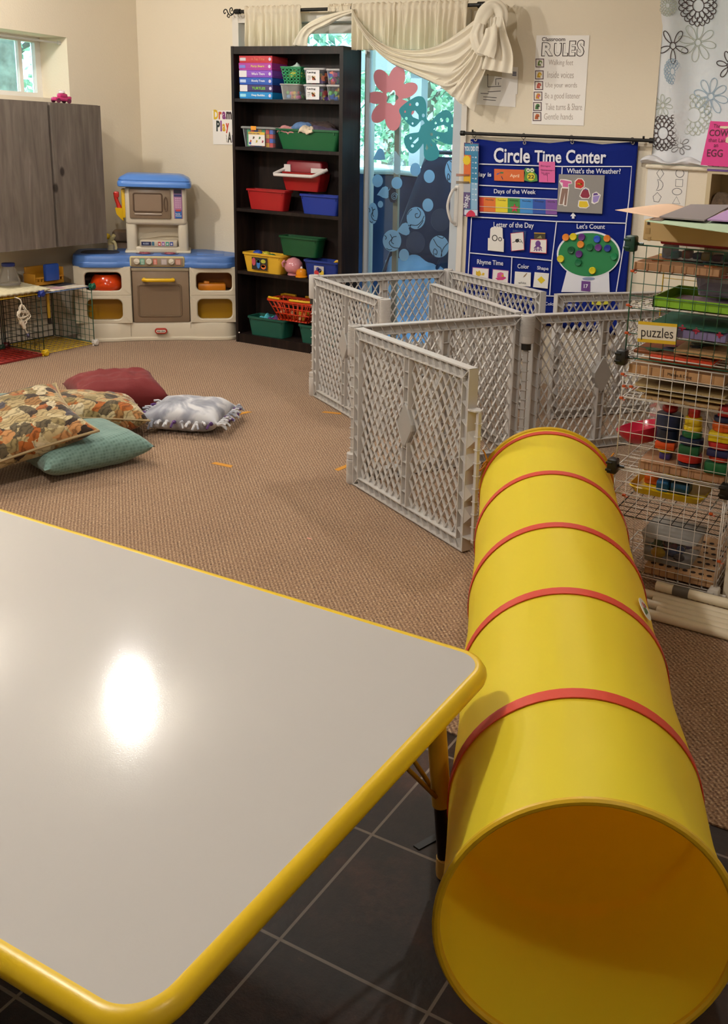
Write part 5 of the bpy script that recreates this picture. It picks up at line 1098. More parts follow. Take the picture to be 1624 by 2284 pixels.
# tape marks on the carpet
m_tape = mat('#cf8f2c', .6)
for (x, y, a, l, lab) in ((497, 1037, 12, .105, 'orange tape strip on carpet nearest the cushions'), (541, 922, -12, .10, 'orange tape strip on carpet farthest left behind the grey cushion'), (741, 921, 6, .105, 'orange tape strip on carpet beside the far fence'), (768, 1042, -22, .11, 'orange tape strip on carpet partly hidden by the near fence post')):
    p = Zp(x, y, 0); q = Zp(x+20, y+20*math.tan(radians(a)), 0); d = (q-p).normalized(); s = Vector((-d.y, d.x, 0)); k = MB()
    k.prism([p-d*l/2-s*.0125+UZ*.0005, p+d*l/2-s*.0125+UZ*.0005, p+d*(l/2-.01)+s*.0125+UZ*.0005, p-d*(l/2-.006)+s*.0125+UZ*.0005], UZ*.001)
    k.build('tape_strip', m_tape, label=lab, cat='tape', group='tape strips on the carpet', smooth=False)
p = Zp(690, 1202, 0); k = MB(); k.box(p.x-.008, p.x+.008, p.y-.003, p.y+.003, .0005, .002); k.build('paper_scrap', mat('#d89a8a', .7), label='tiny pink paper scrap on the carpet in front of the near fence', cat='paper', smooth=False)
p = Zp(955, 1880, 0); k = MB(); a_, b_, c_, d_ = Zp(922, 1884, 0), Zp(935, 1893, 0), Zp(985, 1866, 0), Zp(985, 1850, 0)
k.prism([q+UZ*-.0035 for q in (a_, b_, c_, d_)], UZ*.002); k.build('dark_card', mat('#15161c', .5), label='dark card lying on the slate tiles beside the table leg', cat='card', smooth=False)
# ================================================================== FLAT SHAPES FROM OUTLINES
def flat_shape(loops, m, name, par=None, t=.0012, nrm=(0, -1, 0), **kw):
    """closed 3D outlines in a plane y = const; inner outlines become holes"""
    y = loops[0][0].y; cu = bpy.data.curves.new('s', 'CURVE'); cu.dimensions = '2D'; cu.fill_mode = 'BOTH'
    for lp in loops:
        sp = cu.splines.new('POLY'); sp.points.add(len(lp)-1); sp.use_cyclic_u = True
        for i, p in enumerate(lp): sp.points[i].co = (p.x, p.z, 0, 1)
    ob = bpy.data.objects.new('s', cu); COL.objects.link(ob); bpy.context.view_layer.update()
    me = bpy.data.meshes.new_from_object(ob.evaluated_get(bpy.context.evaluated_depsgraph_get())); bpy.data.objects.remove(ob); bpy.data.curves.remove(cu)
    bm = bmesh.new(); bm.from_mesh(me); bpy.data.meshes.remove(me)
    bmesh.ops.remove_doubles(bm, verts=bm.verts, dist=1e-6)
    for q in bm.verts: q.co = Vector((q.co.x, y, q.co.y))
    r = bmesh.ops.extrude_face_region(bm, geom=list(bm.faces)); bmesh.ops.translate(bm, verts=[g for g in r['geom'] if isinstance(g, bmesh.types.BMVert)], vec=Vector(nrm)*t)
    k = MB(); k.bm.free(); k.bm = bm
    return k.build(name, m, par, smooth=False, **kw)
def sheet(pts, m, name, par=None, t=.0012, **kw):
    k = MB(); k.prism(pts, FR*t); return k.build(name, m, par, smooth=False, **kw)
# ================================================================== GLASS CLINGS
YG = YB+.0355
def gz(X, Y): return Yp(780+X/4.757, 130+Y/4.757, YG)
def el(X, Y, rx, ry, n=30): return [gz(X+rx*cos(2*pi*i/n), Y+ry*sin(2*pi*i/n)) for i in range(n)]
m_cling = cloth_translucent('#b4dcf4', .72); m_line = mat('#16233c', .6)
CG = 'window clings on the sliding door'
rnd = [(297, 1300, 56, 68, 'plain pale blue round window cling above the leaf cling, left side'), (501, 1323, 57, 65, 'plain pale blue round window cling over the screen frame, upper middle'), (698, 1180, 56, 70, 'plain pale blue round window cling just below the butterfly, left of two'), (845, 1253, 58, 70, 'plain pale blue round window cling just below the butterfly, right of two'), (830, 1557, 57, 70, 'plain pale blue round window cling above right of the big vine circle'), (327, 1549, 28, 36, 'smallest pale blue dot window cling below the leaf, left side'), (577, 2087, 53, 65, 'plain duller blue round window cling at the bottom near the fence')]
for X, Y, rx, ry, lab in rnd: sheet(el(X, Y, rx, ry), m_cling, 'window_cling', label=lab, cat='window cling', group=CG)
def vine(par, X, Y, rx, ry, curves):
    k = MB()
    for c in curves: k.line([gz(X+rx*a, Y+ry*b_) for a, b_ in [(q.x, q.y) for q in spline([(a, b_, 0) for a, b_ in c], 6)]], .0042, t=.0008)
    for o in k.bm.verts: o.co.y -= .0014
    k.build('vine_print', m_line, par, smooth=False)
V1 = [[(-.6, -.7), (-.2, -.1), (.2, .2), (.3, .9)], [(.9, -.3), (.5, .1), (.3, .5), (.2, .95)], [(-.45, .6), (-.3, .75), (-.2, .45), (-.45, .2), (-.6, .5), (-.5, .85)], [(-.2, -.95), (.3, -.75), (.5, -.85)]]
V2 = [[(.15, -.9), (.5, -.5), (.35, -.1), (0, -.05), (-.05, -.35), (.2, -.4)], [(-.6, .6), (.1, .65), (.6, .3), (.9, -.2)], [(-.9, -.3), (-.7, -.6), (-.4, -.8)], [(.2, .9), (.6, .5), (.8, .2)]]
V3 = [[(-.2, -.6), (0, -.2), (-.3, .2), (.1, .6), (.8, .7)], [(.5, -.4), (.1, -.3), (-.05, .1), (.2, .3)], [(-.8, -.5), (-.6, -.3), (-.7, -.1)], [(-.6, .7), (-.3, .85), (0, .8)]]
for X, Y, rx, ry, vv_, lab in ((704, 1695, 98, 118, V2, 'large round window cling with curling vine print in the middle of the door'), (950, 1997, 102, 117, V1, 'large round window cling with branching vine print at lower right'), (450, 1935, 98, 115, V3, 'large round window cling with vine print at lower left of the door'), (1076, 1200, 64, 122, V1, 'round window cling with vine print cut by the right door frame'), (247, 1645, 52, 113, V3, 'round window cling with vine print cut by the left door frame')):
    o = sheet(el(X, Y, rx, ry), m_cling, 'window_cling', label=lab, cat='window cling', group=CG); vine(o, X, Y, rx, ry, vv_)
for X, Y, rx, ry, lab in ((965, 1715, 102, 122, 'nearly clear round window cling right of the big vine circle'), (700, 1955, 100, 118, 'nearly clear round window cling between the two lower vine circles')): sheet(el(X, Y, rx, ry), clear('#7f8fa6', .05, .5), 'window_cling', label=lab, cat='window cling', group=CG)
lf = lambda X, Y, s: [gz(X+a*s, Y+b_*s) for a, b_ in ((-68, 30), (-40, -10), (-10, -50), (25, -62), (48, -50), (50, -22), (72, -40), (78, -30), (54, -8), (66, 30), (58, 55), (30, 68), (-8, 58), (-40, 38))]
sheet(lf(358, 1420, 1.0), m_cling, 'window_cling', label='pale leaf shaped window cling beside the dark snail cling', cat='window cling', group=CG)
sheet(lf(570, 1808, 1.05), m_cling, 'window_cling', label='pale leaf shaped window cling touching the bottom of the big vine circle', cat='window cling', group=CG)
sheet([gz(317+a, 1025+b_) for a, b_ in ((-70, 50), (-45, -5), (-22, -50), (8, -70), (35, -58), (52, -20), (62, 50), (0, 56))], m_cling, 'window_cling', label='pale tear shaped window cling below the pink flower', cat='window cling', group=CG)
sheet([gz(505+a, 1110+b_) for a, b_ in ((-110, 20), (-90, -20), (-70, -90), (-20, -130), (30, -60), (90, -10), (95, 40), (60, 90), (0, 125), (-60, 90))], clear('#a8d4ea', .35, .5), 'window_cling', label='faint pale window cling behind the screen frame below the flower', cat='window cling', group=CG)
o = sheet([gz(455+a, 1455+b_) for a, b_ in ((-42, 20), (-38, -50), (-15, -82), (10, -80), (32, -70), (40, -20), (38, 60), (20, 80), (-20, 70))], mat('#121c33', .6), 'window_cling', label='dark snail window cling with pale spiral', cat='window cling', group=CG)
k = MB(); k.line([gz(476+(8+i*1.0)*cos(i*.42), 1468+(9+i*1.15)*sin(i*.42)) for i in range(30)], .004, t=.0008)
for v in k.bm.verts: v.co.y -= .0014
k.build('spiral_print', m_cling, o, smooth=False)
# pink flower
def gy(p, dy): return Vector((p.x, p.y+dy, p.z))
cf = (450, 425); out = []
PET = [(182, 270), (242, 340), (284, 353), (333, 302), (87, 345), (128, 318), (35, 280)]
for i in range(240):
    th = 2*pi*i/240; best = 112.0; dx, dy = cos(th), sin(th)
    for a, L in PET:
        a = radians(a); cx2, sa, sb = L*.60, L*.40, L*.245
        ux, uy = dx*cos(a)+dy*sin(a), -dx*sin(a)+dy*cos(a)
        A_, B_, C_ = ux*ux/sa**2+uy*uy/sb**2, -2*ux*cx2/sa**2, cx2**2/sa**2-1
        D_ = B_*B_-4*A_*C_
        if D_ > 0:
            r_ = (-B_+sqrt(D_))/(2*A_)
            if r_ > best: best = r_
    out.append(gz(cf[0]+best*dx, cf[1]+best*dy))
hole = [gz(452+(58+11*cos(5*t))*cos(t), 418+(72+12*cos(5*t))*sin(t)) for t in [2*pi*i/40 for i in range(40)]]
flat_shape([[gy(p, -.002) for p in out], [gy(p, -.002) for p in hole]], mat('#d58894', .6), 'window_cling', label='big pink flower window cling at the top of the glass door', cat='window cling', group=CG)
# butterfly
bf = spline([(800, 690, 0), (770, 655, 0), (690, 730, 0), (620, 690, 0), (550, 610, 0), (530, 545, 0), (580, 490, 0), (650, 440, 0), (720, 405, 0), (775, 410, 0), (810, 460, 0), (820, 540, 0), (815, 620, 0), (835, 660, 0), (870, 665, 0), (930, 600, 0), (990, 560, 0), (1035, 548, 0), (1080, 580, 0), (1115, 680, 0), (1138, 790, 0), (1132, 880, 0), (1090, 918, 0), (1010, 900, 0), (940, 870, 0), (895, 850, 0), (925, 920, 0), (952, 990, 0), (945, 1050, 0), (890, 1085, 0), (830, 1082, 0), (795, 1040, 0), (790, 960, 0), (785, 905, 0), (755, 945, 0), (700, 1000, 0), (650, 1005, 0), (605, 950, 0), (580, 880, 0), (595, 825, 0), (660, 795, 0), (730, 785, 0), (745, 760, 0), (760, 720, 0)], 3)
loops = [[gy(gz(p.x, p.y), -.004) for p in bf]]
for X, Y, rx, ry in ((645, 492, 12, 14), (719, 487, 18, 21), (592, 567, 10, 14), (605, 640, 16, 18), (672, 692, 11, 13), (786, 607, 16, 20), (916, 687, 12, 14), (979, 655, 16, 22), (1041, 655, 18, 26), (1095, 715, 16, 18), (873, 807, 16, 18), (941, 840, 15, 17), (652, 848, 13, 15), (670, 930, 17, 17)): loops.append([gy(p, -.004) for p in el(X, Y, rx, ry, 14)])
for P in ([(738, 650), (735, 600), (700, 555), (665, 560), (655, 590), (675, 625)], [(890, 755), (940, 720), (1000, 708), (1045, 730), (1042, 775), (1000, 790), (940, 778)], [(735, 835), (690, 875), (670, 900), (700, 905), (735, 870)], [(870, 855), (945, 885), (915, 900), (885, 885)], [(820, 905), (838, 950), (822, 980), (808, 960)], [(855, 890), (885, 930), (870, 935)]):
    loops.append([gy(gz(*p), -.004) for p in P])
flat_shape(loops, mat('#2390a0', .6), 'window_cling', label='large teal butterfly window cling with cut out spots on the glass door', cat='window cling', group=CG)
# ================================================================== CURTAIN ROD, VALANCES, SCARF
YR = YB-.10
m_blk = mat('#191614', .45, metal=.3)
zr = Yp(800, 19, YR).z
ra, rb_ = Yp(522, 20, YR), Yp(1088, 15, YR); rr0 = Vector((ra.x, YR, zr)); rr1 = Vector((rb_.x, YR, zr+.003))
t = thing('curtain_rod', 'black scrolled curtain rod above the sliding glass door', 'curtain rod', ((ra.x+rb_.x)/2, YR, zr-.03))
k = MB(); k.cyl(rr0, rr1, .010, 14); k.cyl(rr0+UX*.01, rr0+UX*.05, .016, 14); k.cyl(rr1-UX*.06, rr1-UX*.02, .017, 14); k.build('pole', m_blk, t)
def scroll(par, p, sg):
    k = MB(); q = lambda dx, dz: p+Vector((sg*dx, 0, dz))
    k.tube(spline([q(0, 0), q(-.012, -.014), q(-.03, -.008), q(-.034, .014), q(-.02, .024), q(-.012, .012), q(-.02, .004)], 6), .0035, 6)
    k.tube(spline([q(-.004, -.012), q(-.03, -.022), q(-.05, -.006), q(-.06, .012), q(-.075, .014), q(-.085, .002), q(-.078, -.01), q(-.068, -.004)], 6), .0035, 6)
    k.tube(spline([q(-.048, -.012), q(-.056, -.026), q(-.044, -.034), q(-.036, -.026)], 6), .003, 6)
    return k.build('finial', m_blk, par)
scroll(t, rr0, 1); scroll(t, rr1, -1)
for p in (rr0+UX*.035, Vector((Yp(786, 20, YR).x, YR, zr)), rr1-UX*.04):
    k = MB(); k.cyl(p, (p.x, YB-.001, p.z), .006, 8).cyl((p.x, YB-.006, p.z), (p.x, YB-.001, p.z), .02, 14).tube([(p.x, YR-.012, p.z+.014), (p.x, YR-.016, p.z-.004), (p.x, YR, p.z-.015)], .004, 6); k.build('bracket', m_blk, t)
m_shr = cloth_translucent('#f6ecd8', .40); m_scf = cloth_translucent('#f8efdc', .18)
def valance(px0, px1, ybot, lab, seed):
    x0, x1 = Yp(px0, 20, YR).x, Yp(px1, 20, YR).x; zb = Yp((px0+px1)/2, ybot, YR).z; zt = zr+.028; n_ = int((x1-x0)/.0042)
    ph = [random.uniform(-.9, .9) for _ in range(40)]
    def f(u, v):
        x = x0+(x1-x0)*u; z = zb+(zt-zb)*v; hgt = abs(z-zr)
        w_ = sin(u*(x1-x0)*150+ph[int(u*20)]*1.2+2*noise.noise((u*9, seed, v*1.2)))
        amp = .0035 if hgt < .014 else (.006+.010*min(1, hgt/.18))
        y = YR-(.0165 if hgt < .016 else .011)-amp*w_ + .004*noise.noise((u*30, v*3, seed))
        return (x+.006*(1-v)*sin(u*40+seed), y, z+.004*sin(u*130+seed)*(v > .97))
    k = MB(); k.surf(f, n_, 26); k.build('valance', m_shr, label=lab, cat='curtain', group='cream gathered valances on the rod', solid=.001)
valance(547, 674, 118, 'short gathered cream valance at the left end of the curtain rod', 1.0)
valance(786, 1046, 112, 'wide gathered cream valance over the right half of the glass door', 2.0)
valance(735, 787, 27, 'narrow ruffle of cream valance bunched at the middle of the curtain rod', 3.0)
YS = YR-.035
def scarf_surf(up, lo, nf, amp, ybase, bulge=.05, nu=60, nv=36, seed=0.0):
    U = spline([Yp(x, y, YS) for x, y in up], 10); L = spline([Yp(x, y, YS) for x, y in lo], 10); k = MB()
    def f(u, v):
        a, b_ = lerp_path(U, u), lerp_path(L, u); p = a.lerp(b_, v)
        env = .35+.65*sin(pi*min(1, max(0, u)))
        y = ybase-bulge*sin(pi*u)*(.4+.6*sin(pi*v)) - amp*env*sin(2*pi*nf*(v+.05*sin(u*6+seed)+.03*noise.noise((u*3, v*4, seed))))
        return (p.x, y, p.z+.004*noise.noise((u*5, v*9, seed)))
    k.surf(f, nu, nv); return k
sc = thing('scarf_valance', 'cream scarf draped in a swag over the rod and knotted at its right end', 'curtain', (Yp(950, 100, YS).x, YS, Yp(950, 250, YS).z), group=None)
k = scarf_surf([(786, 20), (806, 50), (840, 85), (885, 108), (935, 112), (985, 98), (1030, 68), (1062, 42), (1085, 30)], [(783, 24), (800, 55), (830, 100), (870, 138), (915, 160), (960, 180), (1005, 195), (1045, 165), (1092, 92)], 4.5, .013, YS); k.build('swag', m_scf, sc, solid=.0015)
k = scarf_surf([(789, 19), (750, 28), (715, 38), (682, 56), (662, 78), (650, 100)], [(785, 27), (758, 40), (730, 58), (703, 70), (688, 84), (684, 104)], 2.5, .006, YS+.01, bulge=.03); k.build('swag_end', m_scf, sc, solid=.0015)
k = scarf_surf([(1066, 96), (1040, 130), (1000, 165), (968, 178)], [(1092, 100), (1090, 150), (1072, 200), (1060, 250)], 4.5, .014, YS-.01, bulge=.02, seed=2)
k.build('gathered_tail', m_scf, sc, solid=.0015)
k = scarf_surf([(1058, 110), (1030, 160), (1004, 190), (982, 192)], [(1075, 110), (1060, 170), (1045, 215), (1034, 236)], 3, .01, YS-.004, bulge=.02, seed=5); k.build('gathered_tail', m_scf, sc, solid=.0015)
# knot: loop over the rod end and two hanging tails
def strand(px, rads, n=16, ridges=5, amp=.18, dy=0.0, seed=0):
    P = spline([Yp(x, y, YS+d) for x, y, d in px], 10); k = MB(); loops = []; m_ = len(P)
    for i, p in enumerate(P):
        t_ = i/(m_-1); x_ = t_*(len(rads)-1); j = min(int(x_), len(rads)-2); r_ = rads[j]+(rads[j+1]-rads[j])*(x_-j)
        d = (P[min(i+1, m_-1)]-P[max(i-1, 0)]).normalized(); a = d.cross(Vector((0, 1, 0))).normalized(); b_ = Vector((0, 1, 0))
        loops.append([p+a*(r_*cos(2*pi*q/48)*(1+amp*sin(ridges*2*pi*q/48+seed+t_*2)))+b_*(r_*.55*sin(2*pi*q/48)*(1+amp*sin(ridges*2*pi*q/48+seed))) for q in range(48)])
    k.loft(loops); return k
k = strand([(1062, 112, -.02), (1066, 70, -.03), (1080, 30, -.035), (1102, 14, -.02), (1118, 30, -.01), (1112, 62, -.03), (1092, 92, -.045)], [.030, .036, .040, .034, .036, .040, .036], ridges=4, amp=.14); k.build('knot_loop', m_scf, sc)
k = strand([(1072, 52, -.06), (1064, 78, -.07), (1072, 108, -.06), (1086, 112, -.05)], [.02, .038, .034, .02], ridges=5, seed=2); k.build('knot', m_scf, sc)
k = scarf_surf([(1098, 68), (1092, 90), (1082, 112), (1076, 120)], [(1122, 58), (1124, 80), (1122, 110), (1116, 134)], 1.6, .006, YS-.08, bulge=.01, seed=3); k.build('hanging_tail', m_scf, sc, solid=.0015)
k = scarf_surf([(1100, 40), (1098, 90), (1086, 130), (1080, 155)], [(1128, 40), (1140, 80), (1150, 120), (1149, 166)], 3.2, .012, YS-.03, bulge=.02, seed=7); k.build('hanging_tail', m_scf, sc, solid=.0015)
# ================================================================== PAPERS ON THE WALL
YW = YB-.002
def wp(x, y, d=0.0): return Yp(x, y, YW-d)
m_pap = mat('#f2ede6', .8); m_ink = mat('#3b2c26', .7); m_ink2 = mat('#a08e80', .7)
def P4(X, Y, d=.0014): return Yp(1160+X/3.5, Y/3.5, YW-d)
def tbox(s, par, P, x0, x1, yb0, yb1, yt, m, bold=0.0, d=.0014, ex=.0006, name='lettering', shear=0.0):
    a, b_, c = P(x0, yb0, d), P(x1, yb1, d), P(x0, yt, d)
    u = b_-a; v = Vector((0, 0, 1)); h = (c-a).z
    return text(s, par, a, u, v-u.normalized()*v.dot(u.normalized()), w=u.length, h=h, m=m, bold=bold, ex=ex, name=name, shear=shear)
ru = sheet([wp(1186, 277), wp(1302, 280.5), wp(1315, 79), wp(1197, 79)], m_pap, 'rules_poster', label='white classroom rules poster taped to the wall', cat='poster')
tbox('Classroom', ru, P4, 170, 352, 322, 322, 290, m_ink, .012)
for s, x0, x1 in (('R', 165, 258), ('U', 262, 322), ('L', 330, 375), ('E', 378, 432), ('S', 438, 500)):
    o = {'R': (330, 440), 'U': (335, 440), 'L': (335, 440), 'E': (318, 440), 'S': (310, 442)}[s]
    tbox(s, ru, P4, x0, x1, o[1], o[1], o[0], m_ink, .06, name='outline_letter'); tbox(s, ru, P4, x0+7, x1-7, o[1]-6, o[1]-6, o[0]+6, m_pap, .035, d=.0021, name='letter_fill')
for s, x0, x1, yb, yt in (('Walking feet', 222, 413, 520, 465), ('Inside voices', 213, 418, 608, 557), ('Use your words', 198, 443, 694, 643), ('Be a good listener', 193, 468, 782, 725), ('Take turns & Share', 198, 483, 858, 808), ('Gentle hands', 188, 412, 932, 885)):
    tbox(s, ru, P4, x0, x1, yb, yb+2, yt, m_ink2, -.012)
for X, Y, c1_, c2_ in ((155, 492, '#6b7f3a', '#d8d0c8'), (151, 585, '#c79a28', '#e0c860'), (147, 668, '#b04a38', '#c86a5a'), (141, 750, '#c8862a', '#c85a8a'), (136, 832, '#3a6a34', '#2a2a28'), (133, 910, '#b85a28', '#8a4a2a')):
    sq = lambda s_, d: [P4(X-s_, Y+s_*1.05, d), P4(X+s_, Y+s_*1.05, d), P4(X+s_, Y-s_*1.05, d), P4(X-s_, Y-s_*1.05, d)]
    k = MB(); k.prism(sq(33, .0014), FR*.0006); fr_ = k.build('picture_border', mat('#4a2a38', .7), ru, smooth=False)
    k = MB(); k.prism(sq(27, .0021), FR*.0005); k.build('picture', mat('#e2dacf', .8), fr_, smooth=False)
    k = MB(); k.prism([P4(X+a, Y+b_, .0027) for a, b_ in ((-18, 20), (-14, -6), (-4, -22), (14, -18), (20, 0), (8, 6), (10, 22))], FR*.0005); k.build('picture_drawing', mat(c1_, .7), fr_, smooth=False)
    k = MB(); k.prism([P4(X+a, Y+b_, .0033) for a, b_ in ((-4, 6), (2, -10), (12, -4), (8, 10))], FR*.0005); k.build('picture_drawing', mat(c2_, .7), fr_, smooth=False)
p1_ = sheet([wp(1117, 208, .001), wp(1154, 210, .001), wp(1156, 150, .001), wp(1121, 148, .001)], m_pap, 'paper_sheet', label='small printed sheet taped behind the scarf tail, upper of two', cat='paper')
for i in range(3):
    k = MB(); k.strip(Yp(1143, 161+i*3.4, YW-.0024), Yp(1152, 161.5+i*3.4, YW-.0024), .006, t=.0005); k.build('printed_line', mat('#6a6e84', .7), p1_, smooth=False)
p2_ = sheet([wp(1062, 233), wp(1150, 239), wp(1152, 172), wp(1066, 168)], m_pap, 'paper_sheet', label='printed sheet with line diagram taped beside the scarf tail, lower of two', cat='paper')
k = MB()
for a, b_ in (((1088, 165), (1088, 194)), ((1088, 194), (1122, 192)), ((1106, 176), (1122, 175)), ((1106, 190), (1106, 176)), ((1112, 190), (1112, 184)), ((1088, 205), (1118, 203)), ((1118, 203), (1125, 199)), ((1072, 208), (1090, 209)), ((1078, 216), (1108, 218)), ((1078, 222), (1106, 224))): k.strip(Yp(*a, YW-.0014), Yp(*b_, YW-.0014), .0035, t=.0005)
k.build('line_diagram', mat('#55504c', .7), p2_, smooth=False)
# drama play area sign
dm = sheet([wp(476, 322), wp(530, 323), wp(530, 246), wp(474, 247)], m_pap, 'drama_sign', label='handmade drama play area sign half hidden behind the bookcase', cat='sign')
x = 477
for s, c, w_ in (('D', '#e0b82a', 11), ('r', '#c8582a', 8), ('a', '#8a3a7a', 9), ('m', '#3a2a2a', 13), ('a', '#2a6a3a', 9)):
    a = Yp(x, 266, YW-.0014); text(s, dm, a, UX, UZ, w=(Yp(x+w_-1, 266, YW)-Yp(x, 266, YW)).x, h=.062 if s == 'D' else .05, m=mat(c, .7), bold=.04); x += w_
x = 483
for s, c, w_ in (('P', '#22302c', 9), ('l', '#8a3a8a', 4), ('a', '#d8a82a', 8), ('y', '#c8402a', 8)):
    a = Yp(x, 293 if s != 'y' else 297, YW-.0014); text(s, dm, a, UX, UZ, w=(Yp(x+w_-1, 290, YW)-Yp(x, 290, YW)).x, h=.07 if s in 'Pl' else .05 if s == 'a' else .065, m=mat(c, .7), bold=.04); x += w_
x = 508
for s, c, w_ in (('A', '#3a3428', 10), ('r', '#2a2e5a', 8), ('e', '#8a3a2a', 8)):
    a = Yp(x, 318, YW-.0014); text(s, dm, a, UX, UZ, w=(Yp(x+w_-1, 318, YW)-Yp(x, 318, YW)).x, h=.07 if s == 'A' else .05, m=mat(c, .7), bold=.03); x += w_
k = MB()
for i in range(5): k.sph(Yp(506-i*.3, 316-i*3.6, YW-.002), .003, n=6)
k.build('drawn_dots', mat('#3a3428', .7), dm)
# shapes worksheet
def P1(X, Y, d=.0014): return Yp(1340+X/5.711, 300+Y/5.711, YW-d)
sh = sheet([wp(1436, 491), wp(1524, 496), wp(1535.5, 380), wp(1446, 370)], mat('#e6e1da', .8), 'shapes_sheet', label='white worksheet with outlined shapes on the wall below the ledge', cat='paper')
k = MB(); lw = .0026
L_ = lambda pts, closed=True: k.line([P1(*p) for p in pts], lw, t=.0006, closed=closed)
L_([(762, 430), (805, 500), (755, 565), (712, 492)]); L_([(1008+52*cos(i*pi/14), 494+52*sin(i*pi/14)) for i in range(28)])
L_([(722, 575), (760, 580), (790, 615), (795, 650), (775, 695), (740, 712), (708, 710), (728, 680), (738, 640), (734, 600)])
L_([(958, 570), (1047, 573), (1040, 665), (952, 658)]); L_([(972+60*cos(i*pi/14), 727+42*sin(i*pi/14)) for i in range(28)])
L_([(723, 738), (772, 795), (738, 860), (678, 852), (668, 788)]); L_([(966, 790), (1010, 884), (914, 878)])
k.build('printed_shapes', mat('#4a4850', .7), sh, smooth=False)
# ================================================================== FLOWERED CURTAIN
YC = YB+.02
fcx0, fcx1 = Yp(1470, 100, YC).x, .44; fz0, fz1 = NZ0+.005, NZ1-.02
def fc_y(x, z): return YC+.016*sin(x*14+.6)+.008*sin(x*31+z*3)+.006*noise.noise((x*4, z*6, 0))-.02*max(0, 1-(z-fz0)/(fz1-fz0))**12*abs(sin((x-fcx0)*20))
def fc_pt(x, y, d=0.0):
    p = Yp(x, y, YC)
    return Vector((p.x, fc_y(p.x, p.z)-d, p.z))
m_fc = cloth_translucent('#f3f1f2', .24)
t = thing('flowered_curtain', 'white curtain printed with outlined flowers in the right window niche', 'curtain', (fcx0+.4, YC, fz0))
k = MB(); k.surf(lambda u, v: (fcx0+.012*sin(v*5)+(fcx1-fcx0)*u, fc_y(fcx0+(fcx1-fcx0)*u, fz0+(fz1-fz0)*v), fz0+(fz1-fz0)*v), 120, 50); k.build('curtain_cloth', m_fc, t, solid=.0012)
k = MB(); k.surf(lambda u, v: (fcx0-.03+.55*u, YB-.012-.03*sin(pi*v)-.01*sin(u*30)+.012*noise.noise((u*9, v*4, 0)), fz0+.001+.045*v*(.6+.4*sin(u*17))), 50, 8); k.build('bunched_hem', m_fc, t, solid=.0015)
def daisy(k, cx, cy, r, n_, w_, rc, a0=0, asp=1.0, lw=.004):
    k.line([fc_pt(cx+rc*cos(i*pi/10), cy+rc*asp*sin(i*pi/10), .0034) for i in range(20)], lw, t=.0005, closed=True)
    for j in range(n_):
        a = a0+2*pi*j/n_; P = []
        for i in range(18):
            th = 2*pi*i/18; l = rc+(r-rc)*(.5-.5*cos(th)); s_ = w_*sin(th)*(1 if True else 1)*(.35+.65*sin(th/2)**1)
            P.append(fc_pt(cx+l*cos(a)-s_*sin(a), cy+(l*sin(a)+s_*cos(a))*asp, .0034))
        k.line(P, lw, t=.0005, closed=True)
def mum(k, cx, cy, r, rc, asp=1.0, lw=.004, a0=0, a1=2*pi):
    k.line([fc_pt(cx+rc*cos(i*pi/12), cy+rc*asp*sin(i*pi/12), .0034) for i in range(24)], lw, t=.0005, closed=True)
    for ring, (ra_, rb2, n_) in enumerate(((rc, rc+(r-rc)*.5, 11), (rc+(r-rc)*.36, rc+(r-rc)*.78, 15), (rc+(r-rc)*.66, r, 19))):
        for j in range(n_):
            a = a0+2*pi*(j+.5*(ring % 2))/n_; hw = pi/n_*.98; P = []
            for i in range(9):
                th = i/8*pi; rr = ra_+(rb2-ra_)*sin(th)**.7; P.append(fc_pt(cx+rr*cos(a+hw*cos(th)), cy+rr*asp*sin(a+hw*cos(th)), .0034))
            k.line(P, lw, t=.0005)
k = MB(); mum(k, 1557, 12, 42, 13, 1.1, .0045); mum(k, 1481, 297, 33, 12, 1.2, .0045); daisy(k, 1503, 103, 32, 5, 6, 6, .3, 1.25, .0045); daisy(k, 1628, 146, 30, 6, 6, 6, .2, 1.1, .0045); daisy(k, 1513, 262, 14, 3, 4, 3, -.9, 1, .0045)
k.build('dark_flower_print', mat('#4a3a38', .8), t, smooth=False)
k = MB(); daisy(k, 1555, 94, 42, 8, 9, 7, .2, 1.05, .003); daisy(k, 1480, 235, 22, 7, 5, 5, .2, 1.1, .003); mum(k, 1546, 256, 42, 15, 1.1, .003); mum(k, 1492, 14, 20, 5, 1.2, .003)
k.build('pale_flower_print', mat('#b3b6a4', .8), t, smooth=False)
k = MB(); daisy(k, 1585, 215, 40, 8, 9, 7, .25, 1.05, .0034); mum(k, 1502, 160, 18, 5, 1.6, .0034)
k.build('blue_flower_print', mat('#9ab0c2', .8), t, smooth=False)
k = MB(); daisy(k, 1517, 325, 22, 6, 5, 6, .3, .9, .004); k.build('grey_flower_print', mat('#84807e', .8), t, smooth=False)
# ================================================================== BLUE WALL CHART
YK = YB-.035
def q5(X, Y, d=.0): return Yp(980+X/3.383, 290+Y/3.383, YK-d)
ch = thing('wall_chart', 'large blue circle time chart hanging from a black rod', 'wall chart', (q5(850, 700).x, YK, .5))
zbot = Yp(1250, 731, YK).z
lft = [q5(235, 72), q5(238, 330), q5(215, 640), q5(188, 800), q5(160, 1050)]; rgt = [q5(1497, 92), q5(1470, 400), q5(1440, 640), q5(1405, 900), q5(1340, 1250)]
xl, xr = min(p.x for p in lft), max(p.x for p in rgt)
topx = [q5(X, Y) for X, Y in ((235, 70), (275, 66), (460, 90), (645, 82), (830, 100), (1005, 80), (1230, 108), (1463, 88), (1500, 90))]
def bn_top(x):
    for a, b_ in zip(topx, topx[1:]):
        if a.x <= x <= b_.x: return a.z+(b_.z-a.z)*(x-a.x)/(b_.x-a.x)
    return topx[0].z if x < topx[0].x else topx[-1].z
bx0, bx1 = topx[0].x, topx[-1].x
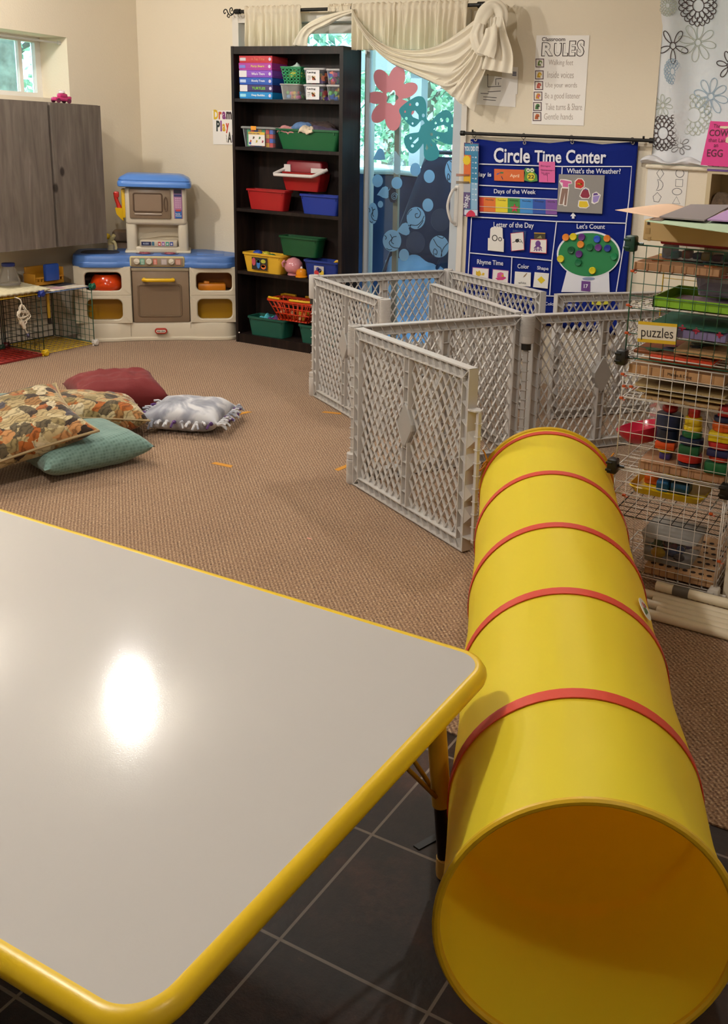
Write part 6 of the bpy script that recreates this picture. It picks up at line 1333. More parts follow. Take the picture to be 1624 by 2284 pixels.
m_chart = mat('#0b1f72', .8, spec=.15, bump=.15, bscale=6)
k = MB(); k.surf(lambda u, v: (bx0+(bx1-bx0)*u, YK+.003+.004*sin(u*19)*(v**2)-.0*v, zbot+(bn_top(bx0+(bx1-bx0)*u)-zbot)*v), 80, 24); k.build('fabric_chart', m_chart, ch, solid=.002)
m_wh = mat('#e2e2ea', .6); DD = .006
k = MB()
def ln(*pts, w=.006): k.line([q5(X, Y, DD) for X, Y in pts], w, t=.0006)
ln((300, 256), (620, 266), (925, 275), (1452, 275), (1432, 520), (1410, 700)); ln((300, 416), (600, 432), (890, 445)); ln((300, 500), (890, 524)); ln((305, 620), (890, 648)); ln((245, 655), (885, 690), (1410, 703)); ln((928, 275), (925, 332)); ln((243, 660), (212, 1190)); ln((225, 926), (520, 955), (850, 985)); ln((548, 962), (538, 1180)); ln((885, 690), (850, 985), (832, 1252)); ln((1410, 703), (1395, 850), (1335, 1220)); ln((205, 1200), (560, 1230), (832, 1252), (1340, 1262))
k.build('printed_lines', m_wh, ch, smooth=False)
def ct_(s, x0, x1, yb0, yb1, yt, bold=.012, m=m_wh, par=ch, d=DD): return tbox(s, par, q5, x0, x1, yb0, yb1, yt, m, bold, d=d)
ct_('Circle', 410, 683, 246, 250, 133, .022); ct_('Time', 717, 920, 246, 250, 152, .022); ct_('Center', 955, 1257, 251, 255, 148, .022)
ct_('Today is', 225, 392, 360, 362, 318, .02); ct_("What's the Weather?", 962, 1368, 327, 331, 287); ct_('Days of the Week', 412, 727, 488, 495, 444); ct_('Letter of the Day', 410, 713, 745, 752, 693); ct_("Let's Count", 1037, 1250, 744, 747, 707)
ct_('Rhyme Time', 285, 482, 1022, 1034, 975); ct_('Color', 590, 677, 1043, 1048, 1010); ct_('Shape', 738, 823, 1060, 1068, 1025); ct_('Letters & Rhymes', 505, 740, 1308, 1322, 1268, .01); ct_('Colors & Shapes', 795, 1035, 1330, 1336, 1298, .01); ct_('Weather', 290, 400, 1262, 1272, 1232, .01)
def cq(pts, d=DD): return [q5(X, Y, d) for X, Y in pts]
def part(pts, c, name, par=ch, d=DD, t=.0008):
    kk = MB(); kk.prism(cq(pts, d), FR*t); return kk.build(name, c if not isinstance(c, str) else mat(c, .6), par, smooth=False)
# printed arrow, gumball globe
part([(988, 650), (1010, 622), (1032, 650), (1018, 650), (1020, 668), (1000, 668), (1002, 650)], m_wh, 'printed_arrow')
glb = [(1127+240*cos(a)*(1.0), 935+178*sin(a)*(1 if sin(a) > 0 else .98)) for a in [2*pi*i/44 for i in range(44)]]
glb = [(X, max(Y, 762)) for X, Y in glb]
part([(965, 1050), (1280, 1060), (1286, 1225), (920, 1222)], m_wh, 'printed_stand', d=DD)
part(glb, m_wh, 'printed_globe', d=DD+.0008)
gl2 = [(1127+228*cos(a), 940+165*sin(a)) for a in [2*pi*i/44 for i in range(44)]]; part([(X, max(Y, 778)) for X, Y in gl2], '#1f7d46', 'printed_globe_front', d=DD+.0016)
part([(1127+47*cos(a), 1122+12*sin(a)) for a in [2*pi*i/20 for i in range(20)]], '#8a94b4', 'printed_slot', d=DD+.0016)
part([(1150, 1268), (1290, 1275), (1285, 1312), (1215, 1322), (1150, 1316)], '#c9c23a', 'printed_crayon', d=DD)
# days strip
for (x0, x1, c, s) in ((302, 335, '#c83a28', None), (335, 425, '#d8702a', 'Monday'), (425, 516, '#e0cc2a', 'Tuesday'), (516, 609, '#3f8a3e', 'Wednesday'), (609, 706, '#3a86cc', 'Thursday'), (706, 803, '#1f4aa2', 'Friday'), (803, 889, '#7a4a98', 'Saturday')):
    yt = lambda X: 507+(X-302)*.031; yb = lambda X: 614+(X-302)*.042
    o = part([(x0, yb(x0)), (x1, yb(x1)), (x1, yt(x1)), (x0, yt(x0))], c, 'day_cell')
    if s: ct_(s, x0+14, x1-14, yt(x0)+26, yt(x1)+26, yt(x0)+11, .0, mat('#2a2420', .6), o, DD+.0009)
part([(568+(34 if i % 2 == 0 else 15)*sin(i*pi/5), 590-(36 if i % 2 == 0 else 15)*cos(i*pi/5)) for i in range(10)], '#c22a48', 'day_star', d=DD+.002)
k = MB(); k.line(cq([(302, 576), (890, 606)], DD+.0032), .003, t=.0005); k.build('pocket_edge', mat('#c9c6c0', .3), ch, smooth=False)
# cards and pieces hung on the chart: things of their own
def card(pts, c, lab, cat='card', name='picture_card', d=DD+.0025, t=.0015, group='cards on the blue chart'):
    kk = MB(); kk.prism(cq(pts, d), FR*t); return kk.build(name, mat(c, .6) if isinstance(c, str) else c, None, smooth=False, label=lab, cat=cat, group=group)
def cp_(o, pts, c, d=DD+.0041, name='printed_picture', t=.0006): return part(pts, c, name, o, d, t)
D2 = DD+.0041
o = card([(415, 382), (640, 390), (640, 300), (415, 293)], '#d4642a', 'orange month card reading April on the blue chart')
ct_('April', 533, 602, 362, 366, 330, .01, mat('#f0d8b8', .6), o, D2)
for (a, b_), c in zip((((430, 335), (448, 322)), ((444, 328), (462, 316)), ((458, 322), (484, 318))), ('#3a5ab0', '#8a3a6a', '#3a7a4a')): cp_(o, [(a[0], a[1]+6), (b_[0], b_[1]+10), (b_[0], b_[1]), (a[0]+6, a[1]-6)], c)
cp_(o, [(466, 350), (472, 348), (482, 372), (476, 374)], '#3a2a4a')
fro = card([(640, 380), (648, 320), (640, 300), (655, 285), (680, 292), (705, 285), (722, 300), (716, 318), (738, 340), (742, 385), (690, 392)], '#4f8a3a', 'green frog shaped number card reading 22 on the blue chart')
for X in (670, 700): cp_(fro, [(X+13*cos(a), 303+15*sin(a)) for a in [i*pi/6 for i in range(12)]], '#e6e4d0'); cp_(fro, [(X+5*cos(a), 304+6*sin(a)) for a in [i*pi/4 for i in range(8)]], '#1c241c', D2+.0007)
cp_(fro, [(692+30*cos(a), 352+30*sin(a)) for a in [i*pi/8 for i in range(16)]], '#d8c42a'); ct_('22', 668, 716, 366, 367, 338, .02, mat('#20261c', .6), fro, D2+.0007)
o = card([(753, 393), (873, 397), (874, 240), (752, 237)], '#d8609a', 'pink handwritten note stuck over the chart title')
for s, x0, x1, yb in (('Bingo', 765, 838, 280), ('Someone', 768, 852, 310), ('has won', 770, 832, 330), ('song', 785, 818, 346)): ct_(s, x0, x1, yb, yb+2, yb-16, .0, mat('#7a2a58', .6), o, D2)
k = MB(); k.line(cq([(762, 300), (870, 306)], D2), .003, t=.0005); k.line(cq([(816, 345), (817, 388)], D2), .0025, t=.0005); k.build('pen_line', mat('#8a3a62', .6), o, smooth=False)
fb = card([(890, 615), (1230, 632), (1250, 341), (905, 333)], mat('#8f8a86', .9), 'grey felt board with clothes pictures at the right of the chart', 'felt board', 'felt_board', t=.006)
D3 = DD+.009
def felt(lab, base, bits):
    o = card(base, '#e8e2dc', lab, 'felt piece', 'felt_piece', D3, .0012, 'felt clothes pieces')
    for c, p in bits: cp_(o, p, c, D3+.0013, 'coloured_felt')
felt('felt piece of pink shirt and brown trousers', [(900, 565), (918, 440), (928, 428), (905, 390), (915, 370), (955, 372), (998, 382), (1004, 405), (975, 412), (980, 440), (962, 575), (938, 574), (936, 566)], [('#d0609a', [(910, 392), (918, 375), (950, 380), (992, 388), (1000, 402), (972, 405), (972, 432), (932, 428), (932, 398)]), ('#86685c', [(906, 560), (926, 440), (972, 442), (957, 568), (942, 566), (950, 470), (930, 560)])])
felt('red helmet felt piece with yellow visor', [(1022, 440), (1022, 385), (1045, 364), (1080, 366), (1098, 390), (1096, 430), (1070, 448)], [('#c0281e', [(1028, 434), (1028, 390), (1048, 370), (1076, 372), (1092, 394), (1090, 426), (1068, 441)]), ('#e0b01c', [(1038, 400), (1078, 402), (1078, 418), (1038, 414)])])
felt('maroon coat felt piece', [(1057, 500), (1070, 465), (1085, 440), (1105, 432), (1130, 445), (1142, 500), (1128, 520), (1075, 518)], [('#8a1f3a', [(1064, 496), (1076, 466), (1090, 446), (1122, 450), (1136, 498), (1122, 514), (1080, 511)]), ('#4a6ab0', [(1092, 450), (1104, 440), (1118, 450), (1106, 462)])])
felt('yellow boots felt piece', [(1045, 575), (1052, 530), (1120, 532), (1134, 575), (1110, 592), (1060, 588)], [('#dcbc1e', [(1052, 572), (1058, 536), (1114, 538), (1127, 573), (1108, 584), (1062, 582)])])
felt('purple mitten felt piece', [(1148, 550), (1155, 480), (1185, 465), (1208, 482), (1220, 490), (1200, 545), (1170, 560)], [('#5a3a86', [(1160, 495), (1166, 478), (1190, 474), (1200, 490)]), ('#9a86c4', [(1158, 540), (1160, 500), (1200, 495), (1212, 492), (1195, 538), (1170, 550)])])
o = card([(366, 908), (486, 920), (488, 822), (480, 820), (478, 742), (462, 733), (398, 732), (386, 745), (382, 815), (368, 815)], '#e4dfd8', 'white letter card reading Oo on the blue chart')
ct_('Oo', 397, 473, 838, 840, 790, .0, mat('#2a241e', .6), o, D2)
part([(536, 905), (640, 915), (656, 762), (556, 752)], clear('#5a78b0', .25), 'pocket')
o = card([(545, 913), (640, 903), (634, 770), (538, 780)], '#e6e0da', 'red bordered spider picture card leaning on the blue chart')
kq = MB(); kq.line(cq([(545, 913), (640, 903), (634, 770), (538, 780)], D2), .004, t=.0005, closed=True); kq.build('card_border', mat('#c23a48', .6), o, smooth=False)
cp_(o, [(588+15*cos(a), 835+14*sin(a)) for a in [i*pi/6 for i in range(12)]], '#1c1818')
kq = MB()
for P in ([(552, 850), (575, 840), (590, 838)], [(590, 830), (612, 825), (630, 855)], [(590, 835), (608, 845), (622, 842)], [(575, 828), (600, 820)]): kq.line(cq(P, D2), .003, t=.0005)
kq.build('printed_legs', mat('#1c1818', .6), o, smooth=False)
o2 = card([(716, 822), (800, 826), (800, 778), (716, 776)], '#3a3220', 'small dark photo card behind the octopus card', d=DD+.001)
cp_(o2, [(716, 780), (800, 782), (800, 776), (716, 774)], '#d8a82a', DD+.0026); cp_(o2, [(735, 815), (775, 818), (765, 795)], '#8a8a50', DD+.0026)
o = card([(684, 922), (808, 930), (810, 826), (690, 825)], '#e8e2da', 'red bordered octopus picture card on the blue chart')
kq = MB(); kq.line(cq([(684, 922), (808, 930), (810, 826), (690, 825)], D2), .005, t=.0005, closed=True); kq.build('card_border', mat('#c43a40', .6), o, smooth=False)
cp_(o, [(745+20*cos(a), 858+24*sin(a)) for a in [i*pi/8 for i in range(16)]], '#6a3a86')
kq = MB()
for i in range(6): X = 722+i*9; kq.line(cq([(735+i*4, 872), (X-(6 if i < 3 else -6), 890), (X, 902), (X+(8 if i % 2 else -8), 912)], D2), .005, t=.0005)
kq.build('printed_tentacles', mat('#6a3a86', .6), o, smooth=False)
o = card([(245, 1150), (368, 1165), (374, 1046), (252, 1036)], '#e8e2dc', 'purple bordered cat picture rhyme card above the fence')
kq = MB(); kq.line(cq([(245, 1150), (368, 1165), (374, 1046), (252, 1036)], D2), .005, t=.0005, closed=True); kq.build('card_border', mat('#8a4a96', .6), o, smooth=False)
cp_(o, [(276, 1092), (278, 1062), (290, 1070), (303, 1058), (312, 1075), (318, 1092), (298, 1104)], '#d8b02a'); cp_(o, [(318, 1095), (328, 1076), (342, 1080), (338, 1098)], '#d8b02a')
o = card([(396, 1170), (516, 1182), (523, 1062), (404, 1050)], '#e8e2dc', 'purple bordered pink hat rhyme card above the fence')
kq = MB(); kq.line(cq([(396, 1170), (516, 1182), (523, 1062), (404, 1050)], D2), .005, t=.0005, closed=True); kq.build('card_border', mat('#8a4a96', .6), o, smooth=False)
cp_(o, [(422, 1118), (450, 1112), (498, 1108), (505, 1118), (480, 1132), (440, 1132)], '#c43a78'); cp_(o, [(434, 1112), (440, 1080), (462, 1072), (484, 1080), (488, 1110)], '#d05a90'); cp_(o, [(478+9*cos(a), 1100+9*sin(a)) for a in [i*pi/4 for i in range(8)]], '#d8a02a', D2+.0007)
o = card([(565, 1172), (688, 1182), (692, 1075), (572, 1067)], '#e8e4de', 'white colour card reading white with a small brush')
ct_('white', 597, 655, 1160, 1163, 1143, .0, mat('#2a2622', .6), o, D2); cp_(o, [(632, 1112), (640, 1098), (660, 1078), (664, 1082), (648, 1104)], '#8a6a4a')
o = card([(708, 1185), (818, 1197), (828, 1082), (720, 1072)], '#e8e4de', 'white card with a yellow diamond')
cp_(o, [(770, 1103), (800, 1134), (768, 1160), (740, 1128)], '#dcc21e')
o = card([(1070, 1212), (1138, 1218), (1140, 1142), (1074, 1138)], '#6a3a86', 'purple number card reading 17 on the printed gumball machine')
ct_('17', 1090, 1122, 1192, 1194, 1162, .03, m_wh, o, D2)
CAPS = [(957, 810, '#e0822a', 'orange'), (1013, 805, '#dcc422', 'yellow'), (1077, 808, '#5e2a78', 'purple'), (1193, 823, '#2a54c0', 'bright blue'), (1268, 818, '#dc7e2a', 'orange'), (1069, 863, '#e08a30', 'orange'), (997, 906, '#0f5230', 'dark green'), (1139, 884, '#136a3c', 'dark green'), (1202, 887, '#66307e', 'purple'), (1272, 892, '#1c2f8a', 'navy blue'), (1057, 936, '#5c2a76', 'purple'), (918, 972, '#d8c62a', 'yellow'), (1051, 998, '#136a40', 'dark green'), (1320, 955, '#17804c', 'green'), (1158, 1060, '#dcca1e', 'yellow')]
WH = ['at upper left end', 'second from left in the top row', 'third from left in the top row', 'in the top row', 'at the right end of the top row', 'below the purple one at the top', 'below the orange and yellow pair', 'in the middle of the globe', 'next to the navy one', '', 'left of the globe centre, below the orange', 'at the left rim of the globe', 'below the lower left purple one', 'at the right rim', 'at the bottom of the globe']
for (X, Y, c, cn), w_ in zip(CAPS, WH):
    k = MB(); c0 = q5(X, Y, DD+.0026); r_ = (q5(X+26, Y)-q5(X, Y)).length
    k.loft([circ(c0, r_, n=18), circ(c0+FR*.009, r_, n=18), circ(c0+FR*.012, r_*.86, n=18), circ(c0+FR*.011, r_*.7, n=18)])
    k.build('counting_cap', plastic(c, .4), label=('%s counting cap %s' % (cn, w_)).strip()+' on the blue chart', cat='counting cap', group='counting caps on the gumball chart')
# thermometer style chart at the left
tc_ = card([(182, 648), (293, 655), (300, 100), (188, 95)], '#4a2a5a', 'narrow you did it progress chart hanging at the left of the blue chart', 'chart', 'progress_chart', d=.022, t=.002, group=None)
Dt = .0245
cp_(tc_, [(190, 600), (288, 604), (294, 106), (194, 102)], '#2f7ca4', Dt); cp_(tc_, [(240, 600), (288, 602), (290, 400), (240, 395)], '#86aecb', Dt+.0007); cp_(tc_, [(188, 640), (286, 646), (289, 600), (190, 597)], '#c9cfe0', Dt)
cp_(tc_, [(183, 400), (236, 402), (240, 190), (187, 187)], '#d8682a', Dt+.001); cp_(tc_, [(183, 400), (236, 402), (237, 345), (184, 343)], '#d8a81e', Dt+.0016); cp_(tc_, [(183, 468), (234, 470), (236, 404), (184, 402)], '#b0b2b8', Dt+.001); cp_(tc_, [(183, 592), (232, 594), (234, 472), (184, 470)], '#5c4a78', Dt+.001)
ct_('YOU DID IT!', 190, 296, 158, 160, 122, .03, m_wh, tc_, Dt+.001)
cp_(tc_, [(207+(32 if i % 2 == 0 else 25)*cos(i*pi/14), 228+(40 if i % 2 == 0 else 31)*sin(i*pi/14)) for i in range(28)], '#e2c41e', Dt+.002)
kq = MB()
for (sx, sy, r_) in ((212, 515, 30), (200, 566, 26)):
    for i in range(3):
        a = i*pi/3+.3; kq.line(cq([(sx-r_*.75*cos(a), sy-r_*sin(a)), (sx+r_*.75*cos(a), sy+r_*sin(a))], Dt+.002), .0045, t=.0006)
        for s_ in (-1, 1): kq.line(cq([(sx+s_*r_*.5*cos(a)-5*sin(a), sy+s_*r_*.66*sin(a)+6*cos(a)), (sx+s_*r_*.5*cos(a)+5*sin(a), sy+s_*r_*.66*sin(a)-6*cos(a))], Dt+.002), .006, t=.0006)
kq.build('snowflake_print', m_wh, tc_, smooth=False)
cp_(tc_, [(202, 655), (205, 632), (222, 612), (238, 604), (256, 612), (270, 630), (272, 652)], '#c8284a', Dt+.001)
kq = MB()
for i in range(9): kq.strip(q5(246, 205+i*40, Dt+.0012), q5(262, 206+i*40, Dt+.0012), .003, t=.0005); kq.prism(cq([(270, 212+i*40), (280, 213+i*40), (281, 202+i*40), (271, 201+i*40)], Dt+.0012), FR*.0005)
kq.build('scale_marks', mat('#d4dde6', .6), tc_, smooth=False)
for yy, c in ((337, '#b06a4a'), (392, '#8a7350')):
    kq = MB(); kq.tube([q5(128, yy-3, .03), q5(225, yy, .03)], .003, 6); kq.tube([q5(128, yy+8, .03), q5(225, yy+6, .03)], .003, 6); kq.build('marker_clip', mat(c, .4), tc_)
kq = MB(); kq.loft([circ(q5(242, 97, .026), .008, n=16), circ(q5(242, 97, .027), .0085, n=16), circ(q5(242, 97, .027), .0055, n=16), circ(q5(242, 97, .026), .005, n=16)], ring=True); kq.build('eyelet', mat('#c9c4c8', .3, metal=.7), tc_)
# rod of the chart
YP = YB-.06; a, b_ = Yp(1030, 302, YP), Yp(1456, 308.3, YP); zz = (a.z+b_.z)/2
t = thing('chart_rod', 'straight black rod holding the blue chart', 'rod', ((a.x+b_.x)/2, YP, zz-.02))
k = MB(); k.cyl((a.x, YP, zz), (b_.x, YP, zz), .0095, 12).cyl((a.x-.006, YP, zz), (a.x+.018, YP, zz), .0145, 14).cyl((b_.x-.016, YP, zz), (b_.x+.008, YP, zz), .0145, 14); k.build('pole', m_blk, t)
for X, Y in ((275, 72), (645, 97), (1005, 93), (1463, 97)):
    p = q5(X, Y, .004); k = MB(); k.tube([(p.x+.012*cos(i*pi/8), YP+.012*0+.010*0, zz-.004+.016*sin(i*pi/8)) for i in range(16)], .0016, 6, closed=True); k.tube([(p.x, YP-.004, zz-.018), (p.x, YK-.008, p.z)], .0016, 6); k.build('hook', m_blk, t)
    k = MB(); c0 = p+FR*.002; k.loft([circ(c0, .009, n=16), circ(c0+FR*.002, .010, n=16), circ(c0+FR*.002, .006, n=16), circ(c0, .0055, n=16)], ring=True); k.build('grommet', mat('#cfcac2', .25, metal=.8), ch)
for x in (a.x+.07, b_.x-.05):
    k = MB(); k.cyl((x, YP, zz), (x, YB-.001, zz), .006, 8).cyl((x, YP, zz+.008), (x, YP, zz+.022), .006, 8); k.build('bracket', m_blk, t)
# ================================================================== TAN SHELF AT THE RIGHT
YT = 4.86; tx = Yp(1575, 420, YT).x; tz = Yp(1578, 378, YT).z
t = thing('tan_bookshelf', 'beige bookshelf at the right edge with a books label on top', 'bookshelf', (tx+.4, 4.98, 0))
m_tan = mat('#c3b08c', .6)
MB().box(tx, tx+.022, YT, 5.1, 0, tz).build('side_panel', m_tan, t, smooth=False); MB().box(tx+.9, tx+.922, YT, 5.1, 0, tz).build('side_panel', m_tan, t, smooth=False)
MB().box(tx+.022, tx+.9, YT, 5.1, tz-.02, tz).build('top_panel', m_tan, t, smooth=False); MB().box(tx+.022, tx+.9, 5.09, 5.1, 0, tz-.02).build('back_panel', m_tan, t, smooth=False)
zs_ = Yp(1600, 470, YT).z
MB().box(tx+.022, tx+.9, YT+.002, 5.09, zs_-.02, zs_).build('shelf', m_tan, t, smooth=False); MB().box(tx+.022, tx+.9, YT+.002, 5.09, .4, .42).build('shelf', m_tan, t, smooth=False)
a, b_ = Yp(1577, 381, YT-.004), Yp(1577, 352, YT-.004)
bl = MB(); bl.box(a.x, a.x+.30, YT-.003, YT-.0005, a.z, b_.z); bl = bl.build('books_sign', mat('#6b4a8a', .6), label='white books label with purple border on the beige bookshelf', cat='sign', smooth=False)
k = MB(); k.box(a.x, a.x+.30, YT-.004, YT-.003, a.z+.010, b_.z-.010); k.build('sign_face', mat('#e8e3dc', .7), bl, smooth=False)
p = Yp(1587, 371, YT-.0045); text('books', bl, p, UX, UZ, w=.115, h=.058, m=mat('#2c2426', .6), bold=-.004)
a, b_, c_ = Yp(1563, 368, YT-.02), Yp(1585, 270, YT-.02), Yp(1590, 368, YT-.02)
k = MB(); k.prism([(a.x, YT-.02, a.z), (a.x+.25, YT-.02, a.z-.005), (b_.x+.26, YT-.02, b_.z-.005), (b_.x, YT-.02, b_.z)], FR*.002)
cw_ = k.build('cow_book', mat('#d93a86', .6), label='bright pink book cover about a cow standing on the beige bookshelf', cat='book', smooth=False)
def P4b(X, Y, d=.0): return Yp(1160+X/3.5, Y/3.5, YT-.0228)
mp_ = mat('#5a1a30', .6)
tbox('The', cw_, P4b, 1510, 1562, 997, 999, 968, mp_, .0); tbox('COW', cw_, P4b, 1476, 1625, 1062, 1066, 1010, mp_, .015); tbox('that Laid', cw_, P4b, 1470, 1612, 1108, 1112, 1078, mp_, -.004); tbox('an', cw_, P4b, 1512, 1545, 1148, 1149, 1126, mp_, -.004); tbox('EGG', cw_, P4b, 1458, 1580, 1222, 1226, 1164, mp_, .01)
k = MB(); k.prism([P4b(X, Y)+FR*.002 for X, Y in ((1560, 1000), (1565, 985), (1624, 985), (1640, 1000), (1600, 1006))], FR*.001); k.prism([P4b(X, Y)+FR*.002 for X, Y in ((1605, 1110), (1608, 1080), (1630, 1060), (1680, 1060), (1680, 1120), (1630, 1120))], FR*.001); k.build('cover_picture', mat('#e0cfae', .7), cw_, smooth=False)
p = Yp(1595, 452, YT+.06); k = MB(); k.surf(lambda u, v: (p.x-.055+.17*u, YT+.02+.1*v, zs_+.002+.085*sin(pi*u)**.7*sin(pi*v)**.6+.01*noise.noise((u*14, v*9, 0))), 34, 22); k.build('fur_toy', mat('#5f4c38', .95, bump=.8, bscale=90, var=.4, vscale=40), label='brown furry toy lying inside the beige bookshelf', cat='toy', solid=.004)
# ================================================================== WIRE RACK AT THE RIGHT
RX0, RX1, RY0, RY1 = -.861, -.497, 2.82, 3.185
rk = thing('wire_cube_tower', 'three tier wire grid cube tower beside the yellow tunnel, green grid above white', 'rack', ((RX0+RX1)/2, 3.0, 0))
m_gr = plastic('#2c5a44', .35); m_wt = plastic('#d5cdc4', .35); m_bk = plastic('#1c1815', .4); m_rd = plastic('#9c2a1c', .4); m_yl2 = plastic('#c9a21c', .4)
def rgrid(name, O, U, Vv, m, n=9, size=.352, r=.0013, rf=.0024, sv=None):
    k = MB(); O, U, Vv = Vector(O), Vector(U), Vector(Vv); sv = sv or size
    for i in range(n+1):
        rr = rf if i in (0, n) else r; q = size*i/n; q2 = sv*i/n
        k.cyl(O+U*q, O+U*q+Vv*sv, rr, 6); k.cyl(O+Vv*q2, O+Vv*q2+U*size, rr, 6)
    return k.build(name, m, rk)
TIER = [.024, .385, .745, 1.100]
ox = RX0+.006
rgrid('front_grid', (ox, RY0, TIER[2]), UX, UZ, m_gr); rgrid('front_grid', (ox, RY0, TIER[1]), UX, UZ, m_wt, sv=.35); rgrid('front_grid', (ox, RY0, TIER[0]), UX, UZ, m_wt, sv=.35)
rgrid('back_grid', (ox, RY1, TIER[2]), UX, UZ, m_yl2, n=5); rgrid('back_grid', (ox, RY1, TIER[1]), UX, UZ, m_wt, n=5)
rgrid('side_grid', (RX1, RY0, TIER[0]), (0, 1, 0), UZ, m_wt); rgrid('side_grid', (RX1, RY0, TIER[1]), (0, 1, 0), UZ, m_wt)
def zleft(px, py): return Yp(px, py, RY0).z
def shelf(z, m, name='grid_shelf', n=9): return rgrid(name, (ox, RY0+.004, z), UX, (0, 1, 0), m, n=n)
zA, zB, zC, zD, zE, zF, zG, zH = zleft(1411, 603), zleft(1403, 681), zleft(1398, 742), zleft(1389, 789), zleft(1386, 834), zleft(1383, 885), zleft(1376, 1042), zleft(1378, 1100)
zH = min(zH, TIER[0]+.31)
zK = Yp(1575, 1190, RY0).z; zBt = .03
shelf(zA, m_rd); shelf(zB, m_wt); shelf(zC, m_wt); shelf(zD, m_wt); shelf(zE, m_wt); shelf(zF, m_wt); shelf(zG, m_wt); shelf(zH, m_wt); shelf(zK, m_bk); shelf(zBt, m_wt)
def conn(p, c):
    k = MB(); p = Vector(p); k.rbox(p.x-.018, p.x+.014, p.y-.024, p.y+.014, p.z-.024, p.z+.024, .005, 2)
    for dz in (-.012, .012): k.rbox(p.x-.021, p.x+.0, p.y-.027, p.y+.002, p.z+dz-.004, p.z+dz+.004, .002)
    k.cyl(p+UX*.01, p+UX*.034, .005, 8); k.cyl(p, p+Vector((0, .03, 0)), .005, 8)
    return k.build('connector', plastic(c, .4), rk)
for p, c in (((RX0, RY0, TIER[3]), '#123c2c'), ((RX0, RY0, TIER[2]), '#141210'), ((RX0+.0, RY0, TIER[1]), '#141210'), ((RX1, RY0, TIER[1]-.012), '#141210'), ((RX1, RY0, TIER[0]), '#cfc8be'), ((RX1, RY0, TIER[2]), '#141210'), ((RX1, RY0, TIER[3]), '#123c2c')): conn(p, c)
m_zip = plastic('#c24e1a', .4)
for px, py in ((1411, 604), (1401, 680), (1398, 742), (1389, 834), (1392, 861), (1408, 862), (1386, 887), (1586, 1146), (1604, 1252), (1392, 1104)):
    p = Yp(px, py, RY0-.002); k = MB(); k.rbox(p.x-.006, p.x+.006, p.y-.005, p.y+.004, p.z-.004, p.z+.004, .002); k.tube([p, p+Vector((.010, -.003, -.006)), p+Vector((.014, -.002, -.002))], .0018, 5); k.build('zip_tie', m_zip, rk)
# sign
a, b_, c_, d_ = [Yp(x, y, RY0-.006) for x, y in ((1422, 762), (1507, 769), (1511, 723), (1424, 716))]
sg = sheet([a, b_, c_, d_], mat('#d8b01c', .6), 'puzzles_sign', label='white puzzles label with yellow border tied to the front of the wire tower', cat='sign')
def lp2(p, q, t_): return p.lerp(q, t_)
k = MB(); k.prism([lp2(a, d_, .17)+FR*.0013, lp2(b_, c_, .17)+FR*.0013, lp2(b_, c_, .85)+FR*.0013, lp2(a, d_, .85)+FR*.0013], FR*.0008); k.build('sign_face', mat('#e2d8c8', .7), sg, smooth=False)
p0_, p1_ = Yp(1430, 757.5, RY0-.0083), Yp(1501, 763, RY0-.0083); u_ = p1_-p0_; text('puzzles', sg, p0_, u_, UZ-u_.normalized()*UZ.dot(u_.normalized()), w=u_.length, h=(Yp(1430, 728, RY0-.008)-p0_).z, m=mat('#2a1c1a', .6), bold=-.004)
# cardboard box and papers on top
RT = TIER[3]+.012
zt_ = Yp(1440, 489, 2.83).z
t = thing('cardboard_box', 'flat tan cardboard box on top of the wire tower under the coloured papers', 'box', (-.6, 3.0, RT))
k = MB(); xa = Yp(1433, 540, 2.83).x; k.rbox(xa, -.25, 2.83, 3.16, RT, zt_, .003, 1); k.build('box_body', mat('#c9a873', .75, bump=.05, bscale=40), t)
k = MB()
for (px, py, w_, h_) in ((1444, 499, .004, .005), (1441, 515, .007, .009), (1444, 533, .005, .006)):
    p = Yp(px+4, py, 2.8292); k.box(p.x-w_, p.x+w_, p.y-.0006, p.y+.0002, p.z-h_, p.z+h_)
k.build('box_print', mat('#b8955f', .7), t, smooth=False)
k = MB(); p = Yp(1447, 497.5, 2.8285); k.box(p.x-.004, p.x+.004, p.y-.0004, p.y+.0002, p.z-.005, p.z+.005); k.build('box_mark', mat('#2a1a10', .7), t, smooth=False)
def paper(pts, z, c, lab, th=.0015, curl=None, name='paper_sheet'):
    P = [Zp(x, y, z) for x, y in pts]; k = MB()
    if curl:
        k.surf(lambda u, v: P[0].lerp(P[1], u).lerp(P[3].lerp(P[2], u), v)+UZ*curl(u, v), 16, 12); return k.build(name, mat(c, .75), None, label=lab, cat='paper', group='papers on the cardboard box', solid=th)
    k.prism(P, UZ*th); return k.build(name, mat(c, .75), None, smooth=False, label=lab, cat='paper', group='papers on the cardboard box')
zz = zt_+.004
paper([(1440, 494), (1640, 522), (1660, 500), (1480, 486)], zz, '#b8cfae', 'pale green sheet at the bottom of the papers on the cardboard box', .002)
paper([(1449, 491), (1475, 493), (1500, 484), (1473, 484)], zz+.0025, '#7d6450', 'brown sheet corner under the peach paper on the cardboard box')
paper([(1372, 468.5), (1470, 486), (1530, 462), (1470, 456)], zz+.004, '#dbb595', 'curved peach paper sticking out to the left on the cardboard box', .0012, curl=lambda u, v: .006*sin(pi*u)*v)
paper([(1471, 486), (1571, 494), (1634, 459), (1541, 458)], zz+.008, '#857a78', 'grey mauve card on the cardboard box beside the peach paper', .004)
paper([(1578, 492), (1700, 500), (1740, 462), (1640, 462)], zz+.009, '#b58fc0', 'lilac card at right on the cardboard box', .004)
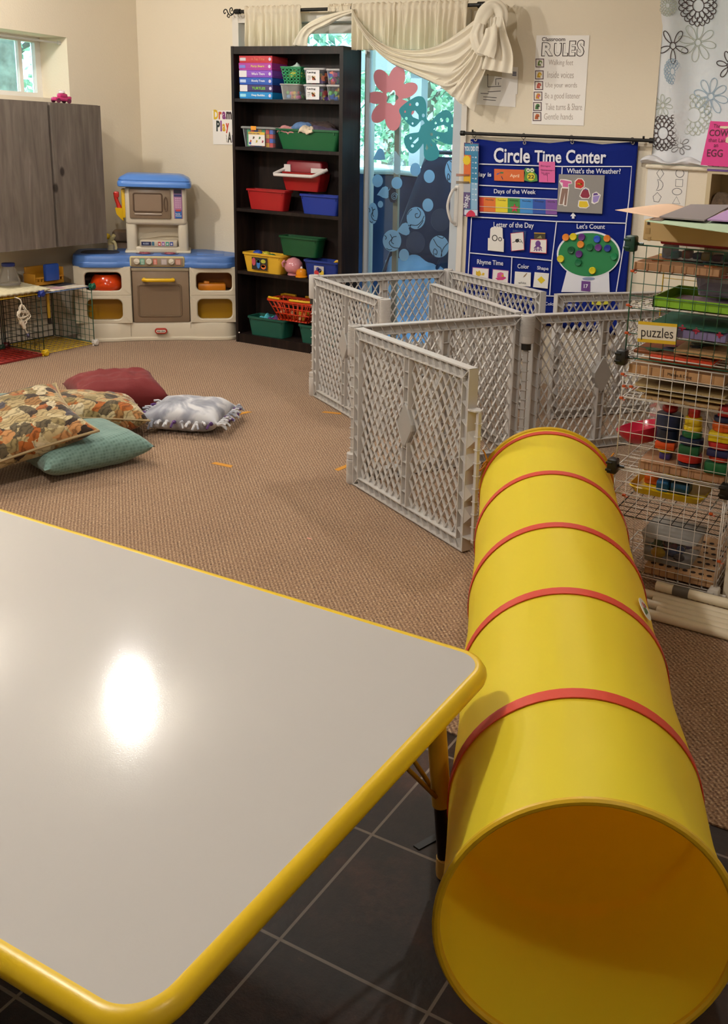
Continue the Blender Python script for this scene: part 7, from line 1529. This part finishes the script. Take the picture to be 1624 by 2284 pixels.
# helper: box item on a rack shelf, x from pixels at the front plane
def xr_(px, py, y): return Yp(px, py, y).x
SHG = 'puzzles and trays in the wire tower'
def slab(lab, cat, name, px0, px1, py, y0, y1, z, h, c, top=None, seg=False, group=SHG, topc=None):
    x0, x1 = xr_(px0, py, y0), min(xr_(px1, py+14, y0), RX1-.006); t = thing(name, lab, cat, ((x0+x1)/2, (y0+y1)/2, z), group=group)
    k = MB(); k.rbox(x0, x1, y0, y1, z+.003, z+h, .0015, 1); k.build('board', mat(c, .65, bump=.05, bscale=50, var=.12, vscale=20), t)
    if seg:
        k = MB(); n_ = int((x1-x0)/.034)
        for i in range(1, n_): k.box(x0+(x1-x0)*i/n_-.0008, x0+(x1-x0)*i/n_+.0008, y0-.0006, y0+.001, z+.005, z+h-.002)
        k.build('board_joint', mat('#6a4028', .7), t, smooth=False)
    if topc:
        for i in range(len(topc)*3):
            k = MB(); px, py_ = random.uniform(x0+.03, x1-.03), random.uniform(y0+.03, y1-.04); r_ = random.uniform(.018, .034)
            k.loft([[(px+r_*(1+.25*sin(3*a))*cos(a), py_+r_*.8*sin(a), zz_) for a in [2*pi*q/12 for q in range(12)]] for zz_ in (z+h, z+h+.004)]); k.build('puzzle_piece', mat(topc[i % len(topc)], .6), t, smooth=False)
    return t
slab('wooden puzzle tray with segmented edge on the red shelf', 'puzzle', 'puzzle_tray', 1414, 1605, 592, RY0+.012, 3.12, zA, .026, '#b98a62', seg=True, topc=['#3a6a7a', '#c9a83a', '#4a3a34', '#b06a3a'])
t = thing('clear_tub', 'clear tub with red lid at the top of the wire tower', 'tub', (-.62, 3.03, zA+.03), group=None)
x0 = xr_(1470, 575, 2.93); x1 = RX1-.008; zl = zA+.032
k = MB(); k.rbox(x0+.006, x1, 2.93, 3.14, zl, zl+.045, .008, 2); k.build('tub_body', clear('#9aa6bc', .25), t)
k = MB(); k.rbox(x0, x1+.002, 2.925, 3.145, zl+.045, zl+.074, .006, 2); k.build('lid', plastic('#a8202a', .35), t)
for i, c in enumerate(('#3a8a8a', '#c86a30', '#3a4a8a', '#c8b03a', '#8a3a4a', '#2a6a4a')):
    k = MB(); xx = x0+.03+i*.032; k.rbox(xx, xx+.028, 2.95+.01*(i % 3), 3.0+.01*(i % 3), zl+.002, zl+.022+.006*(i % 2), .005); k.build('toy_piece', plastic(c), t)
t = thing('clear_tub', 'cloudy clear tub standing on the lime green tray in the wire tower', 'tub', (-.57, 3.07, zB+.04))
x0 = xr_(1540, 640, 2.98)
k = MB(); k.loft([rrect(.11, .12, .015, zB+.028, x0+.075, 3.06), rrect(.135, .15, .018, zA-.012, x0+.075, 3.06), rrect(.128, .143, .016, zA-.012, x0+.075, 3.06), rrect(.105, .115, .013, zB+.032, x0+.075, 3.06)]); k.build('tub_body', clear('#c9c6d4', .3), t)
k = MB(); k.rbox(x0+.02, x0+.13, 3.0, 3.11, zB+.034, zB+.06, .012); k.build('tub_filling', mat('#b8a0a6', .7), t, kind='stuff')
# lime tray with compartments
t = thing('sorting_tray', 'lime green divided tray with papers inside in the wire tower', 'tray', (-.66, 2.97, zB), group=None)
x0, x1, y0, y1, z0, z1 = xr_(1456, 672, RY0+.008), RX1-.006, RY0+.008, 3.13, zB+.003, zB+.036
k = MB(); k.box(x0, x1, y0, y0+.004, z0, z1).box(x0, x1, y1-.004, y1, z0, z1).box(x0, x0+.004, y0, y1, z0, z1).box(x1-.004, x1, y0, y1, z0, z1).box(x0, x1, y0, y1, z0, z0+.003).box(x0+.24, x0+.244, y0, y1, z0, z1-.006); k.build('tray_body', plastic('#86b82c', .4), t, smooth=False)
k = MB(); k.box(x0+.03, x0+.22, y0+.05, y1-.05, z0+.004, z0+.010); k.build('tray_paper', mat('#b8a0b4', .7, var=.3, vscale=25), t, smooth=False)
k = MB(); k.rbox(x0+.26, x1-.01, y0+.05, y1-.06, z0+.004, z0+.02, .006); k.build('tray_piece', mat('#5a5a48', .6), t)
slab('dark teal thin puzzle board under the lime green tray', 'puzzle', 'puzzle_board', 1452, 1620, 695, RY0+.02, 3.1, zC+.028, .010, '#2f6a58')
slab('lilac puzzle box with red butterflies on the front in the wire tower', 'puzzle', 'puzzle_box', 1500, 1620, 735, RY0+.016, 3.1, zC, .028, '#7a6e96')
for px, py in ((1553, 738), (1605, 747), (1522, 731)):
    p = Yp(px, py, RY0+.0145); o = [x for x in bpy.data.objects if x.name.startswith('puzzle_box')][0]
    k = MB(); k.prism([(p.x+.009*(1+.35*cos(4*a))*cos(a), p.y, p.z+.008*(1+.35*cos(4*a))*sin(a)) for a in [2*pi*q/20 for q in range(20)]], FR*.0006); k.build('printed_butterfly', mat('#b02a4a', .6), o, smooth=False)
slab('dark blue and orange puzzle board low in the green tier', 'puzzle', 'puzzle_board', 1414, 1590, 772, RY0+.03, 3.12, zD, .012, '#8a4a22', topc=['#2a2e52', '#2f5a3c', '#7a2a34'])
slab('wooden puzzle board with dark pictures beside the puzzles label', 'puzzle', 'puzzle_board', 1505, 1622, 762, RY0+.02, 3.1, zD+.016, .018, '#b08a5c', seg=True, topc=['#38452c', '#2c2c2c'])
t = slab('bright orange red book lying at the bottom of the green tier', 'book', 'picture_book', 1448, 1592, 792, RY0+.012, 3.0, TIER[2]-.004, .020, '#d2441c')
t = slab('wooden box puzzle with handwritten maker name on its edge', 'puzzle', 'puzzle_box', 1403, 1618, 815, RY0+.010, 3.12, zE, .034, '#b88c60', seg=True)
x0 = xr_(1490, 826, RY0+.0085); text('Melissa & Doug', t, (x0, RY0+.0092, zE+.012), UX, UZ, w=.075, h=.012, m=mat('#33231a', .7), bold=-.004)
slab('thin wooden puzzle board second below the handwritten box puzzle', 'puzzle', 'puzzle_board', 1414, 1620, 846, RY0+.014, 3.1, zF+.036, .010, '#a89060', seg=True)
slab('thin wooden puzzle board third below the handwritten box puzzle', 'puzzle', 'puzzle_board', 1418, 1620, 862, RY0+.014, 3.1, zF+.020, .008, '#b49a66')
slab('thin wooden puzzle board just above the stacking toys', 'puzzle', 'puzzle_board', 1430, 1605, 884, RY0+.014, 3.1, zF, .012, '#b08e60', seg=True, topc=['#5a5a62', '#7a5a4a'])
# stacking toys on a wooden base
t = slab('wooden box board carrying the stacking toys', 'board', 'wooden_board', 1424, 1618, 1036, RY0+.02, 3.08, zG, .032, '#a87c58', seg=True, group=None)
zs0 = zG+.034
def stack(lab, px, y, items):
    t = thing('stacking_toy', lab, 'stacking toy', (xr_(px, 1030, y), y, zs0), group='stacking toys in the wire tower'); x = xr_(px, 1030, y); z = zs0
    for kind, w_, h_, c in items:
        k = MB()
        if kind == 'b': k.rbox(x-w_, x+w_, y-w_, y+w_, z, z+h_, .004, 2)
        elif kind == 'c': k.lathe([(w_*.92, 0), (w_, .003), (w_, h_-.003), (w_*.92, h_)], (x, y, z), 20)
        elif kind == 'r': k.lathe([(w_*.8, 0), (w_*.95, h_*.12), (w_, h_*.5), (w_*.95, h_*.88), (w_*.8, h_)], (x, y, z), 22)
        else: k.sph((x, y, z+h_/2), w_, sz=h_/2/w_)
        k.build({'b': 'block', 'c': 'cylinder_block', 'r': 'ring', 's': 'ball'}[kind], plastic(c, .35), t); z += h_+.0006
stack('leftmost stacking toy with navy body and red ball on top', 1484, 2.90, [('b', .018, .024, '#3a2a66'), ('r', .028, .012, '#c9b62a'), ('b', .032, .025, '#c8491c'), ('c', .038, .042, '#141c34'), ('c', .044, .046, '#182242'), ('s', .026, .036, '#a61c1c')])
stack('middle stacking toy with yellow cylinder and red peg on top', 1538, 2.87, [('r', .036, .016, '#1c2238'), ('r', .042, .026, '#b3241c'), ('b', .032, .030, '#135232'), ('r', .040, .022, '#1c2440'), ('r', .032, .020, '#17603a'), ('c', .029, .018, '#d2b21e'), ('c', .027, .026, '#d2b21e'), ('c', .019, .034, '#a61c1a')])
stack('rightmost stacking toy with yellow block, partly out of frame', 1606, 2.87, [('b', .040, .036, '#145a34'), ('r', .036, .018, '#b0301c'), ('b', .038, .022, '#1c2450'), ('r', .042, .024, '#aa2020'), ('b', .038, .030, '#d8bc20'), ('r', .036, .030, '#c8531c'), ('r', .034, .016, '#1c2440'), ('b', .020, .034, '#9c1c1c')])
t = thing('toy_bowl', 'pink red shiny bowl tipped behind the leftmost stacking toy', 'bowl', (-.80, 3.02, zs0))
k = MB(); k.M = Matrix.Translation((xr_(1436, 1000, 3.0), 3.0, zs0+.010)) @ Matrix.Rotation(radians(-16), 4, 'Y'); k.lathe([(.03, 0), (.055, .01), (.078, .04), (.085, .058), (.080, .058), (.07, .036), (.05, .014), (.001, .010)], (0, 0, 0), 28); k.build('bowl_body', plastic('#b8203e', .2), t)
t = thing('clear_bag', 'crumpled clear plastic bag behind the stacking toys', 'bag', (-.68, 3.09, zs0))
x0 = xr_(1445, 940, 3.06); k = MB(); k.surf(lambda u, v: (x0+.25*u, 3.06+.03*sin(u*9+v*3)+.02*noise.noise((u*6, v*6, 0)), zs0+.16*v*(1-.25*abs(2*u-1)**3)+.012*noise.noise((u*7, v*3, 4))), 30, 20); k.build('bag_film', clear('#d8d4d0', .3, .25), t)
# yellow tray below
t = thing('toy_tray', 'yellow tray holding orange and blue blocks under the stacking toys', 'tray', (-.72, 2.95, zH+.01))
x0, x1 = xr_(1398, 1083, RY0+.02), xr_(1570, 1108, RY0+.02); y0 = RY0+.02
k = MB(); k.loft([rrect(x1-x0-.03, .20, .03, zH+.004, (x0+x1)/2, y0+.11), rrect(x1-x0, .23, .035, zH+.026, (x0+x1)/2, y0+.11), rrect(x1-x0-.008, .222, .032, zH+.028, (x0+x1)/2, y0+.11), rrect(x1-x0-.03, .20, .03, zH+.010, (x0+x1)/2, y0+.11)]); k.build('tray_body', plastic('#dcb818', .3), t)
for a, b2, c, y in ((.03, .08, '#d2581c', .09), (.085, .125, '#1c5a8a', .04), (.13, .19, '#1a4a6a', .05)):
    k = MB(); k.rbox(x0+a, x0+b2, y0+y, y0+y+.06, zH+.012, zH+.048, .006, 2); k.build('block', plastic(c, .3), t)
# bottom: peg board and clear toy box
t = thing('peg_board', 'thick wooden board with round holes at the bottom of the wire tower', 'peg board', (-.68, 3.0, zBt), group=None)
x0, x1 = xr_(1436, 1285, RY0+.012), RX1-.008
k = MB(); k.rbox(x0, x1, RY0+.012, 3.17, zBt+.003, zBt+.034, .003, 1); k.build('board', mat('#b99066', .6, var=.1, vscale=20), t)
k = MB(); n_ = 9
for i in range(1, n_): k.box(x0+(x1-x0)*i/n_-.0008, x0+(x1-x0)*i/n_+.0008, RY0+.0112, RY0+.013, zBt+.005, zBt+.032)
k.build('board_joint', mat('#6a4028', .7), t, smooth=False)
for i in range(8):
    for j in range(7):
        k = MB(); p = (x0+.022+i*(x1-x0-.044)/7+(.014 if j % 2 else 0)*(i < 7), RY0+.035+j*.044, zBt+.034); k.loft([circ(p, .0085, UX, Vector((0, 1, 0)), 14), circ((p[0], p[1], p[2]+.0005), .0085, UX, Vector((0, 1, 0)), 14)]); k.build('peg_hole', mat('#2a170e', .8), t, smooth=False)
t = thing('toy_box', 'clear box of mixed toys standing on the board with holes', 'box', (-.72, 2.98, zBt+.036))
x0, x1 = xr_(1424, 1262, RY0+.03), xr_(1540, 1290, RY0+.03); y0, y1 = RY0+.03, RY0+.22; zb_ = zBt+.0365
k = MB(); k.loft([rrect(x1-x0-.02, y1-y0-.02, .02, zb_, (x0+x1)/2, (y0+y1)/2), rrect(x1-x0, y1-y0, .022, zb_+.085, (x0+x1)/2, (y0+y1)/2)]); k.build('box_body', clear('#c9c6c2', .07), t)
k = MB(); k.loft([rrect(x1-x0+.008, y1-y0+.008, .024, zb_+.086, (x0+x1)/2, (y0+y1)/2), rrect(x1-x0+.008, y1-y0+.008, .024, zb_+.094, (x0+x1)/2, (y0+y1)/2)]); k.build('lid', clear('#d2cec8', .3), t)
for i in range(22):
    c = ['#caa42a', '#3a2a2a', '#2a3a66', '#8a2a34', '#b8a48a', '#3a5a34', '#7a6a90'][i % 7]; k = MB(); k.sph((random.uniform(x0+.03, x1-.03), random.uniform(y0+.03, y1-.03), zb_+.02+.03*(i//11)), random.uniform(.014, .021), sx=random.uniform(.7, 1.4), sz=random.uniform(.6, 1), n=10); k.build('mixed_toy', plastic(c), t)
# white pipes lying in front of the tower
def pipe(x0, y0, x1, y1, z, lab, joint=None):
    a, b2 = Vector((x0, y0, z)), Vector((x1, y1, z)); d = (b2-a).normalized(); t = thing('white_pipe', lab, 'pipe', (a.x, a.y, 0), group='white pipes in front of the wire tower')
    k = MB(); r_ = .0152; lo = []
    aa = d.orthogonal().normalized(); bb = d.cross(aa)
    for q, rr in ((a, r_), (b2, r_), (b2, r_*.85), (a, r_*.85)): lo.append([q+(aa*cos(2*pi*i/20)+bb*sin(2*pi*i/20))*rr for i in range(20)])
    k.loft(lo, ring=True); k.build('pipe_wall', plastic('#ded2b8', .35), t)
    if joint:
        k = MB(); k.cyl(a+d*joint[0], a+d*joint[1], r_+.001, 20, caps=False); k.build('grey_tape', plastic('#5c5650', .5), t)
pq = Zp(1464, 1306, .046)
pipe(pq.x, pq.y, .35, pq.y-.015, .046, 'white pipe with grey tape band, topmost against the wire tower', (.055, .105))
for i, (xx, lab) in enumerate(((-.70, 'white pipe on the carpet directly below the taped pipe'), (-.66, 'white pipe on the carpet, second in front of the taped pipe'), (-.72, 'white pipe on the carpet, third in front of the taped pipe'), (-.63, 'white pipe on the carpet, second nearest to the viewer'), (-.69, 'white pipe on the carpet nearest to the viewer'))):
    yy = pq.y-.012-i*.0312; pipe(xx, yy, .33-.04*(i % 3), yy-.015, .0155, lab)
